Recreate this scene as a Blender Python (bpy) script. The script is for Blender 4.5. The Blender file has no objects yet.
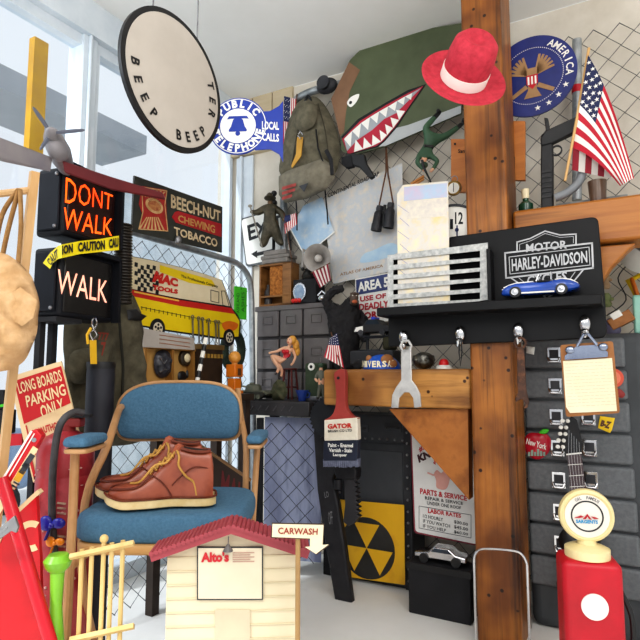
import bpy, math, random
from mathutils import Vector as V, Matrix, noise as NZ
random.seed(7)
scene = bpy.context.scene
COL = scene.collection
PI = math.pi
sin, cos, rad = math.sin, math.cos, math.radians
# ---------------------------------------------------------------- camera frame
F = 554.0
H = 0.76
TILT = math.atan2(55, F)
CAM = V((0, 0, H))
FWD = V((0, cos(TILT), sin(TILT)))
UP = V((0, -sin(TILT), cos(TILT)))
RT = V((1, 0, 0))
ZZ = V((0, 0, 1))

def ray(x, y):
    return FWD + RT * ((x - 320) / F) + UP * ((320 - y) / F)

def P(x, y, d):
    return CAM + ray(x, y) * d

def pp(d, pts):
    return [P(p[0], p[1], d + (p[2] if len(p) > 2 else 0)) for p in pts]

class Pl:
    """a plane with right (u), up (v) and outward (n) axes"""
    def __init__(s, o, n):
        s.o = V(o); s.n = V(n).normalized()
        s.u = ZZ.cross(s.n).normalized(); s.v = s.n.cross(s.u)
    def off(s, k): return Pl(s.o + s.n * k, s.n)
    def hit(s, x, y, k=0.0):
        r = ray(x, y)
        t = (s.o + s.n * k - CAM).dot(s.n) / r.dot(s.n)
        return CAM + r * t
    def ab(s, x, y, k=0.0):
        p = s.hit(x, y, k) - s.o
        return p.dot(s.u), p.dot(s.v)
    def p(s, a, b, c=0.0): return s.o + s.u * a + s.v * b + s.n * c
    @property
    def R(s): return (s.u, s.v, s.n)

RA = rad(29)
def RW(o=0.0):   # right-hand wall, o metres in front of it
    n = V((-sin(RA), -cos(RA), 0)); return Pl(V((.644, 2.1, 0)) + n * o, n)
def LW(o=0.0):   # left-hand (window) side
    n = V((cos(RA), -sin(RA), 0)); return Pl(V((-.19, 2.56, 0)) + n * o, n)
def FP(x, y, d, yaw=0, pitch=0, roll=0):
    a, b = rad(yaw), rad(pitch)
    q = Pl(P(x, y, d), (sin(a) * cos(b), -cos(a) * cos(b), sin(b)))
    if roll:
        r = rad(roll); u, v = q.u, q.v
        q.u = u * cos(r) + v * sin(r); q.v = v * cos(r) - u * sin(r)
    return q

# ---------------------------------------------------------------- materials
def lin(h):
    h = h.lstrip('#'); o = []
    for i in (0, 2, 4):
        c = int(h[i:i + 2], 16) / 255
        o.append(c / 12.92 if c <= .04045 else ((c + .055) / 1.055) ** 2.4)
    return (*o, 1)

MATS = {}
def mat(name, c1, c2=None, rough=.6, metal=0.0, scale=(8, 8, 8), rot=0, bump=0.0, lo=.35, hi=.65, detail=5,
        emit=0.0, coat=0.0, c3=None, spec=None):
    if name in MATS: return MATS[name]
    m = bpy.data.materials.new(name); m.use_nodes = True
    nt = m.node_tree; N = nt.nodes; L = nt.links
    b = N['Principled BSDF']
    b.inputs['Roughness'].default_value = rough
    b.inputs['Metallic'].default_value = metal
    if coat: b.inputs['Coat Weight'].default_value = coat
    if spec is not None: b.inputs['Specular IOR Level'].default_value = spec
    c1 = lin(c1); c2 = lin(c2) if c2 else tuple(x * .82 for x in c1[:3]) + (1,)
    tc = N.new('ShaderNodeTexCoord'); mp = N.new('ShaderNodeMapping')
    if isinstance(scale, (int, float)): scale = (scale,) * 3
    mp.inputs['Scale'].default_value = scale
    mr = N.new('ShaderNodeMapping'); mr.inputs['Rotation'].default_value = (0, 0, rot)
    L.new(tc.outputs['Object'], mr.inputs['Vector']); L.new(mr.outputs['Vector'], mp.inputs['Vector'])
    nz = N.new('ShaderNodeTexNoise'); nz.inputs['Scale'].default_value = 1.0
    nz.inputs['Detail'].default_value = detail; nz.inputs['Roughness'].default_value = .6
    L.new(mp.outputs['Vector'], nz.inputs['Vector'])
    cr = N.new('ShaderNodeValToRGB'); e = cr.color_ramp.elements
    e[0].position = lo; e[0].color = c1; e[1].position = hi; e[1].color = c2
    if c3:
        k = e.new((lo + hi) / 2); k.color = lin(c3)
    L.new(nz.outputs['Fac'], cr.inputs['Fac'])
    L.new(cr.outputs['Color'], b.inputs['Base Color'])
    if emit:
        L.new(cr.outputs['Color'], b.inputs['Emission Color']); b.inputs['Emission Strength'].default_value = emit
    if bump:
        bp = N.new('ShaderNodeBump'); bp.inputs['Strength'].default_value = bump; bp.inputs['Distance'].default_value = .01
        L.new(nz.outputs['Fac'], bp.inputs['Height']); L.new(bp.outputs['Normal'], b.inputs['Normal'])
    MATS[name] = m
    return m

def wood(name, c1, c2, c3, grain, rot=0, rough=.45, bump=.25, spots=True):
    """streaky timber; grain = mapping scale, worm holes as small dark cells"""
    if name in MATS: return MATS[name]
    m = mat(name, c1, c2, rough=rough, scale=grain, rot=rot, bump=bump, lo=.3, hi=.7, detail=8, c3=c3)
    if spots:
        nt = m.node_tree; N = nt.nodes; L = nt.links; b = N['Principled BSDF']
        tc = N.new('ShaderNodeTexCoord'); vo = N.new('ShaderNodeTexVoronoi'); vo.inputs['Scale'].default_value = 22
        L.new(tc.outputs['Object'], vo.inputs['Vector'])
        r2 = N.new('ShaderNodeValToRGB'); r2.color_ramp.elements[0].position = .09; r2.color_ramp.elements[1].position = .14
        r2.color_ramp.elements[0].color = (.1, .06, .04, 1); r2.color_ramp.elements[1].color = (1, 1, 1, 1)
        L.new(vo.outputs['Distance'], r2.inputs['Fac'])
        n2 = N.new('ShaderNodeTexNoise'); n2.inputs['Scale'].default_value = 5; n2.inputs['Detail'].default_value = 3
        L.new(tc.outputs['Object'], n2.inputs['Vector'])
        r3 = N.new('ShaderNodeValToRGB'); r3.color_ramp.elements[0].position = .38; r3.color_ramp.elements[1].position = .6
        r3.color_ramp.elements[0].color = (.42, .34, .3, 1); r3.color_ramp.elements[1].color = (1, 1, 1, 1)
        L.new(n2.outputs['Fac'], r3.inputs['Fac'])
        src = b.inputs['Base Color'].links[0].from_socket
        for r in (r2, r3):
            mx = N.new('ShaderNodeMix'); mx.data_type = 'RGBA'; mx.blend_type = 'MULTIPLY'; mx.inputs[0].default_value = 1
            L.new(src, mx.inputs[6]); L.new(r.outputs['Color'], mx.inputs[7]); src = mx.outputs[2]
        L.new(src, b.inputs['Base Color'])
    return m

# ---------------------------------------------------------------- mesh building
class M:
    def __init__(s): s.v = []; s.f = []; s.mi = []; s.k = 0
    def mt(s, k): s.k = k; return s
    def add(s, vs, fs):
        b = len(s.v); s.v += [V(x) for x in vs]
        for f in fs: s.f.append(tuple(b + i for i in f)); s.mi.append(s.k)
        return s
    def prism(s, pts, vec):
        n = len(pts); q = [V(p) + vec for p in pts]
        fs = [tuple(range(n)), tuple(range(2 * n - 1, n - 1, -1))] + [(i, i + n, (i + 1) % n + n, (i + 1) % n) for i in range(n)]
        return s.add(list(pts) + q, fs)
    def sheet(s, pl, pxs, th, off=0.0):
        return s.prism([pl.hit(x, y, off) for x, y in pxs], -pl.n * th)
    def poly(s, pl, pxs, off=0.0):
        return s.sheet(pl, pxs, .0012, off)
    def shape(s, pl, abs_, th, off=0.0):
        return s.prism([pl.p(a, b, off) for a, b in abs_], -pl.n * th)
    def rect(s, pl, x0, y0, x1, y1, th, off=0.0):
        return s.sheet(pl, [(x0, y0), (x1, y0), (x1, y1), (x0, y1)], th, off)
    def box(s, c, d, R=None):
        R = R or (V((1, 0, 0)), V((0, 1, 0)), ZZ); c = V(c); vs = []
        for i in (-1, 1):
            for j in (-1, 1):
                for k in (-1, 1):
                    vs.append(c + R[0] * (i * d[0] / 2) + R[1] * (j * d[1] / 2) + R[2] * (k * d[2] / 2))
        return s.add(vs, [(0, 1, 3, 2), (4, 6, 7, 5), (0, 4, 5, 1), (2, 3, 7, 6), (0, 2, 6, 4), (1, 5, 7, 3)])
    def lbox(s, pl, a0, a1, b0, b1, c0, c1):
        return s.box(pl.p((a0 + a1) / 2, (b0 + b1) / 2, (c0 + c1) / 2), (abs(a1 - a0), abs(b1 - b0), abs(c1 - c0)), pl.R)
    def tube(s, pts, r, n=8, closed=False, flat=1.0):
        pts = [V(p) for p in pts]; m = len(pts)
        rr = r if isinstance(r, (list, tuple)) else [r] * m
        vs = []; ref = None
        for i in range(m):
            if closed: t = pts[(i + 1) % m] - pts[i - 1]
            else: t = pts[min(i + 1, m - 1)] - pts[max(i - 1, 0)]
            if t.length < 1e-9: t = V((0, 0, 1))
            t.normalize()
            if ref is None:
                ref = V((0, 0, 1)) if abs(t.z) < .9 else V((0, 1, 0))
            a = ref - t * ref.dot(t)
            if a.length < 1e-6: a = t.orthogonal()
            a.normalize(); b = t.cross(a); ref = a
            for k in range(n):
                w = 2 * PI * k / n
                vs.append(pts[i] + a * (cos(w) * rr[i]) + b * (sin(w) * rr[i] * flat))
        fs = []
        for i in range(m if closed else m - 1):
            j = (i + 1) % m
            for k in range(n):
                fs.append((i * n + k, i * n + (k + 1) % n, j * n + (k + 1) % n, j * n + k))
        if not closed:
            fs.append(tuple(range(n - 1, -1, -1))); fs.append(tuple(range((m - 1) * n, m * n)))
        return s.add(vs, fs)
    def cyl(s, a, b, r, r2=None, n=20):
        return s.tube([a, b], [r, r if r2 is None else r2], n)
    def ell(s, c, d, R=None, n=16, m=10):
        R = R or (V((1, 0, 0)), V((0, 1, 0)), ZZ); c = V(c)
        if isinstance(d, (int, float)): d = (d, d, d)
        vs = [c - R[2] * d[2]]
        for j in range(1, m):
            t = -PI / 2 + PI * j / m
            for i in range(n):
                w = 2 * PI * i / n
                vs.append(c + R[0] * (d[0] * cos(t) * cos(w)) + R[1] * (d[1] * cos(t) * sin(w)) + R[2] * (d[2] * sin(t)))
        vs.append(c + R[2] * d[2]); fs = []
        for i in range(n):
            fs.append((0, 1 + (i + 1) % n, 1 + i)); e = 1 + (m - 2) * n
            fs.append((e + i, e + (i + 1) % n, len(vs) - 1))
            for j in range(m - 2):
                q = 1 + j * n; fs.append((q + i, q + (i + 1) % n, q + n + (i + 1) % n, q + n + i))
        return s.add(vs, fs)
    def lathe(s, o, ax, prof, n=28):
        o = V(o); ax = V(ax).normalized(); a = ax.orthogonal().normalized(); b = ax.cross(a); vs = []
        for r, h in prof:
            for k in range(n):
                w = 2 * PI * k / n; vs.append(o + ax * h + a * (cos(w) * r) + b * (sin(w) * r))
        fs = []
        for i in range(len(prof) - 1):
            for k in range(n): fs.append((i * n + k, i * n + (k + 1) % n, (i + 1) * n + (k + 1) % n, (i + 1) * n + k))
        if prof[0][0] > 1e-5: fs.append(tuple(range(n - 1, -1, -1)))
        if prof[-1][0] > 1e-5: fs.append(tuple(range((len(prof) - 1) * n, len(prof) * n)))
        return s.add(vs, fs)
    def loft(s, rings, cap=True):
        n = len(rings[0]); vs = [V(p) for r in rings for p in r]; fs = []
        for i in range(len(rings) - 1):
            for k in range(n): fs.append((i * n + k, i * n + (k + 1) % n, (i + 1) * n + (k + 1) % n, (i + 1) * n + k))
        if cap: fs.append(tuple(range(n - 1, -1, -1))); fs.append(tuple(range((len(rings) - 1) * n, len(rings) * n)))
        return s.add(vs, fs)
    def disc(s, pl, r, th=.002, off=0.0, n=40, r2=None, a=0, b=0):
        e = r if r2 is None else r2
        return s.shape(pl, [(a + r * cos(2 * PI * k / n), b + e * sin(2 * PI * k / n)) for k in range(n)], th, off)
    def ring(s, pl, r, w, th=.002, off=0.0, n=48, a=0, b=0, a0=0, a1=2 * PI):
        for k in range(n):
            t0 = a0 + (a1 - a0) * k / n; t1 = a0 + (a1 - a0) * (k + 1) / n
            s.shape(pl, [(a + r * cos(t0), b + r * sin(t0)), (a + r * cos(t1), b + r * sin(t1)),
                         (a + (r - w) * cos(t1), b + (r - w) * sin(t1)), (a + (r - w) * cos(t0), b + (r - w) * sin(t0))], th, off)
        return s
    def strip(s, pl, pxs, w, off=0.0, th=.0012, closed=False):
        pts = [pl.ab(x, y, off) for x, y in pxs]
        if closed: pts.append(pts[0])
        for (a0, b0), (a1, b1) in zip(pts, pts[1:]):
            dx, dy = a1 - a0, b1 - b0; l = math.hypot(dx, dy) or 1; ex, ey = dx / l * w / 2, dy / l * w / 2
            s.shape(pl, [(a0 - ex - ey, b0 - ey + ex), (a1 + ex - ey, b1 + ey + ex), (a1 + ex + ey, b1 + ey - ex), (a0 - ex + ey, b0 - ey - ex)], th, off)
        return s
    def pillow(s, pl, pxs, h, off=0.0, n=40, rings=6, wob=0.0, wf=14, back=.25, smooth=True):
        """a stuffed form with the given outline, bulging h outward"""
        q = spline(pxs, n) if smooth else dense(pxs, n)
        ab = [pl.ab(x, y, off) for x, y in q]
        ca = sum(a for a, b in ab) / len(ab); cb = sum(b for a, b in ab) / len(ab)
        R = []
        for k in range(-2, rings):
            t = k / rings if k >= 0 else -k / 3
            sc = 1 - t if k >= 0 else 1 - t
            hh = (h * math.sqrt(max(0, 1 - (1 - t) ** 2)) if k >= 0 else -h * back * math.sqrt(1 - (1 - t) ** 2))
            row = []
            for a, b in ab:
                x, y = ca + (a - ca) * sc, cb + (b - cb) * sc
                w = wob * (NZ.noise(V((x * wf, y * wf, 3.1 + off))) + .6 * NZ.noise(V((x * wf * 2.3, y * wf * 2.3, 7)))) if wob else 0
                row.append(pl.p(x, y, off + hh + w * (1 if k > 0 else .4)))
            R.append(row)
        return s.loft(R)
    def make(s, name, mats, parent=None, smooth=35, bevel=0, seg=2, sub=0):
        if not isinstance(mats, (list, tuple)): mats = [mats]
        me = bpy.data.meshes.new(name)
        if parent is None:
            lo = V([min(v[i] for v in s.v) for i in range(3)]); hi = V([max(v[i] for v in s.v) for i in range(3)])
            org = V(((lo.x + hi.x) / 2, (lo.y + hi.y) / 2, lo.z))
        else: org = wloc(parent)
        me.from_pydata([v - org for v in s.v], [], s.f)
        import bmesh
        bm = bmesh.new(); bm.from_mesh(me)
        bmesh.ops.recalc_face_normals(bm, faces=bm.faces)
        bm.to_mesh(me); bm.free()
        for m_ in mats: me.materials.append(m_)
        if len(mats) > 1: me.polygons.foreach_set('material_index', s.mi)
        me.polygons.foreach_set('use_smooth', [True] * len(me.polygons))
        me.set_sharp_from_angle(angle=rad(smooth))
        o = bpy.data.objects.new(name, me); COL.objects.link(o)
        if parent is None: o.location = org
        else: o.parent = parent
        if bevel:
            b = o.modifiers.new('bevel', 'BEVEL'); b.width = bevel; b.segments = seg; b.limit_method = 'ANGLE'; b.angle_limit = rad(40)
            b.harden_normals = False
        if sub:
            b = o.modifiers.new('sub', 'SUBSURF'); b.levels = sub; b.render_levels = sub
        return o

def wloc(o):
    p = V((0, 0, 0))
    while o: p += o.location; o = o.parent
    return p

def spline(p, n):
    m = len(p); out = []
    for k in range(n):
        t = k * m / n; i = int(t); t -= i
        a, b, c, d = (V((*p[(i + j) % m][:2], 0)) for j in (-1, 0, 1, 2))
        q = .5 * (2 * b + (c - a) * t + (2 * a - 5 * b + 4 * c - d) * t * t + (3 * b - a - 3 * c + d) * t ** 3)
        out.append((q.x, q.y))
    return out

def dense(p, n):
    m = len(p); k = max(1, n // m); out = []
    for i in range(m):
        for j in range(k):
            t = j / k; out.append((p[i][0] + (p[(i + 1) % m][0] - p[i][0]) * t, p[i][1] + (p[(i + 1) % m][1] - p[i][1]) * t))
    return out

def curve3(pts, n):
    """smooth open path through 3-D points"""
    pts = [V(p) for p in pts]; m = len(pts); out = []
    for k in range(n + 1):
        t = k * (m - 1) / n; i = min(int(t), m - 2); t -= i
        a, b, c, d = pts[max(i - 1, 0)], pts[i], pts[i + 1], pts[min(i + 2, m - 1)]
        out.append(.5 * (2 * b + (c - a) * t + (2 * a - 5 * b + 4 * c - d) * t * t + (3 * b - a - 3 * c + d) * t ** 3))
    return out

def tag(o, label, cat, group=None, kind=None):
    o['label'] = label; o['category'] = cat
    if group: o['group'] = group
    if kind: o['kind'] = kind
    return o

def thing(name, label, cat, loc, group=None):
    o = bpy.data.objects.new(name, None); COL.objects.link(o); o.location = V(loc); o.empty_display_size = .03
    return tag(o, label, cat, group)

def struct(o): o['kind'] = 'structure'; return o

# ---------------------------------------------------------------- lettering
_T = {}
def tmesh(s, bold=.02):
    k = (s, bold)
    if k not in _T:
        c = bpy.data.curves.new('t', 'FONT'); c.body = s; c.size = 1; c.offset = bold; c.resolution_u = 2
        o = bpy.data.objects.new('t', c)
        me = bpy.data.meshes.new_from_object(o)
        vs = [(v.co.x, v.co.y) for v in me.vertices]; fs = [tuple(p.vertices) for p in me.polygons]
        x0 = min(v[0] for v in vs); x1 = max(v[0] for v in vs); y0 = min(v[1] for v in vs); y1 = max(v[1] for v in vs)
        _T[k] = ([((x - x0) / (x1 - x0), (y - y0) / (y1 - y0)) for x, y in vs], fs, (x1 - x0) / (y1 - y0))
        bpy.data.objects.remove(o); bpy.data.curves.remove(c); bpy.data.meshes.remove(me)
    return _T[k]

def tq(m, s, q, bold=.02):
    """letters fitted to a 3-D quad TL,TR,BR,BL"""
    vs, fs, _ = tmesh(s, bold); tl, tr, br, bl = q
    return m.add([(bl * (1 - x) + br * x) * (1 - y) + (tl * (1 - x) + tr * x) * y for x, y in vs], fs)

def tpx(m, s, pl, q, off=.0015, bold=.02):
    return tq(m, s, [pl.hit(x, y, off) for x, y in q], bold)

def arc(m, s, pl, r, h, a0, a1, off=.002, top=True, bold=.03, wid=.75):
    """letters along a circle from angle a0 to a1 (degrees, ccw from right); top: clockwise with heads outward"""
    k = len(s)
    for i, ch in enumerate(s):
        if ch == ' ': continue
        w = rad(a0 + (a1 - a0) * (i + .5) / k)
        rr, tt = (cos(w), sin(w)), (sin(w), -cos(w))
        if not top: tt = (-tt[0], -tt[1])
        sg = 1 if top else -1
        cw = h * wid * min(1.15, max(.3, tmesh(ch, bold)[2] / .8))
        c = (rr[0] * r, rr[1] * r)
        def pt(x, y): return pl.p(c[0] + tt[0] * x * cw / 2 + rr[0] * y * h / 2 * sg, c[1] + tt[1] * x * cw / 2 + rr[1] * y * h / 2 * sg, off)
        tq(m, ch, [pt(-1, 1), pt(1, 1), pt(1, -1), pt(-1, -1)], bold)
    return m

def letters(parent, pl, lines, mt, off=.0015, bold=.02, name='lettering'):
    m = M()
    for s, q in lines:
        if len(q) == 2: (x0, y0), (x1, y1) = q; q = [(x0, y0), (x1, y0), (x1, y1), (x0, y1)]
        tpx(m, s, pl, q, off, bold)
    return m.make(name, mt, parent)

# ---------------------------------------------------------------- continuous skinned figures
def figure(name, joints, bones, mats, parent, d, root, sub=1):
    """joints: key -> (px, py, dz, radius px); bones: (a, b, material index)"""
    keys = list(joints); idx = {k: i for i, k in enumerate(keys)}
    k0 = d / F; org = wloc(parent)
    pos = [P(joints[k][0], joints[k][1], d + joints[k][2]) for k in keys]
    me = bpy.data.meshes.new(name)
    me.from_pydata([p - org for p in pos], [(idx[a], idx[b]) for a, b, _ in bones], [])
    o = bpy.data.objects.new(name, me); COL.objects.link(o)
    o.modifiers.new('skin', 'SKIN')
    sd = me.skin_vertices[0].data
    for k in keys:
        r = joints[k][3] * k0
        sd[idx[k]].radius = (r, r); sd[idx[k]].use_root = (k == root)
    sm = o.modifiers.new('sub', 'SUBSURF'); sm.levels = sub; sm.render_levels = sub
    dg = bpy.context.evaluated_depsgraph_get()
    m2 = bpy.data.meshes.new_from_object(o.evaluated_get(dg))
    o.modifiers.clear(); o.data = m2; bpy.data.meshes.remove(me); m2.name = name
    m2.materials.clear()
    for q in mats: m2.materials.append(q)
    seg = [(pos[idx[a]] - org, pos[idx[b]] - org, k) for a, b, k in bones]
    for f in m2.polygons:
        c = f.center; best = 9
        for a, b, k in seg:
            ab = b - a; t = max(0, min(1, (c - a).dot(ab) / max(ab.length_squared, 1e-12)))
            e = (c - a - ab * t).length
            if e < best: best = e; f.material_index = k
        f.use_smooth = True
    o.parent = parent
    return o

# ---------------------------------------------------------------- common materials
BLK = mat('black', '#141416', '#1c1c1e', rough=.45)
BLKM = mat('black_matte', '#17171a', '#222226', rough=.8, bump=.1)
WHT = mat('white', '#f4f2ec', '#e8e6de', rough=.5)
CRM = mat('cream', '#efe3c4', '#e2d2aa', rough=.55)
RED = mat('red', '#c8142a', '#b01022', rough=.4)
DRED = mat('dark_red', '#7c1c20', '#5c1518', rough=.5)
BLU = mat('blue', '#1c3fa8', '#17348c', rough=.4)
NAV = mat('navy', '#23305e', '#1b264c', rough=.6)
YEL = mat('yellow', '#f2cc14', '#e0b80c', rough=.45)
ORG = mat('orange', '#e07a18', '#c86410', rough=.5)
GRN = mat('bright_green', '#55d034', '#3cb022', rough=.5)
CHR = mat('chrome', '#dcdcdc', '#b8b8bc', rough=.18, metal=1)
STL = mat('steel', '#a8a8aa', '#808084', rough=.38, metal=.9, scale=30)
GAL = mat('galvanised', '#b4b8ba', '#8a9094', rough=.45, metal=.6, scale=25)
GRY = mat('grey', '#6e7074', '#5c5e62', rough=.6)
DGR = mat('dark_grey', '#3a3b40', '#2c2d31', rough=.6, scale=12)
TAN = mat('tan', '#c8a070', '#b08a58', rough=.6)
BRN = mat('brown', '#6b4426', '#4c2e18', rough=.6)
OLV = mat('olive', '#4c4a34', '#3a3828', rough=.9, scale=30, bump=.3)
SKN = mat('skin', '#e8b898', '#d8a080', rough=.5)
GLS = None
# ================================================================ SETTING
stucco = mat('stucco', '#dcd5c9', '#c9c1b3', rough=.9, scale=6, bump=.3, lo=.3, hi=.7)
ceilm = mat('ceiling_paint', '#f6f5f2', '#efeeea', rough=.9, scale=2)
floorm = mat('concrete', '#f3f2ef', '#e6e4df', rough=.75, scale=3, bump=.05, lo=.25, hi=.75)
framem = mat('window_frame_paint', '#dfe6ec', '#ccd6de', rough=.5, scale=5)
rw, lw = RW(), LW(-.28)
struct(M().box((0.3, .9, -.05), (7, 6.4, .1)).make('floor', floorm))
CZ = 2.13
# ceiling fills the corner up to both walls
cor = V((-.19, 2.56, 0)) + lw.n * -.28
c1 = cor + rw.u * 3.3; c2 = cor - lw.u * 3.2
struct(M().prism([cor + ZZ * CZ, c1 + ZZ * CZ, c1 + rw.n * 2.2 + ZZ * CZ, c2 + lw.n * 2.2 + ZZ * CZ, c2 + ZZ * CZ], ZZ * .06).make('ceiling', ceilm))
w = M(); ca = (cor - rw.o).dot(rw.u)
w.lbox(rw, ca - .1, 2.6, 0, CZ, -.1, 0); struct(w.make('wall_right', stucco))
# beige boards over the corner
tb = mat('beige_boards', '#cfc0a4', '#bfae90', rough=.7, scale=(3, 3, 20))
t = M()
for i in range(3): t.lbox(rw, ca + .004 + i * .118, ca + .116 + i * .118, 1.86, CZ, 0, .012)
t.lbox(rw, ca, ca + .38, 1.84, 1.86, 0, .03)
struct(t.make('trim_1', tb))
# window wall: posts, header, sill, glass
la = lambda x: lw.ab(x, 300)[0]
L0 = (cor - lw.o).dot(lw.u); XL = -2.9
m = M(); m.lbox(lw, XL, L0, 2.0, CZ, -.08, .03); struct(m.make('wall_left', framem))
p1a, p1b, p2a = la(70), la(85), L0 - .012
glass = bpy.data.materials.new('window_glass'); glass.use_nodes = True
_n = glass.node_tree.nodes; _l = glass.node_tree.links; _n.clear()
_o = _n.new('ShaderNodeOutputMaterial'); _t = _n.new('ShaderNodeBsdfTransparent'); _g = _n.new('ShaderNodeBsdfGlossy'); _x = _n.new('ShaderNodeMixShader')
_t.inputs[0].default_value = (.95, .975, 1, 1); _g.inputs['Roughness'].default_value = .02; _x.inputs[0].default_value = .05
_l.new(_t.outputs[0], _x.inputs[1]); _l.new(_g.outputs[0], _x.inputs[2]); _l.new(_x.outputs[0], _o.inputs[0])
for i, (a, b) in enumerate([(XL, p1a), (p1b, p2a)]):
    wn = struct(M().lbox(lw, a, b, .06, 2.0, -.035, -.03).make('window_%d' % (i + 1), glass))
    fr = M()
    fr.lbox(lw, a, b, 0, .06, -.06, .01); fr.lbox(lw, a, b, 1.96, 2.0, -.05, 0)
    if i == 1: fr.lbox(lw, a, a + .018, .06, 1.96, -.05, .004); fr.lbox(lw, b - .02, b, .06, 1.96, -.05, .004)
    fr.make('window_frame', framem, wn)
for k, (pl, a, b) in enumerate([(lw, p1a, p1b), (rw, rw.ab(236, 300)[0], rw.ab(253, 300)[0])]):
    m = M(); m.lbox(pl, a, b, 0, 2.0 if k == 0 else 1.835, -.07 if k == 0 else .0005, .014); m.lbox(pl, a + (b - a) * .3, a + (b - a) * .45, 0, 2.0 if k == 0 else 1.835, .014, .03)
    struct(m.make('trim_%d' % (k + 2), framem, bevel=.003))
# outside the glass
pav = mat('outside_paving', '#f2eee6', '#dcd4c4', rough=.9, scale=2)
m = M(); m.lbox(lw, -6, 1.5, -.12, -.06, -6, -.1); struct(m.make('pavement', pav))
eav = mat('eave_paint', '#a9adb2', '#9aa0a6', rough=.8, scale=3)
wst = mat('outside_stucco', '#dfe6ea', '#c6d0d6', rough=.9, scale=14, bump=.4)
bd = thing('neighbouring_building', 'pale stucco building with a deep grey eave seen through the window', 'building', lw.p(0, -.06, -1.8))
k = -1.15
ea, eb = lw.ab(65, 117, k)
m = M(); m.lbox(lw, -4.2, .5, eb, eb + .13, -1.6, k); m.make('eave', eav, bd)
a0 = lw.ab(92, 300, -1.5)[0]
m = M(); m.lbox(lw, a0, 4.5, -.06, eb - .10, -1.75, -1.55); m.make('wall', wst, bd)
yp = lw.off(-.6); 
m = M(); a, _ = yp.ab(35, 120); m.lbox(yp, a - .034, a + .034, yp.ab(35, 158)[1], eb + .005, -.02, .02)
tag(m.make('yellow_post', mat('post_paint', '#d8a414', '#c08c0c', rough=.6)), 'mustard yellow square post hanging from the eave outside the left window', 'post')
car = thing('parked_car', 'pale blue and white vehicle outside, low behind the left window', 'car', yp.p(-.75, -.06, -.9))
cy = lw.off(-1.3); A = [cy.ab(x, 420)[0] for x in (-40, 40)]
z1, z2 = cy.ab(10, 440)[1], cy.ab(10, 400)[1]
mcar = mat('car_paint', '#9db2cc', '#8aa2c0', rough=.3)
m = M(); m.lbox(cy, A[0] - .5, A[1], .12, z1 + .05, -.7, 0); m.make('body', mcar, car, bevel=.05)
m = M(); m.lbox(cy, A[0] - .4, A[1] - .15, z1 + .05, z2 + .06, -.65, -.05); m.make('cabin', mat('car_glass', '#5a6e8c', '#7088a8', rough=.1), car, bevel=.05)
for aa in (A[0] - .2, A[1] - .2): M().cyl(cy.p(aa, .06, -.02), cy.p(aa, .06, -.1), .12).make('wheel', BLK, car)

# ---------------------------------------------------------------- chain link
def mesh_wires(m, pl, a0, a1, b0, b1, w, r, c=0.0, hole=None):
    nr = int((b1 - b0) / (w / 2)); nc = int((a1 - a0) / (w / 2))
    for k in range(nc):
        pts = [pl.p(a0 + (k + (j + k) % 2) * w / 2, b0 + j * w / 2, c + (.0018 if (j + k) % 2 else -.0018)) for j in range(nr + 1)]
        m.tube(pts, r, 4)
wire = mat('fence_wire', '#5e6062', '#47494b', rough=.5, metal=.4)
fn = thing('chain_link_fence', 'chain link mesh with a galvanised top pipe covering the stucco wall', 'fence', rw.p(-.3, 0, .04))
a_l = rw.ab(284, 150, .04)[0]
m = M(); mesh_wires(m, rw, a_l, 1.2, .02, 2.0, .082, .0016, .04); m.make('wire_mesh', wire, fn, smooth=60)
q = rw.off(.05)
m = M(); m.tube(curve3([q.hit(284, 300), q.hit(284, 150), q.hit(286, 118), q.hit(296, 100), q.hit(316, 90), q.hit(345, 83)], 24), .017, 12)
m.make('bent_rail', GAL, fn)
m = M(); m.tube([q.hit(284, 300), q.hit(284, 560)], .015, 12); m.make('post', GAL, fn)

gt = thing('chain_link_gate', 'galvanised chain link gate panel with rounded corner in front of window', 'gate', LW(.0).p(-.3, 0, 0))
g = LW(0.0)
pts = [g.hit(90, 217), g.hit(130, 231), g.hit(180, 246), g.hit(222, 258), g.hit(238, 264), g.hit(247, 274), g.hit(251, 290), g.hit(252, 330), g.hit(253, 400), g.hit(254, 470)]
e = pts[-1].copy(); e.z = .0
m = M(); m.tube(curve3(pts, 40) + [e], .0125, 12); m.make('pipe_frame', GAL, gt)
m = M(); a1 = g.ab(249, 330)[0]; a0 = g.ab(95, 250)[0]; b1 = g.ab(200, 252)[1]
mesh_wires(m, g, a0, a1, .03, b1 - .012, .062, .0014); m.make('wire_mesh', wire, gt, smooth=60)

# lower mesh panel under the bench
lp = FP(290, 470, 2.05, -14)
bp_ = thing('mesh_panel', 'dark chain link panel under the shelf over a grey-blue sheet', 'fence panel', lp.p(0, -.6, 0))
x0, y1 = lp.ab(262, 545); x1, y0 = lp.ab(318, 419)
m = M(); mesh_wires(m, lp, x0, x1, y1 - .05, y0, .066, .0016); m.make('wire_mesh', mat('dark_wire', '#2c2e34', '#202228', rough=.5), bp_, smooth=60)
m = M(); m.lbox(lp, x0 - .01, x1, y1 - .06, y0, -.05, -.045)
tag(m.make('plastic_sheet', mat('plastic_sheet', '#8f97b8', '#747c9c', rough=.35, scale=(14, 14, 3), c3='#a8b0cc', bump=.3)), 'grey-blue plastic sheet hanging behind the dark mesh panel', 'sheet')
m = M(); m.tube([lp.p(x0 - .012, y1 - .1, .0), lp.p(x0 - .012, y0, .0)], .014); m.make('post', BLKM, bp_)
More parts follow.
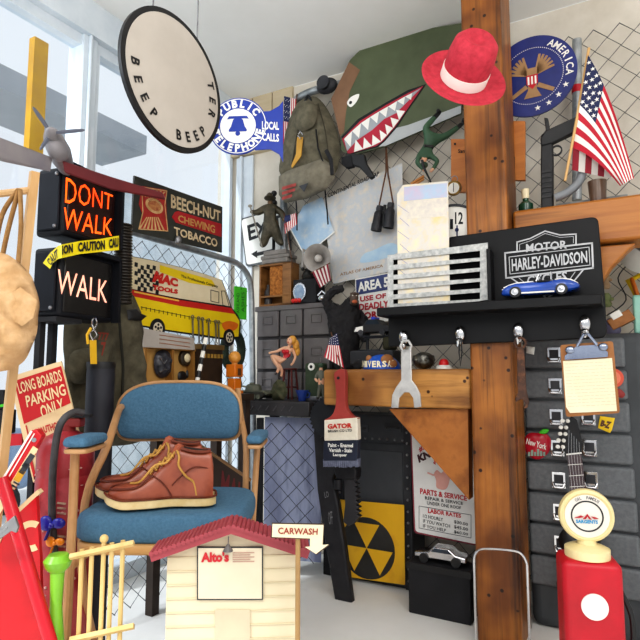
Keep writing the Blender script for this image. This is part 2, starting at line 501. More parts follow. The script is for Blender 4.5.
# ================================================================ TIMBER FRAME
GR = -RA
pw = wood('pillar_wood', '#8e5420', '#4c2a10', '#a86a2a', (34, 34, 1.5), rough=.42)
bw = wood('beam_wood', '#9a5a1c', '#5c3210', '#ae6e2a', (1.6, 26, 26), rot=RA, rough=.4, spots=False)
lwd = wood('ledge_wood', '#b47c3c', '#7c4c1e', '#c48e4c', (1.8, 24, 24), rot=RA, rough=.5)
PF = RW(.48)      # pillar face
m = M(); a0 = PF.ab(469, 330)[0]; a1 = PF.ab(511.5, 330)[0]
m.lbox(PF, a0, a1, 0, CZ, -.17, 0); pil = tag(struct(m.make('timber_pillar', pw, bevel=.008)), 'weathered upright timber post with dark worm holes behind the shelf board', 'post')
BF = RW(.42); m = M()
b0 = BF.ab(526, 250)[1]; b1 = BF.ab(526, 209)[1]
aR = BF.ab(1150, 200)[0]
m.lbox(BF, a1 + .004, aR, b0, b1, -.14, 0)
tag(struct(m.make('timber_beam', bw, bevel=.008)), 'orange brown horizontal timber beam running right from the post', 'beam')
m = M(); q = RW(.40)
m.sheet(q, [(600, 246), (636, 243), (628, 250), (612, 266), (600, 284), (588, 284)], .06)
tag(struct(m.make('corner_brace', bw, bevel=.004)), 'small triangular timber brace under the horizontal beam beside the black board', 'brace')
LF = RW(.46); m = M(); ax, _ = LF.ab(323, 380)
t1, t0 = LF.ab(420, 369)[1], LF.ab(420, 408)[1]
m.lbox(LF, ax, a0 + (PF.o - LF.o).dot(LF.u) - .004, t0, t1, -.22, 0)
tag(struct(m.make('timber_ledge', lwd, bevel=.009, seg=3)), 'pale short timber ledge with rounded end fixed left of the post', 'ledge')
q = RW(.44); m = M(); m.sheet(q, [(389, 409), (468, 409), (469, 500)], .05)
tag(struct(m.make('timber_gusset', wood('gusset_wood', '#9a5c24', '#744014', '#ac6c30', (9, 9, 9), rough=.5, spots=False))), 'triangular timber gusset between ledge and post', 'brace')
for nm, (x0, y0, x1, y1, o), lb in [('left', (451, 139, 470, 192, .30), 'orange wooden plaque with one hole peeking out left of the upright post'),
                                   ('right', (508, 121, 525, 180, .30), 'narrow orange wooden plaque with hanging slot right of the upright post')]:
    q = RW(o); m = M(); m.rect(q, x0, y0, x1, y1, .015)
    p = tag(m.make('wooden_plaque', mat('plaque_wood', '#c8803c', '#aa6428', rough=.5, scale=(3, 3, 20))), lb, 'plaque')
    m = M()
    if nm == 'left': m.disc(q, .004, .002, .001, a=q.ab(455, 144)[0], b=q.ab(455, 144)[1]); letters(p, q, [('Sam', [(458, 149), (466, 153)])], BLKM)
    else: m.rect(q, 513, 157, 515, 190, .004, .002)
    m.make('slot' if nm == 'right' else 'hole', BLKM, p)

# ================================================================ BLACK SHELF BOARD
SB = RW(.50)
bmat = mat('board_black', '#0d0d0f', '#141416', rough=.5, scale=4, bump=.03, spec=.3)
def rrect(pl, pxs, rs, n=5):
    ab = [pl.ab(*p) for p in pxs]; out = []; m = len(ab)
    for i, (p, r) in enumerate(zip(ab, rs)):
        p = V((*p, 0)); a = V((*ab[i - 1], 0)); b = V((*ab[(i + 1) % m], 0))
        if r <= 0: out.append((p.x, p.y)); continue
        d0 = (a - p).normalized() * r; d1 = (b - p).normalized() * r
        for k in range(n + 1):
            t = k / n; q = (p + d0) * (1 - t) ** 2 + p * 2 * t * (1 - t) + (p + d1) * t * t
            out.append((q.x, q.y))
    return out
sh = thing('shelf_board', 'black wall board with a motorcycle logo, narrow shelf and chrome hooks', 'shelf', SB.p(.0, .75, 0))
m = M(); m.shape(SB, rrect(SB, [(449, 237), (598, 216), (605, 300), (607, 338), (388, 347), (388, 312), (449, 309)], [0, .02, 0, .02, .012, 0, 0]), .014)
m.make('back_panel', bmat, sh, bevel=.003)
a_0 = SB.ab(387, 312, .0)[0]; a_1 = SB.ab(603, 297)[0]; zt = SB.ab(560, 296, .09)[1]
m = M(); m.lbox(SB, a_0, a_1, zt - .026, zt, 0, .085); m.make('shelf_plank', bmat, sh, bevel=.003)
m = M(); xa = SB.ab(492.6, 280)[0]; m.lbox(SB, xa - .005, xa + .005, zt, zt + .155, 0, .05); m.make('divider', bmat, sh)
slv = mat('logo_silver', '#c6c6c8', '#b0b0b2', rough=.5)
m = M()
for pxs, w in [([(505, 253), (592, 243), (593, 268), (506, 278)], .0045), ([(509, 257), (589, 247), (590, 265), (510, 274)], .002)]:
    m.strip(SB, pxs, w, .002, closed=True)
m.strip(SB, [(517, 251), (517, 242), (530, 238.5), (545, 231), (560, 235), (576, 234), (576, 244)], .0035, .002)
m.strip(SB, [(519.6, 249.5), (519.6, 244.3), (531, 240.6), (545, 233.4), (560, 237.4), (573.4, 236.4), (573.4, 243)], .0012, .002)
m.strip(SB, [(511, 278), (520, 284), (536, 291), (547, 298), (560, 290), (574, 281), (583, 270)], .0035, .002)
m.strip(SB, [(519, 278), (525, 283), (538, 288), (547, 294), (558, 287), (570, 279), (575, 272)], .0018, .002)
m.make('logo_outline', slv, sh)
letters(sh, SB, [('MOTOR', [(526, 244), (567, 240), (567, 248.5), (526, 252.3)]), ('HARLEY-DAVIDSON', [(511.5, 259), (587, 250.5), (587.5, 262.5), (512, 271.5)]),
                 ('CYCLES', [(527, 276), (567, 271), (567, 281), (527, 286)])], slv, .002, .025)
hooks = [(405, 338), (461, 334), (519, 331), (585, 324)]
for x, y in hooks:
    m = M(); c = SB.hit(x, y, .0)
    m.ell(c + SB.n * .012, (.0155, .024, .012), (SB.u, SB.v, SB.n)); m.ell(c - SB.v * .024 + SB.n * .018, (.011, .013, .012), (SB.u, SB.v, SB.n))
    m.tube([c, c + SB.n * .02 - SB.v * .03, c + SB.n * .034 - SB.v * .036, c + SB.n * .038 - SB.v * .022], .0042, 8)
    m.make('hook', CHR, sh)

# roadster on the shelf: axis along the board, nose left
fr = SB.off(.044); x0, z0 = fr.ab(503, 301)[0], zt + .002
x1 = fr.ab(580, 293)[0]
Lc = x1 - x0; cp = lambda a, b, c=0: fr.p(x0 + a * Lc, z0 + b * Lc * 1.22, c * Lc * .85)
rc = thing('toy_roadster', 'blue open toy roadster with white stripes standing on the black shelf', 'toy car', cp(.5, 0))
CB = mat('car_blue', '#1d4fb0', '#184498', rough=.2, coat=.6)
st = [(0, .06, .09, .12), (.03, .045, .135, .17), (.1, .04, .165, .2), (.2, .04, .185, .205), (.32, .04, .185, .2), (.42, .04, .19, .195), (.5, .04, .18, .195), (.62, .04, .18, .2), (.7, .04, .195, .21), (.8, .045, .2, .21), (.9, .055, .18, .2), (.97, .075, .15, .17), (1, .09, .13, .13)]
rings = []
for a, lo, hi, w in st:
    rings.append([cp(a, lo + (hi - lo) * .5 + (hi - lo) * .5 * math.copysign(abs(sin(t)) ** .55, sin(t)), w * math.copysign(abs(cos(t)) ** .55, cos(t)))
                  for t in [2 * PI * k / 20 for k in range(20)]])
M().loft(rings).make('body', CB, rc, smooth=60)
m = M()
for a in (.2, .79):
    for sgn in (1, -1):
        m2 = M().mt(0); m2.lathe(cp(a, .075, sgn * .2 - .03 * sgn), fr.n * sgn, [(.0, 0), (.075 * Lc, 0), (.078 * Lc, .012 * Lc), (.075 * Lc, .05 * Lc), (.05 * Lc, .052 * Lc)], 20)
        m2.mt(1).lathe(cp(a, .075, sgn * .237), fr.n * sgn, [(0, .004 * Lc), (.045 * Lc, .008 * Lc), (.048 * Lc, .014 * Lc), (.02 * Lc, .012 * Lc), (0, .018 * Lc)], 16)
        m2.make('wheel', [BLK, CHR], rc)
m = M()
for c in (-.045, .045):
    m.tube([cp(.02, .145, c), cp(.1, .172, c), cp(.2, .192, c), (cp(.32, .193, c)), cp(.42, .196, c)], .012 * Lc, 6, flat=.3)
    m.tube([cp(.7, .2, c), cp(.8, .206, c), cp(.9, .186, c), cp(.98, .14, c)], .012 * Lc, 6, flat=.3)
m.tube([cp(.28, .06, .206), cp(.7, .055, .206)], .012 * Lc, 6)
m.make('stripe', WHT, rc)
m = M(); m.box(cp(.56, .185), (.2 * Lc, .02 * Lc, .28 * Lc), fr.R); m.make('cockpit', BLKM, rc)
m = M(); m.tube([cp(.47, .185, -.17), cp(.5, .255, -.14), cp(.5, .26, .14), cp(.47, .185, .17)], .007 * Lc, 6); m.make('windshield_frame', CHR, rc)
m = M(); m.tube([cp(.66, .19, .02), cp(.66, .28, .04), cp(.66, .28, .13), cp(.66, .19, .15)], .01 * Lc, 6); m.make('roll_bar', CHR, rc)
for c in (-.08, .08): M().ell(cp(.62, .21, c), (.035 * Lc, .05 * Lc, .05 * Lc), fr.R).make('seat', BLKM, rc)
for c in (-.1, .1): M().ell(cp(.02, .12, c), (.02 * Lc,) * 3).make('headlight', CHR, rc)

# pressed metal grille leaning on the shelf with a road map tucked in it
GP = SB.off(.03)
gr = thing('metal_grille', 'galvanised slotted metal grille plate leaning on the black shelf', 'grille', GP.hit(440, 309))
def gy(x, yl, yr): return yl + (yr - yl) * (x - 388) / 101
galv = mat('grille_metal', '#d4d4d0', '#8e9090', rough=.5, metal=.15, scale=70, bump=.2, lo=.3, hi=.75)
m = M(); bars = [(254.5, 242.5, 259.5, 250)]
ys = [259.7, 269.9, 279.6, 289.8, 299.4]; ye = [264.9, 274.9, 284.3, 294.5, 303.8]; zs = [249.8, 260, 270.6, 280.8, 291.6]; ze = [256.8, 267, 277.6, 287.8, 298.6]
tops = [254.5] + ye; bots = ys + [307.6]; tr_ = [242.5] + ze; br_ = zs + [300.5]
for i in range(6):
    m.sheet(GP, [(393, tops[i]), (480, gy(480, tops[i], tr_[i] )), (480, gy(480, bots[i], br_[i])), (393, bots[i])], .006)
m.sheet(GP, [(387.5, 255), (393, 254.5), (393, 307.5), (387.5, 308)], .006); m.sheet(GP, [(480, 243.5), (487.5, 242.5), (489, 299.6), (480, 300.8)], .006)
m.make('slotted_plate', galv, gr)
BK = SB.off(.018); SLOT_SHADE = mat('slot_shade_black', '#060607', '#0a0a0b', rough=.9, spec=.1)
m = M(); m.sheet(BK, [(389, 257), (487, 245), (487, 298), (389, 306)], .003); m.make('slot_shade', SLOT_SHADE, gr)  # near-black sheet put in as the shade behind the slots
mapm = mat('road_map', '#eee0ba', '#e6d29e', c3='#dcd6ce', rough=.8, scale=22, lo=.3, hi=.7, detail=9)
MP = SB.off(.0225)
m = M(); m.sheet(MP, [(397, 194), (403, 185), (448, 181), (450, 302), (398, 305)], .001)
o = tag(m.make('folded_road_map', mapm), 'folded cream and blue road map tucked upright behind the metal grille', 'map')
m = M(); m.poly(MP, [(404, 187), (447, 183), (447, 197), (404, 201)], .0008); m.make('blue_cover', mat('map_cover_blue', '#b4c8dc', '#ccbcd0', rough=.6, scale=20), o)
m = M(); m.poly(MP, [(407, 201), (446, 198), (447, 216), (407, 219)], .0008); m.make('index_panel', mat('map_index', '#e4dccc', '#d4ccc4', rough=.7, scale=60), o)
m = M()
for k in range(6):
    y = 205 + k * 13; m.strip(MP, [(398 + (k % 2) * 2, y), (409, y + 8)], .0012, .0008)
m.make('printed_marks', mat('map_ink', '#7f86c0', '#9a8aa8', rough=.7), o)
# clock hidden behind the board
ck = RW(.46); cc = ck.ab(452, 236)
kl = thing('wall_clock', 'round white clock face with black numerals peeking from behind the grille', 'clock', ck.p(*cc))
m = M(); m.disc(ck, .095, .02, 0, a=cc[0], b=cc[1]); m.make('dial', WHT, kl)
m = M(); m.ring(ck, .101, .007, .022, .006, a=cc[0], b=cc[1]); m.make('rim', DGR, kl)
letters(kl, ck, [('12', [(455, 212), (463, 224)]), ('1', [(450, 219), (453, 229)])], BLKM)
m = M(); m.strip(ck, [(457, 226), (457, 240)], .004, .003); m.disc(ck, .006, .002, .003, a=ck.ab(457, 230)[0], b=ck.ab(457, 230)[1], n=12); m.make('hand', NAV, kl)

# ================================================================ THINGS ON THE HOOKS
HF = SB.off(.04)
w1 = M()
w1.sheet(HF, [(401, 350), (411, 349), (411.5, 380), (416, 386), (420, 394), (421, 407), (414, 408), (413, 398), (409, 392.5), (404, 392.5), (399, 398), (398, 408), (391, 408), (392, 395), (396, 387), (401, 380)], .008)
w1.ring(HF, .022, .008, .008, 0, n=6, a=HF.ab(405.5, 346)[0], b=HF.ab(405.5, 346)[1])
tag(w1.make('wrench', mat('wrench_silver', '#d8d6d2', '#b8b6b4', rough=.35, metal=.6, scale=20), bevel=.0015), 'silver wrench with hexagon ring and wide open fork hanging on first hook', 'wrench')
rst = mat('rusty_iron', '#6a4a3c', '#8a5c40', c3='#4c3830', rough=.75, metal=.3, scale=25, bump=.3)
w2 = M(); w2.sheet(HF, [(517, 349), (524, 349), (526, 388), (527, 394), (529, 402), (527, 408), (523.5, 409), (525, 403), (522, 399), (517, 401), (516, 402), (515, 399), (518, 392), (517, 380)], .008)
w2.ring(HF, .018, .007, .008, 0, n=18, a=HF.ab(520, 343)[0], b=HF.ab(520, 343)[1])
tag(w2.make('wrench', rst, bevel=.0015), 'brown rusty combination spanner hanging on the third hook', 'wrench')
cb = thing('clipboard', 'brown clipboard with silver clip and cream handwritten sheet on last hook', 'clipboard', HF.hit(590, 414))
m = M(); m.shape(HF, rrect(HF, [(560, 345), (613, 341), (620, 413), (566, 417)], [.008] * 4), .005); m.make('board', mat('masonite', '#a8703c', '#8e5a2c', rough=.5, scale=10), cb)
m = M(); m.poly(HF, [(563, 361), (612, 358), (617, 411), (570, 413), (566, 407)], .002); m.make('paper', mat('old_paper', '#f0e8cc', '#e6dcb8', rough=.8, scale=6), cb)
m = M()
for k in range(14):
    t = k / 14; y = 364 + 46 * t
    x = 565 + 3 * t
    while x < 612 + 3 * t:
        l = random.uniform(2, 6); m.strip(HF, [(x, y - (x - 565) * .05), (min(x + l, 613 + 3 * t), y - (x - 565) * .05 - .2)], .0007, .003); x += l + random.uniform(.6, 2)
m.make('handwriting', mat('pencil', '#d0c4a4', '#bcb094', rough=.8), cb)
m = M(); m.shape(HF, rrect(HF, [(565, 356), (577, 346), (596, 345), (608, 352), (608, 357), (565, 360)], [.002, .006, .006, .002, .002, .002]), .004, .008)
for x, y in [(570, 350), (603, 347)]: m.ell(HF.hit(x, y, .006), (.012, .011, .006), HF.R)
m.tube(pp(0, []) + [HF.hit(577, 346, .012), HF.hit(584, 334, .016), HF.hit(588, 334, .016), HF.hit(597, 345, .012)], .004, 8)
m.make('clip', mat('clip_steel', '#9aa2b4', '#7c8498', rough=.25, metal=.9), cb)
# empty loop left on the second hook
m = M(); m.tube([HF.hit(460, 338), HF.hit(459, 352, .002), HF.hit(460.5, 366, .002), HF.hit(462, 352, .002), HF.hit(461, 338)], .002, 6)
tag(m.make('cord_loop', BLK), 'thin black cord loop hanging from the second chrome hook', 'cord')

# ================================================================ ON THE TIMBER LEDGE
LT = LF.p(0, t1, 0).z
def on_ledge(x, c=-.03): q = LF.off(c); return q, q.ab(x, 369)[0]
q, a = on_ledge(382, -.07)
ug = thing('souvenir_globe', 'blue plastic globe dome with raised cream capital letters sitting on the timber ledge', 'globe', q.p(a, t1))
r = .064; gc = q.p(a, t1 + .001); hz_ = .05
m = M(); m.lathe(gc, ZZ, [(0, 0)] + [(r * cos(PI / 2 * j / 12), hz_ * sin(PI / 2 * j / 12)) for j in range(12)] + [(0, hz_)], 40); m.make('dome', mat('globe_blue', '#1462d0', '#0e50b4', rough=.3), ug, smooth=60)
for (w0, f0, s1) in ((.75, .62, .36), (1.0, .35, .3), (-.9, .7, .25)):
    z_ = hz_ * f0; rr = r * math.sqrt(1 - f0 * f0); c = gc + q.u * sin(w0) * rr + q.n * cos(w0) * rr + ZZ * z_
    M().ell(c, (r * s1, r * s1 * .8, r * .16), ((q.u * cos(w0) - q.n * sin(w0)), ZZ * 1.0, (q.n * cos(w0) + q.u * sin(w0)))).make('continent', mat('globe_tan', '#b07a4c', '#9a6438', rough=.6), ug)
m = M(); s = 'UNIVERSAL'
for i, ch in enumerate(s):
    w = -1.02 + 2.04 * i / 8; rr = r * 1.06
    def gp(dx, dy): return gc + q.u * sin(w + dx) * rr + q.n * cos(w + dx) * rr + ZZ * (.02 + dy - .004 * cos(w))
    vs, fs, _ = tmesh(ch, .045)
    m.add([gp((x - .5) * .22, (y - .5) * .021) for x, y in vs], fs)
m.make('lettering', mat('letter_cream', '#f4ecd0', '#e8dcb8', rough=.4), ug)
q, a = on_ledge(424, -.05)
m = M(); m.ell(q.p(a, t1 + .028), (.036, .032, .028), (q.u, q.n, q.v)); m.lathe(q.p(a, t1 + .03), ZZ, [(.036, 0), (.034, .014), (.03, .014)], 24)
for k in range(6):
    w = k * PI / 3; m.ell(q.p(a, t1 + .03) + (q.u * cos(w) + q.n * sin(w)) * .033, .006)
tag(m.make('silver_pot', mat('tarnished_silver', '#8a8880', '#3c3a36', rough=.3, metal=.9, scale=40, bump=.4)), 'tarnished dimpled silver pot on the ledge beside the silver wrench', 'pot')
q, a = on_ledge(444, -.05)
tp = thing('toy_cap_figure', 'small white dome with a red knob top on the timber ledge', 'ornament', q.p(a, t1))
M().lathe(q.p(a, t1), ZZ, [(.026, 0), (.026, .006), (.02, .012), (.0, .014)], 24).make('dome', WHT, tp)
M().lathe(q.p(a, t1 + .01), ZZ, [(.0145, 0), (.0155, .01), (.011, .02), (0, .024)], 20).make('knob', mat('toy_red', '#e02020', '#c81818', rough=.4), tp)
q, a = on_ledge(375, -.178)
jp = thing('toy_jeep', 'dark grey toy jeep with open windscreen frame carrying another car', 'toy car', q.p(a, t1))
W = .085
dj = mat('jeep_grey', '#2e3034', '#3a3c40', rough=.55)
m = M(); m.lbox(q, a - W, a + W, t1 + .016, t1 + .07, -.045, .035); m.make('body', dj, jp, bevel=.006)
for s_ in (-1, 1):
    for c_ in (.03, -.046): M().lathe(q.p(a + s_ * .05, t1 + .018, c_), q.n, [(0, 0), (.018, 0), (.018, .012), (.008, .014), (0, .012)], 16).make('wheel', BLK, jp)
m = M(); m.tube([q.p(a - .05, t1 + .07, .03), q.p(a - .03, t1 + .116, .02), q.p(a + .05, t1 + .116, .02), q.p(a + .03, t1 + .07, .03)], .004, 6, closed=True); m.make('windscreen_frame', DGR, jp)
m = M(); m.lbox(q, a + .04, a + .075, t1 + .07, t1 + .118, -.04, .03); m.make('tank', OLV, jp, bevel=.01)
m = M(); m.lbox(q, a - .05, a + .075, t1 + .119, t1 + .123, -.045, .03); m.lbox(q, a - .05, a - .04, t1 + .05, t1 + .12, -.04, -.03); m.make('roof', dj, jp, bevel=.004)
# police car on the jeep roof
zc = t1 + .1235; pc = thing('toy_patrol_car', 'black and white toy patrol car with blue light bar on jeep roof', 'toy car', q.p(a, zc))
m = M().mt(0); prof = [(-.065, .008), (-.065, .024), (-.03, .03), (-.016, .045), (.022, .045), (.038, .03), (.065, .026), (.065, .008)]
m.prism([q.p(a + x * 1.1, zc + y * 1.3, .03) for x, y in prof], -q.n * .06); m.make('body', BLK, pc, bevel=.003)
m = M(); m.prism([q.p(a + x * 1.1, zc + y * 1.3, .032) for x, y in [(-.062, .012), (-.03, .012), (-.03, .027), (-.055, .024)]], -q.n * .064); m.make('white_panel', WHT, pc)
m = M(); m.prism([q.p(a + x * 1.1, zc + y * 1.3, .0305) for x, y in [(-.022, .031), (-.013, .042), (.02, .042), (.03, .031)]], -q.n * .061); m.make('window', mat('dark_glass', '#3a4450', '#202830', rough=.1), pc)
m = M(); m.lbox(q, a - .004, a + .01, zc + .0585, zc + .068, -.022, .022); m.make('light_bar', mat('bar_blue', '#3a55d8', '#2a42b8', rough=.3), pc)
for s_ in (-.042, .042):
    for c_ in (.025, -.033): M().lathe(q.p(a + s_, zc + .011, c_), q.n, [(0, 0), (.011, 0), (.011, .008), (0, .007)], 14).make('wheel', DGR, pc)
# gorilla figure standing on the trunk behind the ledge
def dep_(p): return (p - CAM).dot(FWD)
d = dep_(RW(.145).hit(347, 350))
gm = mat('gorilla_fur', '#1e1d1f', '#2e2c2e', rough=.85, scale=40, bump=.6)
gk = thing('gorilla_figurine', 'black gorilla figure with one arm raised over its head left of toy cars', 'figurine', P(347, 411, d))
J = dict(pel=(346, 362, 0, 12), bel=(345, 344, 0, 12.5), che=(346, 322, -.01, 14), nek=(351, 306, -.02, 8), hd=(353, 297, -.03, 7.5),
         shl=(333, 312, 0, 7), ell_=(325, 300, -.01, 5), hal=(334, 290, -.03, 4.2), hal2=(344, 288, -.04, 3.6), shr=(360, 315, -.01, 6.5), elr=(367, 329, -.02, 5), har=(363, 342, -.05, 4.2),
         kl=(338, 386, -.02, 7), fl=(336, 407, -.0, 5), kr=(355, 386, -.02, 7), fr=(357, 407, 0, 5))
figure('body', J, [('pel', 'bel', 0), ('bel', 'che', 0), ('che', 'nek', 0), ('nek', 'hd', 0), ('che', 'shl', 0), ('shl', 'ell_', 0), ('ell_', 'hal', 0), ('hal', 'hal2', 0), ('che', 'shr', 0), ('shr', 'elr', 0), ('elr', 'har', 0),
               ('pel', 'kl', 0), ('kl', 'fl', 0), ('pel', 'kr', 0), ('kr', 'fr', 0)], [gm], gk, d, 'pel', 3)
for v_ in gk.children[0].data.vertices:
    w_ = v_.co * 90; v_.co += V((NZ.noise(w_), NZ.noise(w_ + V((9, 0, 0))), NZ.noise(w_ + V((0, 9, 0))))) * .006
q = FP(354, 298, d - .064, 8)
m = M().mt(0); k = d / F
m.ell(q.p(0, .2 * k), (4.5 * k, 5.5 * k, 3 * k), (q.u, q.v, q.n)); m.ell(q.p(0, -4 * k, .0), (4.2 * k, 3.5 * k, 4 * k), (q.u, q.v, q.n)); m.tube([q.p(-4 * k, 3.5 * k, 2 * k), q.p(0, 4.2 * k, 3.2 * k), q.p(4 * k, 3.5 * k, 2 * k)], 1.3 * k, 8)
m.mt(1).ell(q.p(0, -4 * k, 3 * k), (2.8 * k, 1.8 * k, 1.6 * k), (q.u, q.v, q.n)); m.mt(2)
for s_ in (-1, 1): m.ell(q.p(s_ * 1.9 * k, 2.2 * k, 2.6 * k), .7 * k)
m.make('face', [mat('gorilla_skin', '#6e5a4c', '#54443a', rough=.5), mat('gorilla_mouth', '#d88a58', '#b85c38', rough=.5), WHT], gk)
# ================================================================ UPPER RIGHT WALL
def dep(p): return (p - CAM).dot(FWD)
def flagmat(): return [mat('flag_red', '#c41e36', '#b01630', rough=.7), mat('flag_white', '#f4f0ea', '#e6e0d8', rough=.7), mat('flag_blue', '#232c58', '#1a2248', rough=.7)]
STAR = [(cos(PI / 2 + k * PI / 5) * (1 if k % 2 == 0 else .4), sin(PI / 2 + k * PI / 5) * (1 if k % 2 == 0 else .4)) for k in range(10)]
def us_flag(parent, fn, nx=26, canton=.42, stars=True, sr=.004, th=.0006, name='flag_cloth', crows=7):
    """fn(s, t) -> 3-D point, s along the fly, t from top stripe to bottom"""
    m = M(); rows = 13
    for r in range(rows):
        for c in range(nx):
            k = 2 if (r < crows and (c + .5) / nx < canton) else (r % 2)
            m.mt(k); m.add([fn(c / nx, r / rows), fn((c + 1) / nx, r / rows), fn((c + 1) / nx, (r + 1) / rows), fn(c / nx, (r + 1) / rows)], [(0, 1, 2, 3)])
    o = m.make(name, flagmat(), parent, smooth=180)
    if stars:
        m = M()
        for i in range(4):
            for j in range(5):
                s0 = canton * (i + .5 + .25 * (j % 2)) / 4.3; t0 = crows / 13 * (j + .5) / 5
                c = fn(s0, t0); du = (fn(s0 + .02, t0) - c).normalized(); dv = (c - fn(s0, t0 + .02)); dv = (dv - du * dv.dot(du)).normalized()
                nn = du.cross(dv); nn = nn if nn.dot(CAM - c) > 0 else -nn
                m.add([c + nn * .0012 + du * x * sr + dv * y * sr for x, y in STAR], [tuple(range(10))])
        m.make('stars', flagmat()[1], o)
    return o

WM = RW(.062)
mp = tag(M().poly(WM, [(322, 200), (402, 163), (405, 268), (333, 284)]).make('wall_map',
    mat('wall_map', '#d8d0c6', '#e4d8c6', c3='#c6cace', rough=.85, scale=22, lo=.3, hi=.7, detail=12)), 'large pale continental road map pinned to the chain link fence', 'map')
letters(mp, WM, [('CONTINENTAL ROAD MAP', [(328, 193.5), (379, 171), (379, 175.5), (328, 198)])], BLKM, .001)
letters(mp, WM, [('ATLAS OF AMERICA', [(340, 273), (383, 264), (383, 267), (340, 276)])], mat('map_brown', '#a8886a', rough=.7), .001)
m = M(); m.pillow(WM, [(364, 254), (374, 250), (390, 243), (398, 246), (398, 252), (386, 258), (370, 262), (360, 262)], .0012, .0006, rings=2); m.make('sea', mat('map_sea', '#a8c8e0', '#c0d6e4', rough=.7, scale=20), mp)
WB = RW(.068)
mp = tag(M().poly(WB, [(303, 206), (322, 197), (334, 232), (305, 256), (291, 230)]).make('blue_map', mat('blue_map', '#9fc0dc', '#e6e4e0', c3='#b4cce0', rough=.6, scale=9)),
         'folded sky blue map hanging below the backpack', 'map')
m = M(); m.strip(WB, [(291, 230), (305, 256), (334, 232)], .006, .001); m.make('white_border', WHT, mp)

# backpack
BPn = RW(.10)
pk = mat('pack_cloth', '#726c5a', '#5a5546', rough=.95, scale=30, bump=.35)
bp = thing('backpack', 'olive canvas backpack with black straps and leather tab hanging beside the map', 'backpack', BPn.hit(308, 200))
m = M(); m.pillow(BPn, [(309, 97), (301, 103), (292, 118), (285, 145), (281, 168), (284, 184), (302, 190), (322, 186), (336, 172), (340, 150), (336, 128), (328, 110), (318, 98)], .075, wob=.016, wf=18, back=.15, n=70, rings=12)
m.make('pack_body', pk, bp, smooth=80)
m = M(); m.pillow(BPn, [(279, 178), (288, 172), (306, 165), (324, 159), (334, 166), (335, 178), (326, 190), (306, 199), (285, 203), (279, 195)], .05, .06, wob=.008, smooth=False, back=.6, n=60, rings=10); m.make('pocket', mat('pocket_cloth', '#868070', '#706a5c', rough=.95, scale=30, bump=.3), bp, smooth=80)
for pts_ in ([(305, 106), (298, 130), (292, 165)], [(318, 104), (325, 130), (329, 160)]):
    m = M(); m.tube(curve3([BPn.hit(x, y, .072 - .03 * (y < 110)) for x, y in pts_], 10), .003, 6); m.make('seam', mat('pack_seam', '#4a4538', rough=.95), bp)
m = M(); m.pillow(BPn, [(300, 104), (311, 101), (317, 110), (314, 125), (302, 131), (295, 124)], .03, .075, wob=.005, back=.5); m.make('flap', pk, bp, smooth=80)
q = BPn.off(.092)
m = M(); m.shape(q, rrect(q, [(297, 137), (303, 137), (301, 156), (292, 168), (291, 166), (296, 154)], [.004] * 6), .004); m.make('leather_tab', mat('tab_leather', '#c8983c', '#a87c28', rough=.5), bp)
m = M(); m.tube([q.hit(300, 131), q.hit(298, 136), q.hit(301, 139), q.hit(303, 135)], .003, 8, closed=True); m.make('clip', CHR, bp)
for pts in ([(316, 130), (318, 148), (324, 165)], [(326, 150), (331, 160), (332, 175)], [(296, 200), (297, 216), (297, 230)], [(325, 190), (327, 210), (328, 224)]):
    m = M(); m.tube([BPn.hit(x, y, .075 if y < 185 else .03) for x, y in pts], .009, 8, flat=.35); m.make('strap', BLKM, bp)
m = M(); m.tube(curve3([BPn.hit(303, 108, .05), BPn.hit(308, 96, .03), BPn.hit(313, 106, .05)], 8), .006, 8); m.make('haul_loop', BLKM, bp)
q = BPn.off(.114)
letters(bp, q, [('UNIT PACK', [(281, 188), (297, 183), (297, 187), (281, 192)]), ('NO 7', [(281, 194), (294, 190), (294, 194), (281, 198)])][:0] or [('-----', [(282, 187), (296, 183), (296, 186), (282, 190)]), ('----', [(282, 192), (295, 188), (295, 191), (282, 195)]), ('---', [(282, 197), (292, 194), (292, 197), (282, 200)])], mat('faded_red', '#b0504a', rough=.8), .0015, .1, 'faded_print')
m = M(); m.sheet(q, [(299, 186), (308, 183), (304, 192)], .002, .002); m.make('badge', DGR, bp)

# little flag behind the pack
q = RW(.078)
fl = thing('small_flag', 'small flag on stick beside the blue telephone sign, behind the backpack', 'flag', q.hit(288, 150))
us_flag(fl, lambda s, t: q.hit(284 + 12 * t + s * -1 + 0, 96 + 50 * s + 3 * t, .004 * sin(6 * s + 3 * t)), 12, .5, True, .0028)
m = M(); m.tube([q.hit(297, 94, -.004), q.hit(294, 152, -.004)], .0025, 6); m.make('stick', BRN, fl)

# dark lamp over the rail
q = RW(.105); m = M(); c = q.hit(327, 86); m.ell(c, (.05, .035, .03), (q.u, q.v, q.n)); m.cyl(c + q.n * .01, c + q.n * .04, .025, .03)
tag(m.make('spotlight', DGR), 'dark grey round lamp head clamped on the bent galvanised rail', 'lamp')

# shark mouth panel
SP_ = RW(.12)
pan = thing('painted_panel', 'green aircraft panel painted with a white toothed shark mouth', 'panel', SP_.hit(400, 155))
m = M(); m.sheet(SP_, [(331, 99), (350, 60), (372, 38), (480, 20), (480, 60), (470, 96), (461, 106), (461, 113), (420, 131), (385, 146), (350, 156), (341, 150), (341, 136)], .012); m.make('panel', mat('camo_green', '#5a6348', '#4c553c', rough=.6, scale=6), pan)
m = M(); m.pillow(SP_, [(331, 99), (349, 62), (360, 70), (350, 90), (346, 112), (344, 132), (340, 136)], .001, .0012, rings=2, smooth=False); m.make('brown_patch', mat('camo_brown', '#8c6a50', '#7a5a42', rough=.6), pan)
m = M(); m.poly(SP_, [(461, 105.5), (461, 113), (420, 131), (385, 146), (375, 147), (396, 128), (408, 125)], .0012); m.make('grey_belly', mat('belly_grey', '#b8bcbc', '#a8acae', rough=.6), pan)
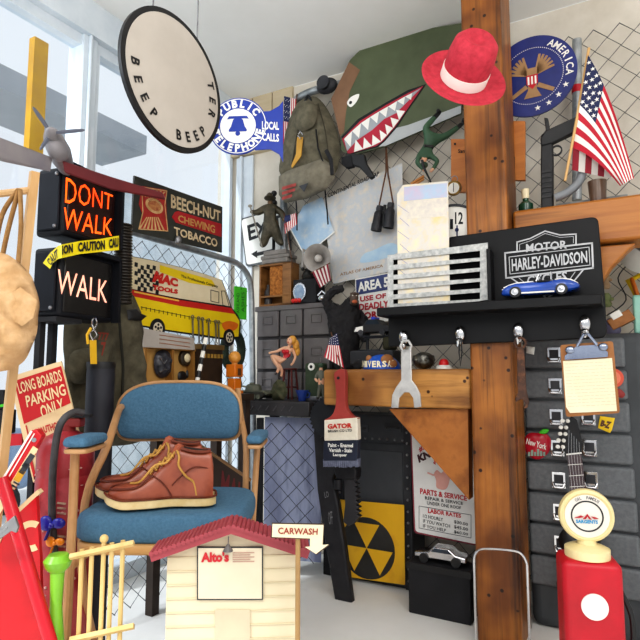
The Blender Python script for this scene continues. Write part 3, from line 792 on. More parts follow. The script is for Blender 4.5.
m = M(); m.poly(SP_, [(341, 137), (358, 119), (385, 103), (408, 90), (426, 84), (418, 96), (408, 110), (398, 126), (385, 141), (378, 147), (348, 155)], .0024); m.make('mouth_outline', BLKM, pan)
m = M(); m.poly(SP_, [(342, 139), (360, 121), (386, 105), (408, 93), (423, 86), (406, 111), (395, 127), (383, 141), (376, 146), (348, 154)], .0036); m.make('lips', mat('lip_red', '#b8203c', '#a01830', rough=.5), pan)
m = M(); m.poly(SP_, [(344, 139), (361, 123), (387, 107), (408, 95), (421, 88), (409, 100), (396, 113), (384, 119), (372, 130), (357, 140), (347, 151)], .0048); m.make('mouth_inside', mat('mouth_grey', '#a8adb2', '#989ea4', rough=.6), pan)
m = M()
up_ = [(344, 139), (352, 131), (361, 123), (370, 117), (379, 111.5), (388, 106.5), (397, 101), (405, 96.5), (412, 93)]
for i, ((x0, y0), (x1, y1)) in enumerate(zip(up_, up_[1:])):
    hgt = 12 - i * 1.0; m.poly(SP_, [(x0, y0), (x1, y1), ((x0 + x1) / 2 + 2.5, (y0 + y1) / 2 + hgt)], .006)
dn = [(354, 152), (363, 149), (372, 146), (381, 141.5), (387, 135), (393, 128), (399, 120), (405, 111)]
for i, ((x0, y0), (x1, y1)) in enumerate(zip(dn, dn[1:])):
    hgt = 11 - i * .9; m.poly(SP_, [(x0, y0), (x1, y1), ((x0 + x1) / 2 - 3 - i * .5, (y0 + y1) / 2 - hgt)], .006)
m.make('painted_teeth', WHT, pan)
m = M().mt(0); m.pillow(SP_, [(347, 103), (351, 97), (359, 94), (357, 101), (351, 107)], .001, .003, rings=2); m.mt(1).disc(SP_, .007, .001, .005, a=SP_.ab(351, 103)[0], b=SP_.ab(351, 103)[1], n=16)
m.make('painted_eye', [WHT, BLK], pan)

# climbing toy soldier
d = dep(RW(.2).hit(430, 140))
sg = thing('toy_soldier', 'green toy soldier hanging upside down with boots up beside the post', 'figurine', P(428, 145, d))
U_ = mat('uniform_green', '#44664c', '#36543e', rough=.6)
J = dict(hip=(431, 141, 0, 5), wai=(428, 147, 0, 4.3), che=(425, 154, -.01, 5.5), nek=(424, 159, -.012, 2.6), hd=(424, 163, -.02, 3.2),
         ka=(425, 128, -.015, 3.6), aa=(434, 118, 0, 2.6), fa=(440, 112, .005, 2.4), fa2=(437, 110, -.01, 1.8),
         kb=(446, 136, -.01, 3.6), ab=(457, 128, .01, 2.6), fb=(463, 123, .01, 2.4), fb2=(464, 118, -.005, 1.8),
         sl=(419, 155, -.01, 3), el=(417, 163, -.02, 2.4), wl=(423, 169, -.03, 1.8), hl=(426, 171, -.032, 1.7), sr=(431, 156, -.01, 3), er=(438, 161, -.02, 2.4), wr=(433, 169, -.03, 1.8), hr=(430, 172, -.032, 1.7))
figure('body', J, [('hip', 'wai', 0), ('wai', 'che', 0), ('che', 'nek', 0), ('nek', 'hd', 1), ('hip', 'ka', 0), ('ka', 'aa', 0), ('aa', 'fa', 2), ('fa', 'fa2', 2), ('hip', 'kb', 0), ('kb', 'ab', 0), ('ab', 'fb', 2), ('fb', 'fb2', 2),
              ('che', 'sl', 0), ('sl', 'el', 0), ('el', 'wl', 0), ('wl', 'hl', 1), ('che', 'sr', 0), ('sr', 'er', 0), ('er', 'wr', 0), ('wr', 'hr', 1)], [U_, SKN, BLK], sg, d, 'hip', 2)
k = d / F; hd = P(424, 164, d - .02)
m = M(); m.ell(hd + V((0, .002, -.004)), (4 * k, 4 * k, 3.2 * k)); m.make('helmet', mat('helmet_green', '#38503c', rough=.6), sg)
m = M(); m.tube([P(422, 160, d - .045), P(424, 168, d - .045), P(431, 182, d - .045)], [1.4 * k, 1.3 * k, .7 * k], 8); m.make('rifle', BLK, sg)
m = M(); m.tube([P(424, 146, d - .014), P(433, 147, d - .014)], 2 * k, 6); m.make('belt', BLK, sg)

# binoculars
q = RW(.088); d = dep(q.hit(385, 215)); k = d / F
bn = thing('binoculars', 'black binoculars hanging by their strap in front of the road map', 'binoculars', q.hit(385, 232))
for (x0, y0, x1, y1) in ((380, 206, 376, 231), (391, 203, 388, 228)):
    a, b = q.hit(x0, y0, .02), q.hit(x1, y1, .02); ax = b - a; L = ax.length
    m = M(); m.lathe(a, ax, [(0, 0), (3.2 * k, 0), (3.6 * k, L * .12), (3.2 * k, L * .2), (4.6 * k, L * .3), (5 * k, L * .7), (5.4 * k, L * .75), (5.4 * k, L), (4.4 * k, L), (4.2 * k, L * .93), (0, L * .93)], 20); m.make('barrel', mat('bino_black', '#222224', '#34343a', rough=.5, scale=60, bump=.2), bn)
m = M(); m.tube([q.hit(380, 214, .02), q.hit(391, 211, .02)], 2.4 * k, 8); m.tube([q.hit(385, 205, .02), q.hit(383, 226, .02)], 1.6 * k, 8); m.make('hinge', BLK, bn)
m = M(); m.tube([q.hit(379, 206, .02), q.hit(386, 172, .012), q.hit(386, 146, .005)], .0035, 6); m.tube([q.hit(393, 203, .02), q.hit(388, 174, .012), q.hit(386, 146, .005)], .0035, 6); m.make('strap', BRN, bn)

# pistol hung below the shark panel
q = RW(.15); ho = thing('toy_pistol', 'black toy pistol hanging under the shark mouth panel', 'toy gun', q.hit(358, 178))
m = M(); m.sheet(q, [(345, 153), (364, 154), (366, 163), (374, 176), (370, 179), (359, 167), (352, 165), (346, 159)], .02); m.make('frame', BLK, ho, bevel=.004)
m = M(); m.sheet(q, [(341, 157), (351, 154), (353, 166), (346, 168), (341, 164)], .026, .004); m.make('grip', BLKM, ho, bevel=.005)

# small pegs by the soldier
q = RW(.1)
m = M(); m.tube([q.hit(411, 184), q.hit(424, 176)], .006, 6); m.tube([q.hit(411, 187), q.hit(424, 179)], .005, 6)
tag(m.make('clothes_peg', mat('peg_wood', '#d09050', '#b87838', rough=.6)), 'wooden clothes peg clipped under the upside down soldier', 'peg')
m = M().mt(0); m.tube([q.hit(403, 188), q.hit(411, 187), q.hit(413, 193)], .009, 8); m.mt(1).ell(q.hit(405, 192, .008), .007)
tag(m.make('plastic_clip', [WHT, RED]), 'small white and red plastic clip above the folded map', 'clip')
# brass compass
q = RW(.37); c = q.hit(454.5, 189); k = dep(c) / F
cm = thing('pocket_compass', 'round brass pocket compass with ring hanging on the left wooden plaque', 'compass', c)
m = M(); m.lathe(c, q.n, [(0, 0), (7 * k, 0), (7.6 * k, .004), (7.6 * k, .012), (6.4 * k, .014), (6.4 * k, .011), (0, .011)], 26); m.make('case', mat('brass', '#b89858', '#8c7040', rough=.3, metal=.9), cm)
m = M(); m.lathe(c + q.n * .0112, q.n, [(0, 0), (5.6 * k, 0), (0, .0005)], 24); m.make('dial', WHT, cm)
m = M(); m.tube([c + (q.u * cos(t) * 3.4 * k + q.v * (sin(t) * 3.4 * k + 10 * k)) for t in [2 * PI * i / 14 for i in range(14)]], .0013, 6, closed=True); m.make('ring', STL, cm)
m = M(); m.tube([c + q.v * 5 * k + q.n * .013, c - q.v * 4 * k + q.n * .013], .001, 4); m.make('needle', BLK, cm)

# hat on the post
hc = P(463, 79, 1.40); ax = V((.12, -.9, .42)).normalized(); k = 1.40 / F
ht = thing('red_hat', 'red brimmed hat with broad white band hanging on top of the post', 'hat', hc)
hr_ = mat('hat_red', '#c43446', '#ac2838', rough=.8, scale=60, bump=.3)
m = M(); m.lathe(hc, ax, [(22 * k, -.004), (30 * k, -.006), (40 * k, 0), (43 * k, .006), (42 * k, .009), (38 * k, .004), (28 * k, 0), (22 * k, .002)], 48); m.make('brim', hr_, ht, smooth=80)
m = M(); m.lathe(hc, ax, [(23 * k, 0), (23 * k, 26 * k), (21 * k, 38 * k), (15 * k, 44 * k), (6 * k, 40 * k), (0, 38 * k)], 40); m.make('crown', hr_, ht, smooth=80)
m = M(); m.lathe(hc, ax, [(23.6 * k, 1 * k), (23.6 * k, 12 * k), (23 * k, 12 * k)], 40); m.make('band', WHT, ht, smooth=80)

# seal disc
q = RW(.24); a, b = q.ab(532, 76); r = q.ab(532, 76)[1] - q.ab(532, 116)[1]
se = thing('seal_disc', 'round dark blue eagle seal plate with white stars, right of the post top', 'plaque', q.p(a, b - r))
m = M(); m.disc(q, r, .008, 0, a=a, b=b, n=60); m.make('plate', mat('seal_blue', '#26327c', '#1e2868', rough=.45), se)
m = M()
for k_ in range(90):
    t = 2 * PI * k_ / 90; m.disc(q, .0016, .001, .0016, n=6, a=a + cos(t) * r * .7, b=b + sin(t) * r * .7)
m.make('bead_ring', WHT, se)
m = M()
for k_ in range(18):
    t = -PI / 2 + .12 + 2 * PI * k_ / 18 * .9; 
    if -1.85 < t < -.45 or t > PI * 1.1: m.shape(q, [(a + cos(t) * r * .84 + x * r * .075, b + sin(t) * r * .84 + y * r * .075) for x, y in STAR], .001, .002)
m.make('stars', WHT, se)
m = M(); arc(m, 'AMERICA', Pl(q.p(a, b), q.n), r * .84, r * .17, 62, -14, .002, True, .02); m.make('lettering', WHT, se)
m = M().mt(0)
for s_ in (-1, 1):
    for j in range(6):
        t = (.25 + j * .22); m.strip(q, [], .01)
        p0 = (a + s_ * r * .1, b + r * .05); p1 = (a + s_ * r * (.1 + .42 * cos(t)), b + r * (.02 + .5 * sin(t)))
        dx, dy = p1[0] - p0[0], p1[1] - p0[1]; l = math.hypot(dx, dy); ex, ey = -dy / l * r * .05, dx / l * r * .05
        m.shape(q, [(p0[0] + ex, p0[1] + ey), (p1[0] + ex * .5, p1[1] + ey * .5), (p1[0] - ex * .5, p1[1] - ey * .5), (p0[0] - ex, p0[1] - ey)], .001, .0018)
m.shape(q, [(a - r * .12, b + r * .2), (a + r * .12, b + r * .2), (a + r * .1, b - r * .35), (a + r * .2, b - r * .55), (a - r * .2, b - r * .55), (a - r * .1, b - r * .35)], .001, .002)
for s_ in (-1, 1): m.shape(q, [(a + s_ * r * .1, b - r * .3), (a + s_ * r * .45, b - r * .5), (a + s_ * r * .5, b - r * .42), (a + s_ * r * .15, b - r * .2)], .001, .0022)
m.mt(1)
m.shape(q, [(a - r * .13, b + r * .02), (a + r * .13, b + r * .02), (a + r * .13, b - r * .2), (a, b - r * .34), (a - r * .13, b - r * .2)], .001, .003)
m.mt(2)
for j in range(3): m.shape(q, [(a - r * .1 + j * r * .08, b - r * .02), (a - r * .06 + j * r * .08, b - r * .02), (a - r * .06 + j * r * .08, b - r * .22), (a - r * .1 + j * r * .08, b - r * .22)], .001, .004)
m.make('eagle_emblem', [mat('eagle_tan', '#b08a60', '#8e6c48', rough=.5), RED, WHT], se)

# galvanised pole with a red band
q = RW(.07); m = M(); m.tube([q.hit(577, 40), q.hit(577, 200)], .016, 14); pl_ = tag(m.make('fence_pole', GAL), 'grey galvanised upright pole with red tape behind the big flag', 'pole')
m = M(); m.tube([q.hit(577, 86), q.hit(577, 93)], .018, 14); m.make('red_tape', RED, pl_)

# large flag on stick
q = RW(.40)
bfg = thing('american_flag', 'large stars and stripes flag on a wooden stick above the beam', 'flag', q.hit(566, 180))
def lerp(p, r, t): return (p[0] + (r[0] - p[0]) * t, p[1] + (r[1] - p[1]) * t)
def ff(s, t):
    A = lerp((588, 55), (573, 148), t); B = lerp((634, 178), (620, 186), t); C = lerp((612, 92), (596, 156), t)
    x = A[0] * (1 - s) ** 2 + 2 * C[0] * s * (1 - s) + B[0] * s * s; y = A[1] * (1 - s) ** 2 + 2 * C[1] * s * (1 - s) + B[1] * s * s
    return q.hit(x, y, .012 * sin(5 * s + 5 * t) + .02 * s)
us_flag(bfg, ff, 30, .34, True, .0075)
m = M()
for j in range(6):
    m.mt(j % 2); x0, x1 = 573 + j * 6.4, 573 + (j + 1) * 6.4
    m.add([q.hit(x0, 148 + j * 2.6, -.012), q.hit(x1, 148 + (j + 1) * 2.6, -.012), q.hit(x1 - 1, 170 + (j + 1) * 1.4, -.02), q.hit(x0 - 1, 170 + j * 1.4, -.02)], [(0, 1, 2, 3)])
m.make('flag_fold', [mat('shaded_red', '#98182a', '#80142a', rough=.7), mat('shaded_white', '#d8d2cc', '#c8c2bc', rough=.7)], bfg)  # darker copies of the flag colours, the fold's shade painted in
m = M(); m.tube([q.hit(589, 48, -.004), q.hit(577, 118, -.004), q.hit(565, 181, -.004)], .0042, 8); m.make('stick', mat('stick_wood', '#d8b078', '#c49a60', rough=.5), bfg)

# black toy rifle standing on the beam
q = RW(.36); zb = BF.p(0, b1).z
gn = thing('toy_rifle', 'black toy rifle standing muzzle down on the timber beam', 'toy gun', q.hit(548, 208))
m = M(); m.sheet(q, [(541, 134), (552, 131), (553, 160), (553, 207), (541, 209), (540.5, 165)], .03); m.make('magazine', mat('gun_black', '#131416', '#1c1d20', rough=.5, scale=20), gn, bevel=.004)
m = M(); m.sheet(q, [(540, 138), (546, 130), (583, 113), (583, 128), (552, 143), (541, 146)], .024, .004); m.make('receiver', MATS['gun_black'], gn, bevel=.004)
m = M(); m.sheet(q, [(544, 117), (548, 118), (550, 131), (546, 133)], .016); m.make('stock_hook', MATS['gun_black'], gn, bevel=.003)
m = M(); m.ring(q, .017, .004, .008, -.01, a=q.ab(556, 149)[0], b=q.ab(556, 149)[1], n=16); m.make('trigger_guard', MATS['gun_black'], gn)
m = M()
for j in range(6): m.strip(q, [(542.5, 172 + j * 5), (550, 171 + j * 5)], .006, .003, .004)
m.make('rail', BLK, gn)
# bottle with cork top
a, _ = q.ab(526, 210); m = M().mt(0); m.lathe(q.p(a, 0) + ZZ * (zb - q.p(a, 0).z + .001), ZZ, [(.02, 0), (.022, .01), (.022, .03), (.009, .042), (.009, .055), (0, .056)], 20); m.mt(1).lathe(q.p(a, 0) + ZZ * (zb - q.p(a, 0).z + .05), ZZ, [(.011, 0), (.012, .03), (.0, .034)], 16)
tag(m.make('green_bottle', [mat('bottle_green', '#1f4a34', '#183a28', rough=.15), CRM]), 'small dark green bottle with cream stopper on the beam beside the post', 'bottle')
# grey conduit and pipe on the beam
m = M(); m.tube(curve3([q.hit(585, 160, .0), q.hit(580, 180, .0), q.hit(568, 192), q.hit(555, 198)], 12), .013, 12); tag(m.make('bent_hose', mat('hose_grey', '#8c9094', '#76797e', rough=.5)), 'grey bent hose curving down to the beam behind the flag stick', 'hose')
m = M(); qq = RW(.31); zz = qq.ab(590, 192)[1]; a0_, a1_ = qq.ab(556, 200)[0], qq.ab(627, 185)[0]; m.tube([qq.p(a0_, b1 + .0175), qq.p(a1_, b1 + .0175)], .017, 14)
tag(m.make('metal_pipe', GAL), 'short silver metal pipe lying along the beam under the flag', 'pipe')
a, _ = q.ab(598, 200); m = M(); m.lathe(q.p(a, b1 + .001), ZZ, [(0, 0), (.021, 0), (.026, .07), (.024, .07), (.02, .006), (0, .006)], 24); tag(m.make('tumbler', mat('tumbler_brown', '#6a5240', '#503c30', rough=.3)), 'dark brown tumbler on the beam behind the flag', 'cup')

# ================================================================ CLUTTER RIGHT OF THE BLACK BOARD
q = RW(.10)
cn = thing('tin_can', 'large silver and white tin can below the right end of beam', 'can', q.hit(640, 285))
c = q.hit(642, 256, .0); axv = (ZZ + q.u * .45).normalized(); axv = (q.n * .85 + ZZ * .4 + q.u * .3).normalized()
m = M(); m.lathe(c, axv, [(0, 0), (.07, 0), (.07, .10), (.065, .105), (.065, .095), (0, .095)], 32); m.make('body', WHT, cn)
m = M(); m.lathe(c, axv, [(.0705, .098), (.073, .104), (.0705, .11), (.065, .106), (.0, .1)], 32); m.make('rim', STL, cn)
yf = thing('yellow_toy', 'bright yellow plastic frame with orange grips below the tin can', 'toy', q.hit(640, 302))
m = M(); m.tube([q.hit(x, y, -.02) for x, y in [(629, 281), (650, 270), (662, 292), (642, 306)]], .012, 8, closed=True); m.make('frame', YEL, yf)
m = M(); m.pillow(q, [(630, 280), (634, 279), (640, 297), (637, 300)], .012, -.005); m.make('grip', ORG, yf)
m = M(); m.pillow(q, [(638, 296), (645, 290), (648, 303), (640, 305)], .012, -.01); m.make('grip', mat('handle_grey', '#8a8a90', rough=.4), yf)
CT = 0  # set below with the case
# ================================================================ GREY RIBBED CASE
HC = RW(.30)
cg = mat('case_grey', '#6c6f72', '#5f6265', rough=.65, scale=90, bump=.15)
cs = thing('storage_case', 'tall grey ribbed plastic case with chrome latches standing right of the post', 'case', HC.p(HC.ab(585, 400)[0], 0))
a0, a1 = HC.ab(523, 400)[0], HC.ab(633, 400)[0]; zt_ = HC.ab(570, 334)[1]
m = M(); m.lbox(HC, a0, a1 + .045, .0, zt_ , -.2, -.012); m.make('shell', mat('case_dark', '#4a4d50', '#404346', rough=.7), cs, bevel=.03, seg=4)
yl = [338, 369, 400, 431, 462, 494, 526, 558, 590]
for i in range(8):
    t0, t1 = HC.ab(560, yl[i] + 1.2)[1], HC.ab(560, yl[i + 1] - 1.2)[1]
    m = M(); m.lbox(HC, a0 + .004, a1 - .002 * (7 - i), t1, t0, -.02, 0); m.make('rib_panel', cg, cs, bevel=.009, seg=3)
for i in range(7):
    for xx in (556, 588):
        y = yl[i + 1] - 14; xx2 = xx + i * 1.2 - 2
        m = M(); a, b = HC.ab(xx2, y)
        fl_ = 'latch'
        m.lbox(HC, a - .019, a + .019, b - .024, b + .024, 0, .004)
        m.mt(1).lbox(HC, a - .013, a + .013, b - .01, b + .016, .004, .0055); m.mt(0)
        m.tube([HC.p(a - .017, b - .008, .008), HC.p(a - .012, b - .02, .013), HC.p(a + .012, b - .02, .013), HC.p(a + .017, b - .008, .008)], .0045, 8)
        m.make('latch', [CHR, DGR], cs, bevel=.001)
MG = HC.off(.0035)
# magnets and stickers on the case
ap = thing('apple_magnet', 'red apple shaped souvenir magnet reading New York on the grey case', 'magnet', MG.hit(537, 458))
m = M(); m.pillow(MG, [(537, 433), (545, 433), (551, 440), (549, 452), (540, 459), (532, 458), (525, 450), (524, 439), (530, 433)], .012, 0.001, back=.1); m.make('apple', mat('apple_red', '#c41c34', '#a8142c', rough=.25), ap)
letters(ap, MG, [('New York', [(527, 438), (547, 444), (546, 450), (526, 444)])], WHT, .0135)
m = M()
for k, (x, h) in enumerate([(528, 4), (531, 6), (534, 4), (537, 7), (540, 5), (543, 4)]): m.rect(MG, x, 456 - h, x + 2.2, 456, .002, .0125)
m.make('skyline', mat('skyline', '#9ab0a0', '#7c9488', rough=.4), ap)
m = M(); m.pillow(MG, [(539, 433), (543, 429), (549, 430), (545, 434)], .005, .004); m.make('leaf', GRN, ap)
ys_ = thing('yellow_sticker', 'crumpled yellow sticker with dark print under the clipboard corner', 'sticker', MG.hit(606, 432))
m = M(); m.pillow(MG, [(600, 416), (615, 418), (612, 430), (610, 433), (598, 428)], .003, .001, smooth=False); m.make('sheet', YEL, ys_)
letters(ys_, MG, [('B-Z', [(602, 420), (612, 422), (609, 429), (600, 426)])], BRN, .0055, .06)
m = M().mt(0); m.disc(MG, .028, .004, .002, a=MG.ab(613, 378)[0], b=MG.ab(613, 378)[1]); m.mt(1).disc(MG, .02, .003, .004, a=MG.ab(613, 378)[0], b=MG.ab(613, 378)[1])
tag(m.make('round_sticker', [mat('coral', '#e0664e', '#d05440', rough=.5), mat('coral2', '#f08a6c', rough=.5)]), 'coral red round sticker half hidden behind the clipboard', 'sticker')
m = M(); m.pillow(MG, [(614, 390), (620, 389), (625, 394), (622, 398), (615, 395)], .004, .001); tag(m.make('red_sticker', mat('brick_red', '#98302c', '#7c2422', rough=.5)), 'small dark red bow shaped sticker beside the clipboard', 'sticker')
m = M(); m.pillow(MG, [(526, 346), (535, 347), (534, 355), (526, 353)], .008, 0, smooth=False); tag(m.make('white_magnet', WHT), 'small white block magnet beside the rusty spanner on the case', 'magnet')
# things on top of the case
q = RW(.2); ct = zt_ + .001
wb = thing('wooden_box', 'small tilted wooden box with white label on top of grey case', 'box', q.p(q.ab(622, 330)[0], ct))
a = q.ab(621, 320)[0]
m = M(); R3 = (q.u * cos(.5) + q.v * sin(.5), q.v * cos(.5) - q.u * sin(.5), q.n); m.box(q.p(a, ct + .043), (.07, .035, .05), R3); m.make('body', mat('box_wood', '#a8703c', '#8a5628', rough=.6, scale=(4, 30, 30)), wb, bevel=.002)
m = M(); m.box(q.p(a - .012, ct + .058), (.03, .02, .053), R3); m.make('label', [WHT], wb)
a = q.ab(612, 320)[0]; m = M(); m.lathe(q.p(a, ct), ZZ, [(.02, 0), (.024, .01), (.022, .04), (.012, .05), (0, .05)], 18); tag(m.make('violet_pot', mat('violet_grey', '#6e6a80', '#5a566c', rough=.5)), 'small violet grey pot on the case beside the wooden box', 'pot')
a = q.ab(645, 320)[0]; m = M(); m.lbox(q, a - .03, a + .025, ct, ct + .12, -.08, .0); tag(m.make('mint_tin', mat('mint', '#9ed0c0', '#86bcac', rough=.4), bevel=.006), 'mint green tin standing on the case at right edge', 'tin')
q = RW(.12)
for x, y, w_, h_, cc1, lb in [(606, 262, 9, 14, '#5a4a3a', 'small dark brown carved totem head, topmost beside the black board'), (606, 281, 8, 16, '#b89a78', 'small tan totem figure below the dark carved head'), (607, 300, 9, 14, '#8a9464', 'mossy green little figure lowest above the grey case')]:
    m = M(); c = q.hit(x, y, .02); k = dep(c) / F
    m.lathe(c - ZZ * h_ / 2 * k, ZZ, [(w_ * .35 * k, 0), (w_ * .5 * k, h_ * .2 * k), (w_ * .3 * k, h_ * .45 * k), (w_ * .42 * k, h_ * .6 * k), (w_ * .46 * k, h_ * .8 * k), (w_ * .2 * k, h_ * k), (0, h_ * k)], 14)
    for s_ in (-1, 1): m.ell(c + q.u * s_ * w_ * .5 * k + ZZ * h_ * .05 * k, w_ * .2 * k)
    tag(m.make('totem_figure', mat('totem' + cc1[1:], cc1, None, rough=.7, scale=80, lo=.2, hi=.8, bump=.4)), lb, 'figurine', 'totem figures beside the black board')
q = RW(.08); m = M(); m.tube(curve3([q.hit(606, 316), q.hit(626, 300), q.hit(618, 278), q.hit(632, 262), q.hit(640, 268)], 20), .002, 6); tag(m.make('dark_cable', BLK), 'thin dark cable looping over the wall below the beam', 'cable')

# ================================================================ GUITAR + GLOBE
GP_ = RW(.36)
gu = thing('miniature_guitar', 'miniature black electric guitar with light fretboard leaning on the grey case', 'guitar', GP_.hit(582, 600))
m = M(); m.sheet(GP_, [(566, 424), (571, 416), (577, 420), (583, 444), (581, 452), (567, 455), (560, 446), (559, 436)], .008); m.make('headstock', BLK, gu, bevel=.002)
m = M(); m.sheet(GP_, [(567, 453), (581, 452), (591, 540), (575, 540)], .010); m.make('neck', mat('neck_wood', '#4a3c40', '#5c4c50', rough=.5), gu)
m = M(); m.strip(GP_, [(567, 454.5), (581, 453)], .004, .003)
for k in range(7):
    y = 465 + k * 11; m.strip(GP_, [(567 + (y - 453) * .095, y), (581 + (y - 453) * .11, y - 1)], .0016, .002)
m.make('frets', WHT, gu)
m = M()
for j in range(5): m.strip(GP_, [(569 + j * 2.5, 430 + j * 3), (568.5 + j * 2.8, 454), (577 + j * 3, 540)], .0007, .004)
m.make('strings', CHR, gu)
for j in range(5):
    m = M(); c = GP_.hit(563 + j * 1.2 - (j % 2) * .5, 447 - j * 6.5, .006); m.ell(c, .006, n=10, m=6); m.ell(c + GP_.u * -.014, (.007, .005, .006), n=10, m=6); m.make('tuning_peg', WHT, gu)
m = M(); m.pillow(GP_, [(574, 534), (565, 528), (558, 540), (565, 560), (556, 585), (568, 602), (590, 604), (606, 592), (604, 566), (600, 545), (606, 532), (597, 526), (590, 538)], .02, -.01); m.make('guitar_body', BLK, gu)
GB = FP(586, 515, 1.26, -14)
gl = thing('gas_pump_globe', 'cream round globe sign with red peak emblem on a red toy gas pump', 'pump', GB.p(0, -GB.o.z, -.03))
k = 1.26 / F; gc = GB.p(0, 0, 0)
cream = mat('globe_cream', '#f2e2b0', '#e6d296', rough=.35)
tl = (GB.u * -.0 + GB.v * 1).normalized()
m = M(); m.lathe(gc - GB.n * .02, GB.n, [(0, 0), (18 * k, 0), (25 * k, .008), (26 * k, .02), (25 * k, .03), (22.5 * k, .034), (20.5 * k, .03), (0, .03)], 48); m.make('globe', cream, gl)
m = M(); m.disc(GB, 20.6 * k, .002, .0115); m.make('face', mat('face_white', '#ece6dc', '#e0dad0', rough=.4), gl)
m = M(); m.ring(GB, 15 * k, 1.3 * k, .002, .0125); m.make('ring', BLK, gl)
m = M(); 
for pts in ([(574, 518), (581, 515.5), (584, 517), (580, 518)], [(583, 519), (587.5, 514), (592, 520), (589, 519), (587.5, 516.5), (586, 519)], [(591, 516.5), (596, 517.5), (599, 519), (594, 519)]): m.poly(GB, pts, .014)
m.make('peak_emblem', RED, gl)
letters(gl, GB, [('SARGENTS', [(576, 519.5), (598, 520.5), (598, 524), (576, 523)])], mat('text_blue', '#1f6ec8', '#2a9ac8', rough=.4), .0135, .04)
m = M(); arc(m, 'OIL  FAMOUS', GB, 18 * k, 3 * k, 125, 50, .0128, True, .01); m.make('lettering', mat('text_grey', '#7a7478', rough=.5), gl)
m = M(); b0_ = GB.p(0, -26 * k, -.005); m.lathe(b0_ - ZZ * 14 * k, ZZ, [(21 * k, 0), (21 * k, 8 * k), (17 * k, 10 * k), (9 * k, 12 * k), (8 * k, 17 * k), (0, 17 * k)], 32); m.make('collar', cream, gl)
zb_ = (b0_ - ZZ * 14 * k).z
m = M(); m.lbox(GB, -27 * k, 27 * k, .03 - GB.o.z, zb_ - GB.o.z, -.005 - 22 * k, -.005 + 22 * k); m.make('cabinet', RED, gl, bevel=.015, seg=4)
m = M(); m.lbox(GB, -29 * k, 29 * k, -GB.o.z, .03 - GB.o.z, -.005 - 24 * k, -.005 + 24 * k); m.make('base', DRED, gl, bevel=.005)
m = M(); m.disc(GB, 12 * k, .004, -.005 + 22 * k + .004, b=zb_ - GB.o.z - 40 * k); m.make('dial', WHT, gl)
m = M(); m.tube(curve3([GB.p(28 * k, -70 * k, 0), GB.p(36 * k, -95 * k, .01), GB.p(33 * k, -140 * k, .01), GB.p(28 * k, -150 * k, 0)], 14), .006, 8); m.make('hose', BLK, gl)

# ================================================================ TRUNK, SIGNS AND TOOLS BELOW THE LEDGE
TK = RW(.20); BN0 = RW(.40)
tk = mat('trunk_paint', '#44464a', '#37393d', rough=.55, scale=7, bump=.08)
tr = thing('steamer_trunk', 'dark grey riveted upright trunk standing under the timber ledge', 'trunk', TK.p(TK.ab(365, 500)[0], 0))
a0, a1 = (BN0.p(BN0.ab(309, 405)[0], 0) - TK.o).dot(TK.u) + .012, TK.ab(411, 480)[0]; z1 = TK.ab(360, 414)[1]
m = M(); m.lbox(TK, a0, a1, 0, z1, -.15, 0); m.make('body', tk, tr, bevel=.008)
zl = TK.ab(360, 441)[1]
m = M(); m.lbox(TK, a0 + .03, a1 - .03, .04, zl - .03, 0, .004); m.make('front_panel', mat('trunk_panel', '#4e5054', '#424448', rough=.6, scale=5), tr, bevel=.002)
m = M(); m.lbox(TK, a0 - .002, a1 + .002, zl - .006, zl, 0, .006); m.lbox(TK, a0 - .002, a0 + .025, 0, z1, 0, .003); m.lbox(TK, a1 - .025, a1 + .002, 0, z1, 0, .003); m.make('edge_strip', DGR, tr)
m = M()
for j in range(18):
    z = z1 - .02 - j * .04
    if z > .02:
        m.ell(TK.p(a1 - .012, z, .004), .005, n=8, m=5); m.ell(TK.p(a0 + .012, z, .004), .005, n=8, m=5)
for j in range(9): m.ell(TK.p(a0 + .03 + j * (a1 - a0 - .06) / 8, zl + .012, .002), .0045, n=8, m=5)
m.make('rivet', STL, tr)
for x, y in ((360, 428), (393, 428)):
    m = M(); a, b = TK.ab(x, y); m.lbox(TK, a - .035, a + .035, b - .014, b + .014, 0, .004); m.tube([TK.p(a - .025, b, .004), TK.p(a - .02, b, .016), TK.p(a + .02, b, .016), TK.p(a + .025, b, .004)], .0045, 8); m.make('handle', MATS['trunk_panel'], tr, bevel=.001)
# fallout sign
q = RW(.235); fs_ = thing('shelter_sign', 'rusty yellow square sign with black circle and yellow triangles below the brush', 'sign', q.hit(370, 590))
m = M(); m.shape(q, rrect(q, [(334, 499), (404, 505), (405, 585), (334, 575)], [.004] * 4), .003)
m.make('plate', mat('sign_yellow', '#e0a818', '#b86818', c3='#e8b420', rough=.5, scale=6, lo=.25, hi=.8), fs_)
a, b = q.ab(367, 548); r = (q.ab(367, 548)[1] - q.ab(367, 579)[1])
m = M(); m.disc(q, r, .001, .0016, a=a, b=b); m.make('disc', mat('sign_black', '#242322', '#343230', rough=.6, scale=12), fs_)
m = M()
for t in (90, 210, 330):
    m.shape(q, [(a, b)] + [(a + r * .93 * cos(rad(t + s_)) , b + r * .93 * sin(rad(t + s_))) for s_ in (-30, 30)], .001, .0032)
m.make('triangle', MATS['sign_yellow'], fs_)
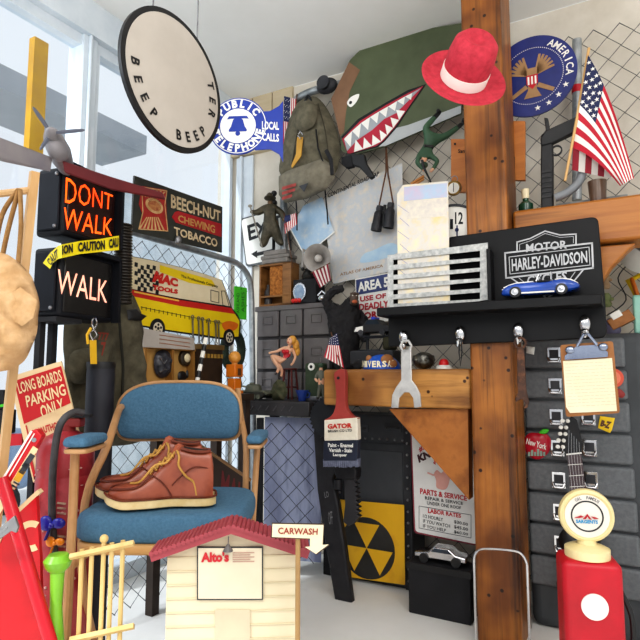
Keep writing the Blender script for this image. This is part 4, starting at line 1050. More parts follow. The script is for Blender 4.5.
# labour rates sign
q = RW(.26); ls = thing('rates_sign', 'white sign with dark red border listing labor rates, left of the post', 'sign', q.hit(440, 540))
QB = [(410, 424), (478, 436), (478, 546), (414, 533)]
m = M(); m.shape(q, rrect(q, QB, [.012] * 4), .003); m.make('border', mat('border_red', '#8e3a48', '#7c2c3c', rough=.5), ls)
m = M(); m.shape(q, rrect(q, [(411.5, 426), (478, 438), (478, 544.5), (415.5, 531.5)], [.012] * 4), .001, .0016); m.make('plate', mat('sign_white', '#ecebe8', '#e0dfdc', rough=.45), ls)
letters(ls, q, [('PARTS & SERVICE', [(420, 488), (467, 496), (467, 501), (420, 494)]), ('LABOR RATES', [(428, 508), (461, 514), (461, 518), (428, 513)]), ('#2', [(418, 448), (424, 443), (426, 449), (420, 453)]), ('!', [(434, 458), (437, 460), (436, 465), (433, 463)])], RED, .003, .03)
letters(ls, q, [('KN', [(417, 455), (429, 450), (431, 457), (419, 463)]), ('KLE', [(431, 449.5), (442, 445), (444, 452), (433, 456)])], mat('dark_maroon', '#481c24', rough=.5), .003, .06)
letters(ls, q, [('REPAIR & SERVICE', [(425, 496), (463, 502), (463, 505), (425, 499.5)]), ('UNDER ONE ROOF', [(427, 501), (461, 506.5), (461, 509.5), (427, 504.5)]),
                ('1/2 HOURLY', [(423, 514), (443, 518), (443, 521.5), (423, 517.5)]), ('$30.00', [(454, 520), (468, 523), (468, 526.5), (454, 523.5)]),
                ('IF YOU WATCH', [(423, 519), (450, 524.5), (450, 528), (423, 522.5)]), ('$45.00', [(454, 525), (468, 528), (468, 531.5), (454, 528.5)]),
                ('IF YOU HELP', [(423, 524), (446, 529), (446, 532), (423, 527.5)]), ('$60.00', [(454, 530), (468, 533), (468, 536), (454, 533.5)])], BLKM, .003, .012)
m = M(); m.strip(q, [(419, 506), (471, 515), (471, 538), (419, 528)], .0018, .0025, closed=True); m.make('frame_line', GRY, ls)
m = M(); m.pillow(q, [(436, 480), (434, 474), (437, 470), (441, 473), (444, 471), (449, 473), (450, 478), (446, 489), (437, 488)], .001, .003, rings=2); m.strip(q, [(428, 473), (433, 475), (440, 474), (446, 475)], .005, .004); m.make('fist_drawing', mat('drawing_pink', '#e8b0a4', '#d89c90', rough=.5), ls)
# paint brush
q = RW(.50); br = thing('paint_brush', 'large hanging paint brush with red handle and printed white ferrule', 'brush', q.hit(341, 468))
m = M(); m.sheet(q, spline([(336, 371), (342, 369), (345, 374), (345, 395), (346, 408), (352, 416), (357, 419), (325, 421), (331, 416), (335, 408), (336, 392), (334, 376)], 60), .022, .012); m.make('handle', mat('handle_red', '#a8453e', '#90362f', rough=.4), br, bevel=.006, seg=3)
m = M(); m.disc(q, .005, .002, .0135, a=q.ab(340, 378)[0], b=q.ab(340, 378)[1], n=14); m.make('hole', BLK, br)
m = M(); m.sheet(q, [(324, 420), (357, 417.5), (358, 440), (324, 441)], .026, .014); m.make('ferrule', mat('ferrule_white', '#ece4d4', '#d8cfbc', rough=.5, scale=20), br, bevel=.003)
letters(br, q, [('GATOR', [(327.5, 424), (352, 423), (352, 428), (327.5, 429)])], mat('gator_red', '#c83020', rough=.5), .0155, .05)
letters(br, q, [('BRUSH CO LTD', [(328, 430), (352, 429), (352, 431.5), (328, 432.5)])], BLKM, .0155, .03)
m = M(); m.sheet(q, [(323.5, 441), (357.5, 440), (357, 461), (323, 461)], .024, .013); m.make('bristle_cover', mat('cover_navy', '#1c2234', '#272d40', rough=.5), br, bevel=.002)
letters(br, q, [('Paint - Enamel', [(328, 443), (353, 443.5), (353, 447.5), (328, 447)]), ('Varnish - Stain', [(329, 448), (352, 448.5), (352, 452.5), (329, 452)]), ('Lacquer', [(333, 453), (347, 453.5), (347, 457.5), (333, 457)])], WHT, .0145, .03)
m = M()
for j in range(18):
    x = 323 + j * 1.95; m.sheet(q, [(x, 459), (x + 1.8, 459), (x + 1.5 , 468 - random.uniform(0, 2)), (x + .2, 468 - random.uniform(0, 2))], .02, .0125)
m.make('bristles', mat('bristle_grey', '#787c90', '#5c6074', rough=.7, scale=60), br)
# pipe wrench
q = RW(.40); pwn = thing('pipe_wrench', 'huge black pipe wrench leaning upright below the paint brush', 'wrench', q.hit(345, 600))
iron = mat('cast_iron', '#343336', '#2a292c', rough=.5, metal=.4, scale=20, bump=.1)
m = M(); m.sheet(q, [(313, 430), (322, 424), (333, 428), (336, 470), (332, 480), (337, 500), (344, 545), (352, 606), (336, 610), (325, 545), (317, 490)], .03); m.make('handle', iron, pwn, bevel=.007, seg=3)
m = M(); m.sheet(q, [(332, 466), (352, 465), (356, 470), (355, 480), (336, 480)], .05, .012); m.make('collar', iron, pwn, bevel=.006, seg=3)
m = M(); teeth = [(345, 470), (354, 470)]
for j in range(9): teeth += [(354 + j * .3, 478 + j * 4.6), (357.5 + j * .3, 480 + j * 4.6), (354.5 + j * .3, 482 + j * 4.6)]
m.sheet(q, teeth + [(355, 523), (348, 526), (343, 522), (345, 505), (344, 485)], .024, .006); m.make('jaw', mat('jaw_iron', '#4a494c', '#3c3b3e', rough=.45, metal=.5), pwn, bevel=.002)
m = M(); m.cyl(q.hit(338, 484, .01) - q.v * .016, q.hit(338, 484, .01) + q.v * .016, .014); m.make('knurl_nut', iron, pwn)
letters(pwn, q, [('LO', [(324, 492), (328, 491), (329, 497), (325, 498)]), ('OFF', [(328, 512), (332, 511), (333, 524), (329, 525)])], mat('stamp_grey', '#8a8a8c', rough=.5), .0015, .0)
# toothed disc behind the brush
q = RW(.43); c = q.ab(328, 418); m = M(); R_ = .075
m.shape(q, [(c[0] + (R_ if j % 2 else R_ * .9) * cos(2 * PI * j / 60), c[1] + (R_ if j % 2 else R_ * .9) * sin(2 * PI * j / 60)) for j in range(60)], .004)
tag(m.make('saw_blade', mat('blade_dark', '#3a3b3f', '#2e2f33', rough=.45, metal=.6)), 'dark toothed circular saw blade half hidden behind the paint brush handle', 'saw blade')
# box and chrome car low beside the post
q = RW(.38)
a0_, a1_ = q.ab(408, 570)[0], q.ab(470, 570)[0]; zq = q.ab(440, 567)[1]
m = M(); m.lbox(q, a0_, a1_, 0, zq, -.09, 0); bxo = tag(m.make('black_box', BLKM, bevel=.004), 'plain black box on the floor below the rates sign', 'box')
m = M(); m.lbox(q, a0_ - .004, a1_ + .004, zq - .02, zq - .001, -.094, .004); m.make('lid', BLK, bxo)
ch = thing('chrome_model_car', 'chrome model car on the black box below the rates sign', 'toy car', q.p((a0_ + a1_) / 2, zq, -.045))
am = (a0_ + a1_) / 2; m = M(); pr = [(-.085, .012), (-.085, .03), (-.04, .036), (-.02, .052), (.03, .052), (.05, .036), (.085, .032), (.085, .012)]
m.prism([q.p(am + x, zq + y, -.018) for x, y in pr], -q.n * .055); m.make('body', CHR, ch, bevel=.006, seg=3)
for s_ in (-.052, .052):
    for c_ in (-.024, -.075): M().lathe(q.p(am + s_, zq + .015, c_), q.n, [(0, 0), (.015, 0), (.015, .012), (0, .012)], 16).make('wheel', BLK, ch)
m = M(); m.prism([q.p(am + x, zq + y, -.017) for x, y in [(-.028, .037), (-.016, .049), (.027, .049), (.04, .037)]], -q.n * .057); m.make('window', MATS['dark_glass'], ch)
# wire holder in front of the post
q = RW(.52); m = M(); m.tube(curve3([q.hit(474, 560), q.hit(476, 553), q.hit(484, 549), q.hit(514, 551), q.hit(523, 556), q.hit(527, 564)], 20), .0035, 8)
p0, p1 = q.hit(474, 560), q.hit(527, 564)
for p in (p0, p1): m.tube([p, V((p.x, p.y, .004))], .0035, 8)
m.tube([V((p0.x, p0.y, .004)), V((p1.x, p1.y, .004))], .0035, 8)
tag(m.make('wire_stand', CHR), 'thin chrome wire hoop stand in front of the post foot', 'stand')
# ================================================================ CROSSING SIGNAL
b = rad(19)
SG = Pl(P(62, 240, 1.32), (cos(b), -sin(b), 0))     # lettered faces look right
SS = Pl(P(62, 240, 1.32), (-sin(b), -cos(b), 0))    # left flank looks at the camera
a1 = SG.ab(117, 215)[0]
hb = mat('housing_black', '#111217', '#181a20', rough=.55, spec=.25, scale=6)
cs_ = thing('crossing_signal', 'black two-lamp pedestrian crossing signal on a post with glowing letters', 'signal', V((SG.o.x, SG.o.y, 0)) + SG.u * .07 - SG.n * .04)
DP = SS.ab(36, 210)[0]            # negative: flank width
for zt, zb, nm in ((SS.ab(62, 166)[1], SS.ab(62, 234)[1], 'upper'), (SS.ab(60, 246)[1], SS.ab(60, 316)[1], 'lower')):
    m = M(); m.lbox(SG, 0, a1, zb, zt, DP, 0)
    hs = m.make('lamp_housing', hb, cs_, bevel=.009, seg=3)
    m = M(); m.lbox(SG, .012, a1 - .012, zb + .012, zt - .012, -.002, .0015); m.make('lens', mat('lens_' + nm, '#2a0e0c' if nm == 'upper' else '#161414', rough=.25), hs, bevel=.004)
    m = M(); m.lbox(SG, 0, a1, zt - .004, zt + .008, -.002, .02); m.lbox(SG, a1 - .006, a1 + .004, zb, zt, -.002, .02); m.make('visor', hb, hs)
    m = M(); m.lbox(SG, -.006, .0, zb + .012, zt - .012, DP + .01, -.01); m.make('side_door', mat('housing_side', '#16181f', '#1d2028', rough=.6, spec=.2, scale=8), hs, bevel=.003)
    for z in (zb + .02, zt - .02): M().ell(SG.p(-.007, z, -.018), .005, n=10, m=6).make('bolt', STL, hs)
e1 = mat('lit_orange', '#ff3c10', '#ff7a1c', emit=1.5, scale=5, lo=.4, hi=.7); e2 = mat('lit_pink', '#ffc4aa', '#f08a70', emit=.8, scale=8)
letters(cs_, SG, [('DONT', [(66, 177), (113, 195), (112, 210), (65, 203)]), ('WALK', [(64, 207), (113, 219), (112, 236), (62, 229)])], e1, .004, -.004, 'lit_letters')
letters(cs_, SG, [('WALK', [(58, 269), (108, 281), (107, 303), (56, 293)])], e2, .004, .0, 'lit_letters')
m = M()
pz = SS.ab(60, 316)[1]
for a in (.004, .042): m.lbox(SG, a, a + .016, -SG.o.z, pz + .003, DP + .012, DP + .028)
m.lbox(SG, -.002, .08, pz - .012, pz, DP, -.004); m.lbox(SG, .004, .075, -SG.o.z, -SG.o.z + .012, DP - .02, -.02); m.make('post', BLKM, cs_)
# tape
tp_ = thing('caution_tape', 'yellow caution tape stretched round the signal between its two lamps', 'tape', SG.hit(90, 250))
m = M(); A = [SG.hit(119, 235.5, .028), SG.hit(100, 239, .029), SG.hit(80, 241, .029), SG.hit(62, 244.5, .025)]; B = [SG.hit(119, 250, .028), SG.hit(100, 252, .029), SG.hit(80, 254, .029), SG.hit(62, 258, .025)]
A += [SS.hit(58, 246, .014), SS.hit(50, 253, .011), SS.hit(43, 263, .013)]; B += [SS.hit(58, 259, .014), SS.hit(53, 263, .011), SS.hit(50, 269, .013)]
vs = A + B; n = len(A); m.add(vs, [(i, i + 1, n + i + 1, n + i) for i in range(n - 1)]); m.make('tape_band', mat('tape_yellow', '#f0dc20', '#e4cc10', rough=.35), tp_)
letters(tp_, SG, [('CAUTION', [(78, 242.5), (105, 240), (105, 249.5), (78, 252)]), ('CAU', [(109, 239), (118.5, 237.5), (118.5, 247), (109, 248.5)]), ('ION', [(62, 245.5), (73, 243.5), (73, 252.5), (62, 255)])], BLK, .0305, .05)
letters(tp_, SS, [('CAUT', [(46, 260.5), (57, 248.5), (58, 257), (51, 266)])], BLK, .0145, .03)
# model plane on top
zt = SS.ab(62, 166)[1]
d = 1.22; k = d / F
pn = thing('model_plane', 'grey model fighter plane with three-blade propeller perched on the signal', 'model plane', P(56, 167, d))
pg = mat('plane_grey', '#8e8a8c', '#787478', rough=.5, scale=12)
q = FP(51, 138, d - .05, 12)
m = M(); ax = (q.n + ZZ * .15).normalized(); 
rings = []
for h, r, dz in [(-.16, 5, 8), (-.12, 9, 6), (-.07, 11.5, 3), (-.02, 10.5, 1.5), (.01, 8.5, .5), (.02, 7, 0)]:
    rings.append([P(53, 139, d) + q.n * h + q.u * cos(t) * r * .92 * k + q.v * (sin(t) * r * 1.25 - dz) * k for t in [2 * PI * j / 24 for j in range(24)]])
m.loft(rings); m.ell(P(58, 150, d + .01), (9 * k, .035, 11 * k)); m.make('fuselage', pg, pn, smooth=70)
c = P(51, 133, d - .03)
m = M(); m.lathe(c - q.n * .012, q.n, [(6 * k, 0), (5.4 * k, .012), (3.6 * k, .024), (0, .03)], 20); m.make('spinner', pg, pn)
for (x, y) in ((33, 107), (85, 130), (40, 150)):
    e = P(x, y, d - .028); L = (e - c); s_ = q.n.cross(L).normalized()
    m = M(); m.loft([[c + L * t + s_ * w * k * sx + q.n * (.0015 * sy) for sx, sy in ((-1, 0), (0, 1), (1, 0), (0, -1))] for t, w in ((.05, 1), (.3, 1.9), (.7, 2), (.92, 1.5), (1, .5))]); m.make('propeller_blade', mat('blade_grey', '#4a4c58', '#5a5c68', rough=.4), pn, smooth=20)
wq = mat('wing_grey', '#9a9496', '#86828a', rough=.5, scale=10); wr_ = mat('wing_red', '#6e2428', '#581c22', rough=.5)
def wing(pts, th, mt_): 
    m = M(); m.prism(pts, V((.0, .012, -.0)) * th); return m.make('wing', mt_, pn, bevel=.004)
wl = wing([P(50, 156, d), P(0, 137, d - .17), P(-30, 126, d - .27), P(-30, 150, d - .27), P(0, 160, d - .17), P(48, 170, d)], 1, wq)
wrr = wing([P(62, 160, d + .02), P(110, 176, d + .13), P(162, 192, d + .26), P(165, 199, d + .26), P(110, 189, d + .13), P(64, 172, d + .02)], 1, wr_)
s = [P(2, 142, d - .168), P(32, 152, d - .062), P(32, 159, d - .062), P(2, 152, d - .168)]
m = M(); tq(m, 'AS B', [p - V((0, .016, 0)) for p in s], .0); m.make('lettering', mat('plane_mark', '#5c5860', rough=.5), pn)

# ================================================================ LEFT FRONT
# canvas bag on a wooden easel
es = thing('wooden_easel', 'pale wooden easel legs standing at the left edge', 'easel', V((P(28, 300, 1.16).x, P(28, 300, 1.16).y, 0)))
ew = mat('easel_wood', '#d6b080', '#bf9560', rough=.5, scale=(30, 30, 3))
for x0, y0, x1 in ((34.6, 172, 18.4), (-18, 178, -40)):
    a, b_ = P(x0, y0, 1.16), P(x1, 320, 1.16); dv = (b_ - a) / (a.z - b_.z); e = a + dv * a.z
    m = M(); m.tube([a, e], .0115, 4); m.make('leg', ew, es)
m = M(); m.tube([P(-20, 196, 1.16), P(33, 190, 1.16)], .008, 8); m.make('crossbar', ew, es)
cv = mat('canvas', '#d8b48a', '#c29a6c', rough=.95, scale=26, bump=.5, c3='#ccA67a')
tb_ = thing('canvas_bag', 'tan canvas shoulder bag hanging by its straps at the left edge', 'bag', P(10, 370, 1.1))
q = FP(8, 310, 1.10, 10)
m = M(); m.pillow(q, [(-34, 266), (-8, 253), (6, 254), (17, 261), (25, 268), (33, 280), (39, 300), (38, 318), (36, 335), (30, 352), (20, 364), (4, 371), (-30, 370), (-44, 320)], .05, wob=.02, wf=22, n=110, rings=22); m.make('bag_body', cv, tb_, smooth=80)
m = M(); m.pillow(q, [(4, 298), (20, 287), (37, 300), (33, 318), (22, 326), (6, 316)], .004, .047, wob=.008, wf=40, smooth=False); m.make('pocket_flap', cv, tb_, smooth=80)
for pts in ([(2, 258), (8, 230), (16, 200), (19, 189)], [(18, 264), (21, 225), (20, 189)], [(-6, 258), (2, 215), (19, 189)]):
    m = M(); m.tube(curve3([P(x, y, 1.12) for x, y in pts], 10), .008, 8, flat=.35); m.make('strap', mat('strap_tan', '#b48c5c', '#9c7648', rough=.9, scale=60), tb_)
# parking sign
PS = FP(45, 420, 1.292, 0)
ps = thing('parking_sign', 'red and cream parking sign tilted behind the extinguisher hose', 'sign', PS.hit(52, 478))
scr = mat('sign_cream', '#f0d8a8', '#e8caa0', rough=.6)
m = M(); m.sheet(PS, [(9, 377), (61, 361), (86, 462), (33, 482)], .006); m.make('board', scr, ps)
m = M(); m.poly(PS, [(14, 381), (61, 366), (70, 401), (22.5, 423)][:2] + [(70.5, 403), (24, 424)], .0015); m.make('red_field', mat('sign_red', '#d01c24', '#bc1820', rough=.4), ps)
letters(ps, PS, [('LONG BOARDS', [(16.5, 383), (60, 369.5), (62.5, 381), (19.5, 394)]), ('PARKING', [(25, 396), (64, 383.5), (66.5, 395), (27, 407.5)]), ('ONLY', [(39, 406), (62, 398), (65, 412), (42.5, 419.5)])], scr, .003, .02)
letters(ps, PS, [('UNAUTHORIZED', [(32, 430), (70, 417), (72, 424), (34, 437)]), ('VEHICLES', [(40, 438), (70, 428), (72, 435), (42, 446)]), ('TOWED', [(37, 448), (70, 437), (72, 444), (39, 455)])], MATS['sign_red'], .002, .03)
m = M(); m.strip(PS, [(30, 458), (35, 478), (45, 475)], .006, .002); m.strip(PS, [(26, 426), (33, 455), (74, 441)], .0025, .002); m.make('border_line', MATS['sign_red'], ps)
# extinguisher
d = 1.235; k = d / F; x = 64
ec = P(x, 500, d); ec.z = 0
ex = thing('fire_extinguisher', 'tall worn red fire extinguisher with black hose beside the chair', 'fire extinguisher', ec)
zt = P(x, 433, d - .04).z
er = mat('extinguisher_red', '#98242c', '#741820', c3='#a83a40', rough=.33, scale=14, lo=.3, hi=.7)
m = M(); R_ = 27 * k; m.lathe(ec, ZZ, [(0, .004), (R_ * .9, 0), (R_, .01), (R_, zt - .10), (R_ * .985, zt - .098), (R_ * .985, zt - .094), (R_, zt - .092), (R_, zt - .05), (R_ * .93, zt - .03), (R_ * .72, zt - .012), (R_ * .4, zt - .002), (R_ * .32, zt + .0), (0, zt)], 44); m.make('cylinder', er, ex, smooth=50)
m = M(); m.cyl(ec + ZZ * (zt - .004), ec + ZZ * (zt + .018), .3 * R_); m.box(ec + ZZ * (zt + .018) + V((.012, 0, 0)), (.045, .03, .02)); m.make('valve', mat('valve_red', '#8a2422', rough=.4), ex, bevel=.003)
m = M(); m.box(ec + ZZ * (zt + .033) + V((.025, -.005, 0)), (.06, .02, .007)); m.make('handle', BLKM, ex)
hz = thing
m = M(); m.tube(curve3([P(83, 413, d - .02), P(74, 412, d - .035), P(63, 420, d - .06), P(57, 436, d - .07), P(53, 470, d - .075), P(52, 510, d - .075), P(54, 545, d - .075), P(57, 590, d - .075), P(58, 640, d - .075)], 34), .0075, 12); m.make('hose', mat('hose_rubber', '#3c3a3c', '#4a484a', rough=.5, scale=40), ex)
m = M(); m.tube([P(58, 640, d - .075), P(58.5, 660, d - .075)], [.009, .013], 12); m.make('nozzle', BLK, ex)
th_ = rad(24); n_ = V((sin(th_), -cos(th_), 0)); q = Pl(V((ec.x, ec.y, H)) + n_ * (R_ + .0008), n_)
m = M()
for y0 in (503, 508, 513, 536, 541, 546): m.strip(q, [(x - 6, y0), (x + 1, y0 + .8)], .004, .001)
m.make('worn_print', mat('worn_print', '#c8b49a', '#98645a', rough=.7, scale=90), ex)
m = M()
for j in range(40):
    w_ = rad(random.uniform(-70, 60)); n2 = V((sin(w_), -cos(w_), 0)); z_ = random.uniform(.3, zt - .07); c_ = V((ec.x, ec.y, z_)) + n2 * R_; m.ell(c_, (.0035, .0035, random.uniform(.001, .003)), n=6, m=4)
m.make('paint_chips', mat('chips', '#cba49a', '#b88a84', rough=.7), ex)
# blue and orange bows on the hose
for (x_, y_, c1, nm, lb) in ((52, 525, '#2c2c98', 'blue', 'shiny dark blue ribbon bow tied round the extinguisher hose'), (55, 543, '#e88c20', 'orange', 'small orange ribbon bow low on the extinguisher hose')):
    s_ = 1 if nm == 'blue' else .7; q = FP(x_, y_, d - .088)
    m = M(); k2 = k * s_
    for sg_ in (-1, 1):
        m.ell(q.p(sg_ * 6 * k2, 1.5 * k2), (6.5 * k2, 7 * k2 if sg_ < 0 else 5 * k2, 3 * k2), (q.u, q.v, q.n)); 
    m.ell(q.p(0, 0, .002), 3 * k2); m.tube([q.p(-1 * k2, 0), q.p(-5 * k2, -13 * k2, .002)], [2.4 * k2, 3.5 * k2], 8, flat=.3)
    tag(m.make('ribbon_bow', mat('ribbon_' + nm, c1, rough=.25)), lb, 'bow')
# level
q = FP(18, 475, 1.0, 6)
lv = thing('spirit_level', 'red and cream spirit level leaning diagonally across the parking sign', 'level', q.hit(0, 520))
m = M(); m.sheet(q, [(30, 431), (36, 429), (42, 436), (10, 492), (-22, 548), (-32, 540), (4, 478)], .022); m.make('body', mat('level_red', '#d81c28', '#c01420', rough=.35), lv, bevel=.002)
m = M(); m.sheet(q, [(33, 446), (38, 449), (-16, 541), (-22, 536)], .001, .0015); m.make('scale_strip', scr, lv)
m = M(); m.strip(q, [(31, 432), (-20, 517)], .0035, .002); m.strip(q, [(34, 434), (-16, 519)], .0018, .002); m.make('white_line', WHT, lv)
m = M().mt(0)
for (x0, y0, l) in ((29, 460, 7), (24, 469, 3)): m.strip(q, [(x0 + 2, y0 - 3), (x0 - l * .5, y0 + l * .7)], .010, .003)
m.mt(1); m.strip(q, [(21, 473), (18, 478)], .012, .003); m.mt(0)
for j in range(3): m.strip(q, [(14 - j * 2, 482 + j * 3.2), (18.5 - j * 2, 484.7 + j * 3.2)], .0025, .003)
m.make('printed_blocks', [mat('ink_dark', '#3a3e44', rough=.5), mat('vial_gold', '#d8a020', rough=.4)], lv)
m = M(); m.cyl(q.hit(34, 440, -.001), q.hit(34, 440, .003), .004); m.make('rivet', STL, lv)
# red sign with a cream letter
q = FP(20, 540, 1.02, 4); rs = thing('red_board', 'red board with cream edge and a cream letter C below the level', 'sign', q.hit(14, 640))
m = M(); m.sheet(q, [(12, 518), (36, 495), (40, 560), (42, 660), (-18, 700), (-26, 600)], .012, 0); m.make('board', MATS['level_red'], rs)
m = M(); m.strip(q, [(9, 519), (37, 493)], .008, .001, th=.016); m.strip(q, [(9, 518), (-10, 560), (-28, 604)], .006, .001, th=.012); m.make('edge', scr, rs)
m = M(); c = q.ab(31, 536); m.ring(q, .028, .0115, .0012, .0015, n=30, a=c[0], b=c[1], a0=rad(60), a1=rad(300)); m.make('lettering', scr, rs)
q2 = q.off(-.03)
m = M(); e = P(28, 566, .96); a = P(2, 478, .99); dv = (e - a); e2_ = a + dv * (a.z / (a.z - e.z)) * .999; m.tube([a, e2_], .011, 12); tag(m.make('red_tube', mat('tube_red', '#d02030', '#b81828', rough=.25)), 'glossy red metal tube leaning in front of the red board', 'tube')
q = FP(8, 527, .93, 0)
m = M(); m.sheet(q, [(-12, 537), (8, 521), (14, 516), (18, 527), (16, 533), (11, 531), (-10, 546)], .006); m.strip(q, [(2, 531), (6, 528)], .004, .001)
tag(m.make('metal_bracket', mat('bracket_grey', '#a8a8a8', '#8c8c8e', rough=.4, metal=.7, scale=30), bevel=.001), 'grey metal bracket clamped on the glossy red tube', 'bracket')
q = FP(8, 440, 1.3, 0); m = M(); m.sheet(q, [(-40, 436), (22, 434), (22, 445), (-40, 450)], .02); tag(m.make('red_plank', mat('plank_red', '#c82030', '#a81824', rough=.5)), 'red plank at the left edge behind the level', 'plank')
bk = thing('black_toolbox', 'black slotted crate standing on the red plank at left edge', 'crate', q.hit(-4, 435))
m = M(); m.sheet(q, [(-40, 412), (10, 410), (9, 434), (-40, 436)], .03, -.002); m.sheet(q, [(-40, 389), (4, 390), (4, 410), (-40, 412)], .02, -.004); m.make('body', BLKM, bk, bevel=.003)
m = M(); m.strip(q, [(-6, 407), (5, 405)], .006, .002); m.make('green_label', GRN, bk)
# coat, hose, quiver
q = LW(.085)
ct_ = thing('hanging_coat', 'dark olive work coat hanging below the signal in front of the gate', 'coat', q.hit(108, 430))
cm_ = mat('coat_cloth', '#625c4a', '#484335', rough=.95, scale=24, bump=.4)
m = M(); m.pillow(q, [(66, 318), (90, 302), (118, 293), (136, 297), (141, 330), (143, 380), (144, 415), (141, 440), (106, 446), (66, 440), (63, 380)], .045, wob=.03, wf=9, smooth=True, n=80, rings=14); m.make('coat_body', cm_, ct_, smooth=80)
m = M(); m.tube(curve3([q.hit(118, 294, .045), q.hit(120, 330, .058), q.hit(123, 365, .058), q.hit(122, 400, .05)], 14), .004, 6); m.make('front_seam', mat('coat_dark', '#2c2a22', rough=.95), ct_)
m = M(); m.pillow(q, [(70, 355), (84, 348), (93, 352), (92, 378), (78, 384), (70, 378)], .02, .042, wob=.004); m.make('pocket', cm_, ct_, smooth=80)
m = M(); m.pillow(q, [(127, 310), (137, 309), (140, 313), (147, 316), (141, 321), (128, 320)], .006, .046, smooth=False); m.make('belt_buckle', BLK, ct_)
qq = q.off(.066)
letters(ct_, qq, [('777', [(98, 332), (109, 333), (108, 341), (98, 340)]), ('7', [(101, 342), (106, 342), (105, 356), (101, 356)])], mat('print_red', '#8e3a2c', rough=.8), .0, .03)
q = LW(.16); c0, c1_ = q.hit(123, 304), q.hit(123.5, 224); L = (c1_ - c0).length; k = dep(c0) / F
pf = []
for j in range(27): pf += [(7 * k, L * j / 27), (9 * k, L * (j + .35) / 27), (9 * k, L * (j + .6) / 27), (7 * k, L * (j + .95) / 27)]
tag(M().lathe(c0, c1_ - c0, pf, 20).make('corrugated_hose', mat('hose_dark', '#2c2620', '#3e362e', rough=.35), smooth=20), 'dark ribbed rubber hose hanging vertically right of the signal', 'hose')
q = LW(.20); d = dep(q.hit(97, 400)); k = d / F; c0 = q.hit(97, 470)
qv = thing('black_tube_case', 'tall black cylindrical tube case standing in front of the coat', 'tube', V((c0.x, c0.y, 0)))
c0 = V((c0.x, c0.y, 0)); zt = q.hit(97, 363).z
m = M(); m.lathe(c0, ZZ, [(0, 0), (13.5 * k, 0), (13.5 * k, zt), (12 * k, zt), (12 * k, zt - .05), (0, zt - .05)], 32); m.make('tube', mat('tube_black', '#22232a', '#2c2d36', rough=.55), qv)
m = M(); m.lathe(c0, ZZ, [(13.8 * k, zt - .015), (14.2 * k, zt - .005), (13.8 * k, zt + .003), (12 * k, zt + .003)], 32); m.make('rim', BLK, qv)
q = LW(.27); lk = thing('key_strap', 'yellow strap with steel snap hook hanging above the black tube', 'strap', q.hit(92, 363))
m = M(); m.sheet(q, [(90.5, 340), (96.5, 340), (97, 364), (91.5, 364)], .004); m.make('strap', mat('strap_yellow', '#e0b020', '#c89a14', rough=.6), lk)
m = M(); m.tube([q.hit(91, 328), q.hit(87, 335), q.hit(88, 344)], .004, 6, flat=.5); m.make('side_strap', MATS['strap_yellow'], lk)
m = M(); m.tube(curve3([q.hit(93, 340), q.hit(97, 335), q.hit(94, 329), q.hit(92, 322), q.hit(95, 318), q.hit(97, 323), q.hit(94, 330), q.hit(90, 333), q.hit(93, 340)], 24), .0022, 6); m.make('snap_hook', CHR, lk)

# ================================================================ SIGNS ON THE GATE
TS = LW(.16)
bs = thing('tobacco_sign', 'dark weathered tobacco sign with red pack emblem fixed above gate pipe', 'sign', TS.hit(178, 250))
m = M(); m.sheet(TS, [(134.5, 175.5), (222.5, 207), (222, 252.5), (132, 231)], .006); m.make('plate', mat('sign_charcoal', '#34352f', '#262722', rough=.5, scale=12), bs)
sc = mat('letter_aged', '#d8c4a0', '#b09a78', rough=.6, scale=40)
letters(bs, TS, [('BEECH-NUT', [(171, 194), (220.5, 211), (220.5, 221.5), (171, 208)]), ('TOBACCO', [(174, 226.5), (217.5, 239), (217.5, 247.5), (174, 235)])], sc, .002, .03)
m = M(); m.poly(TS, [(175, 212), (178, 211), (221.5, 224), (221.5, 237), (176, 222.5), (172, 217)], .0015); m.make('red_stripe', mat('stripe_red', '#b01c24', '#98141c', rough=.5), bs)
letters(bs, TS, [('CHEWING', [(178, 214.5), (215, 225.5), (215, 233.5), (178, 221.5)])], mat('letter_tan', '#c89a5c', '#a87c44', rough=.6), .003, .03)
m = M()
m.poly(TS, [(142, 186), (167, 190), (166, 200), (168, 231), (139, 229), (143, 215), (139, 204)], .0012); m.make('pack', mat('pack_red', '#a82a24', '#8c1e1a', rough=.5, scale=20), bs)
c = TS.ab(154, 206)
m = M().mt(0)
for j in range(7):
    t = (j - 3) * 4; m.poly(TS, [(152 + t - .9, 228 + j * .4), (152 + t + .9, 228.3 + j * .4), (153 + t * .45, 217), (152 + t * .45, 217)], .0022)
    m.poly(TS, [(153 + t - .9, 188 + j * .6), (153 + t + .9, 188.3 + j * .6), (153.5 + t * .6, 197), (152.5 + t * .6, 197)], .0022)
m.strip(TS, [(142, 187), (167, 191), (165, 205), (168, 231), (139, 229), (143, 212)], .003, .0024, closed=True)
m.disc(TS, .036, .001, .0024, a=c[0], b=c[1], r2=.023); m.mt(1).disc(TS, .026, .001, .0034, a=c[0], b=c[1], r2=.015)
m.make('pack_pattern', [mat('pack_tan', '#cda878', '#b08a58', rough=.6, scale=40), mat('pack_core', '#8c3a24', '#b8824c', rough=.6, scale=60)], bs)
m = M(); arc(m, 'BEECH NUT', Pl(TS.p(*c), TS.n), .0245, .008, 165, 15, .0048, True, 0); m.make('lettering', BRN, bs)
m = M(); m.cyl(TS.hit(178, 238, .01), TS.hit(178, 238, -.16), .006); m.ell(TS.hit(178, 240, .008), (.012, .014, .01), TS.R); m.make('clamp', STL, bs)
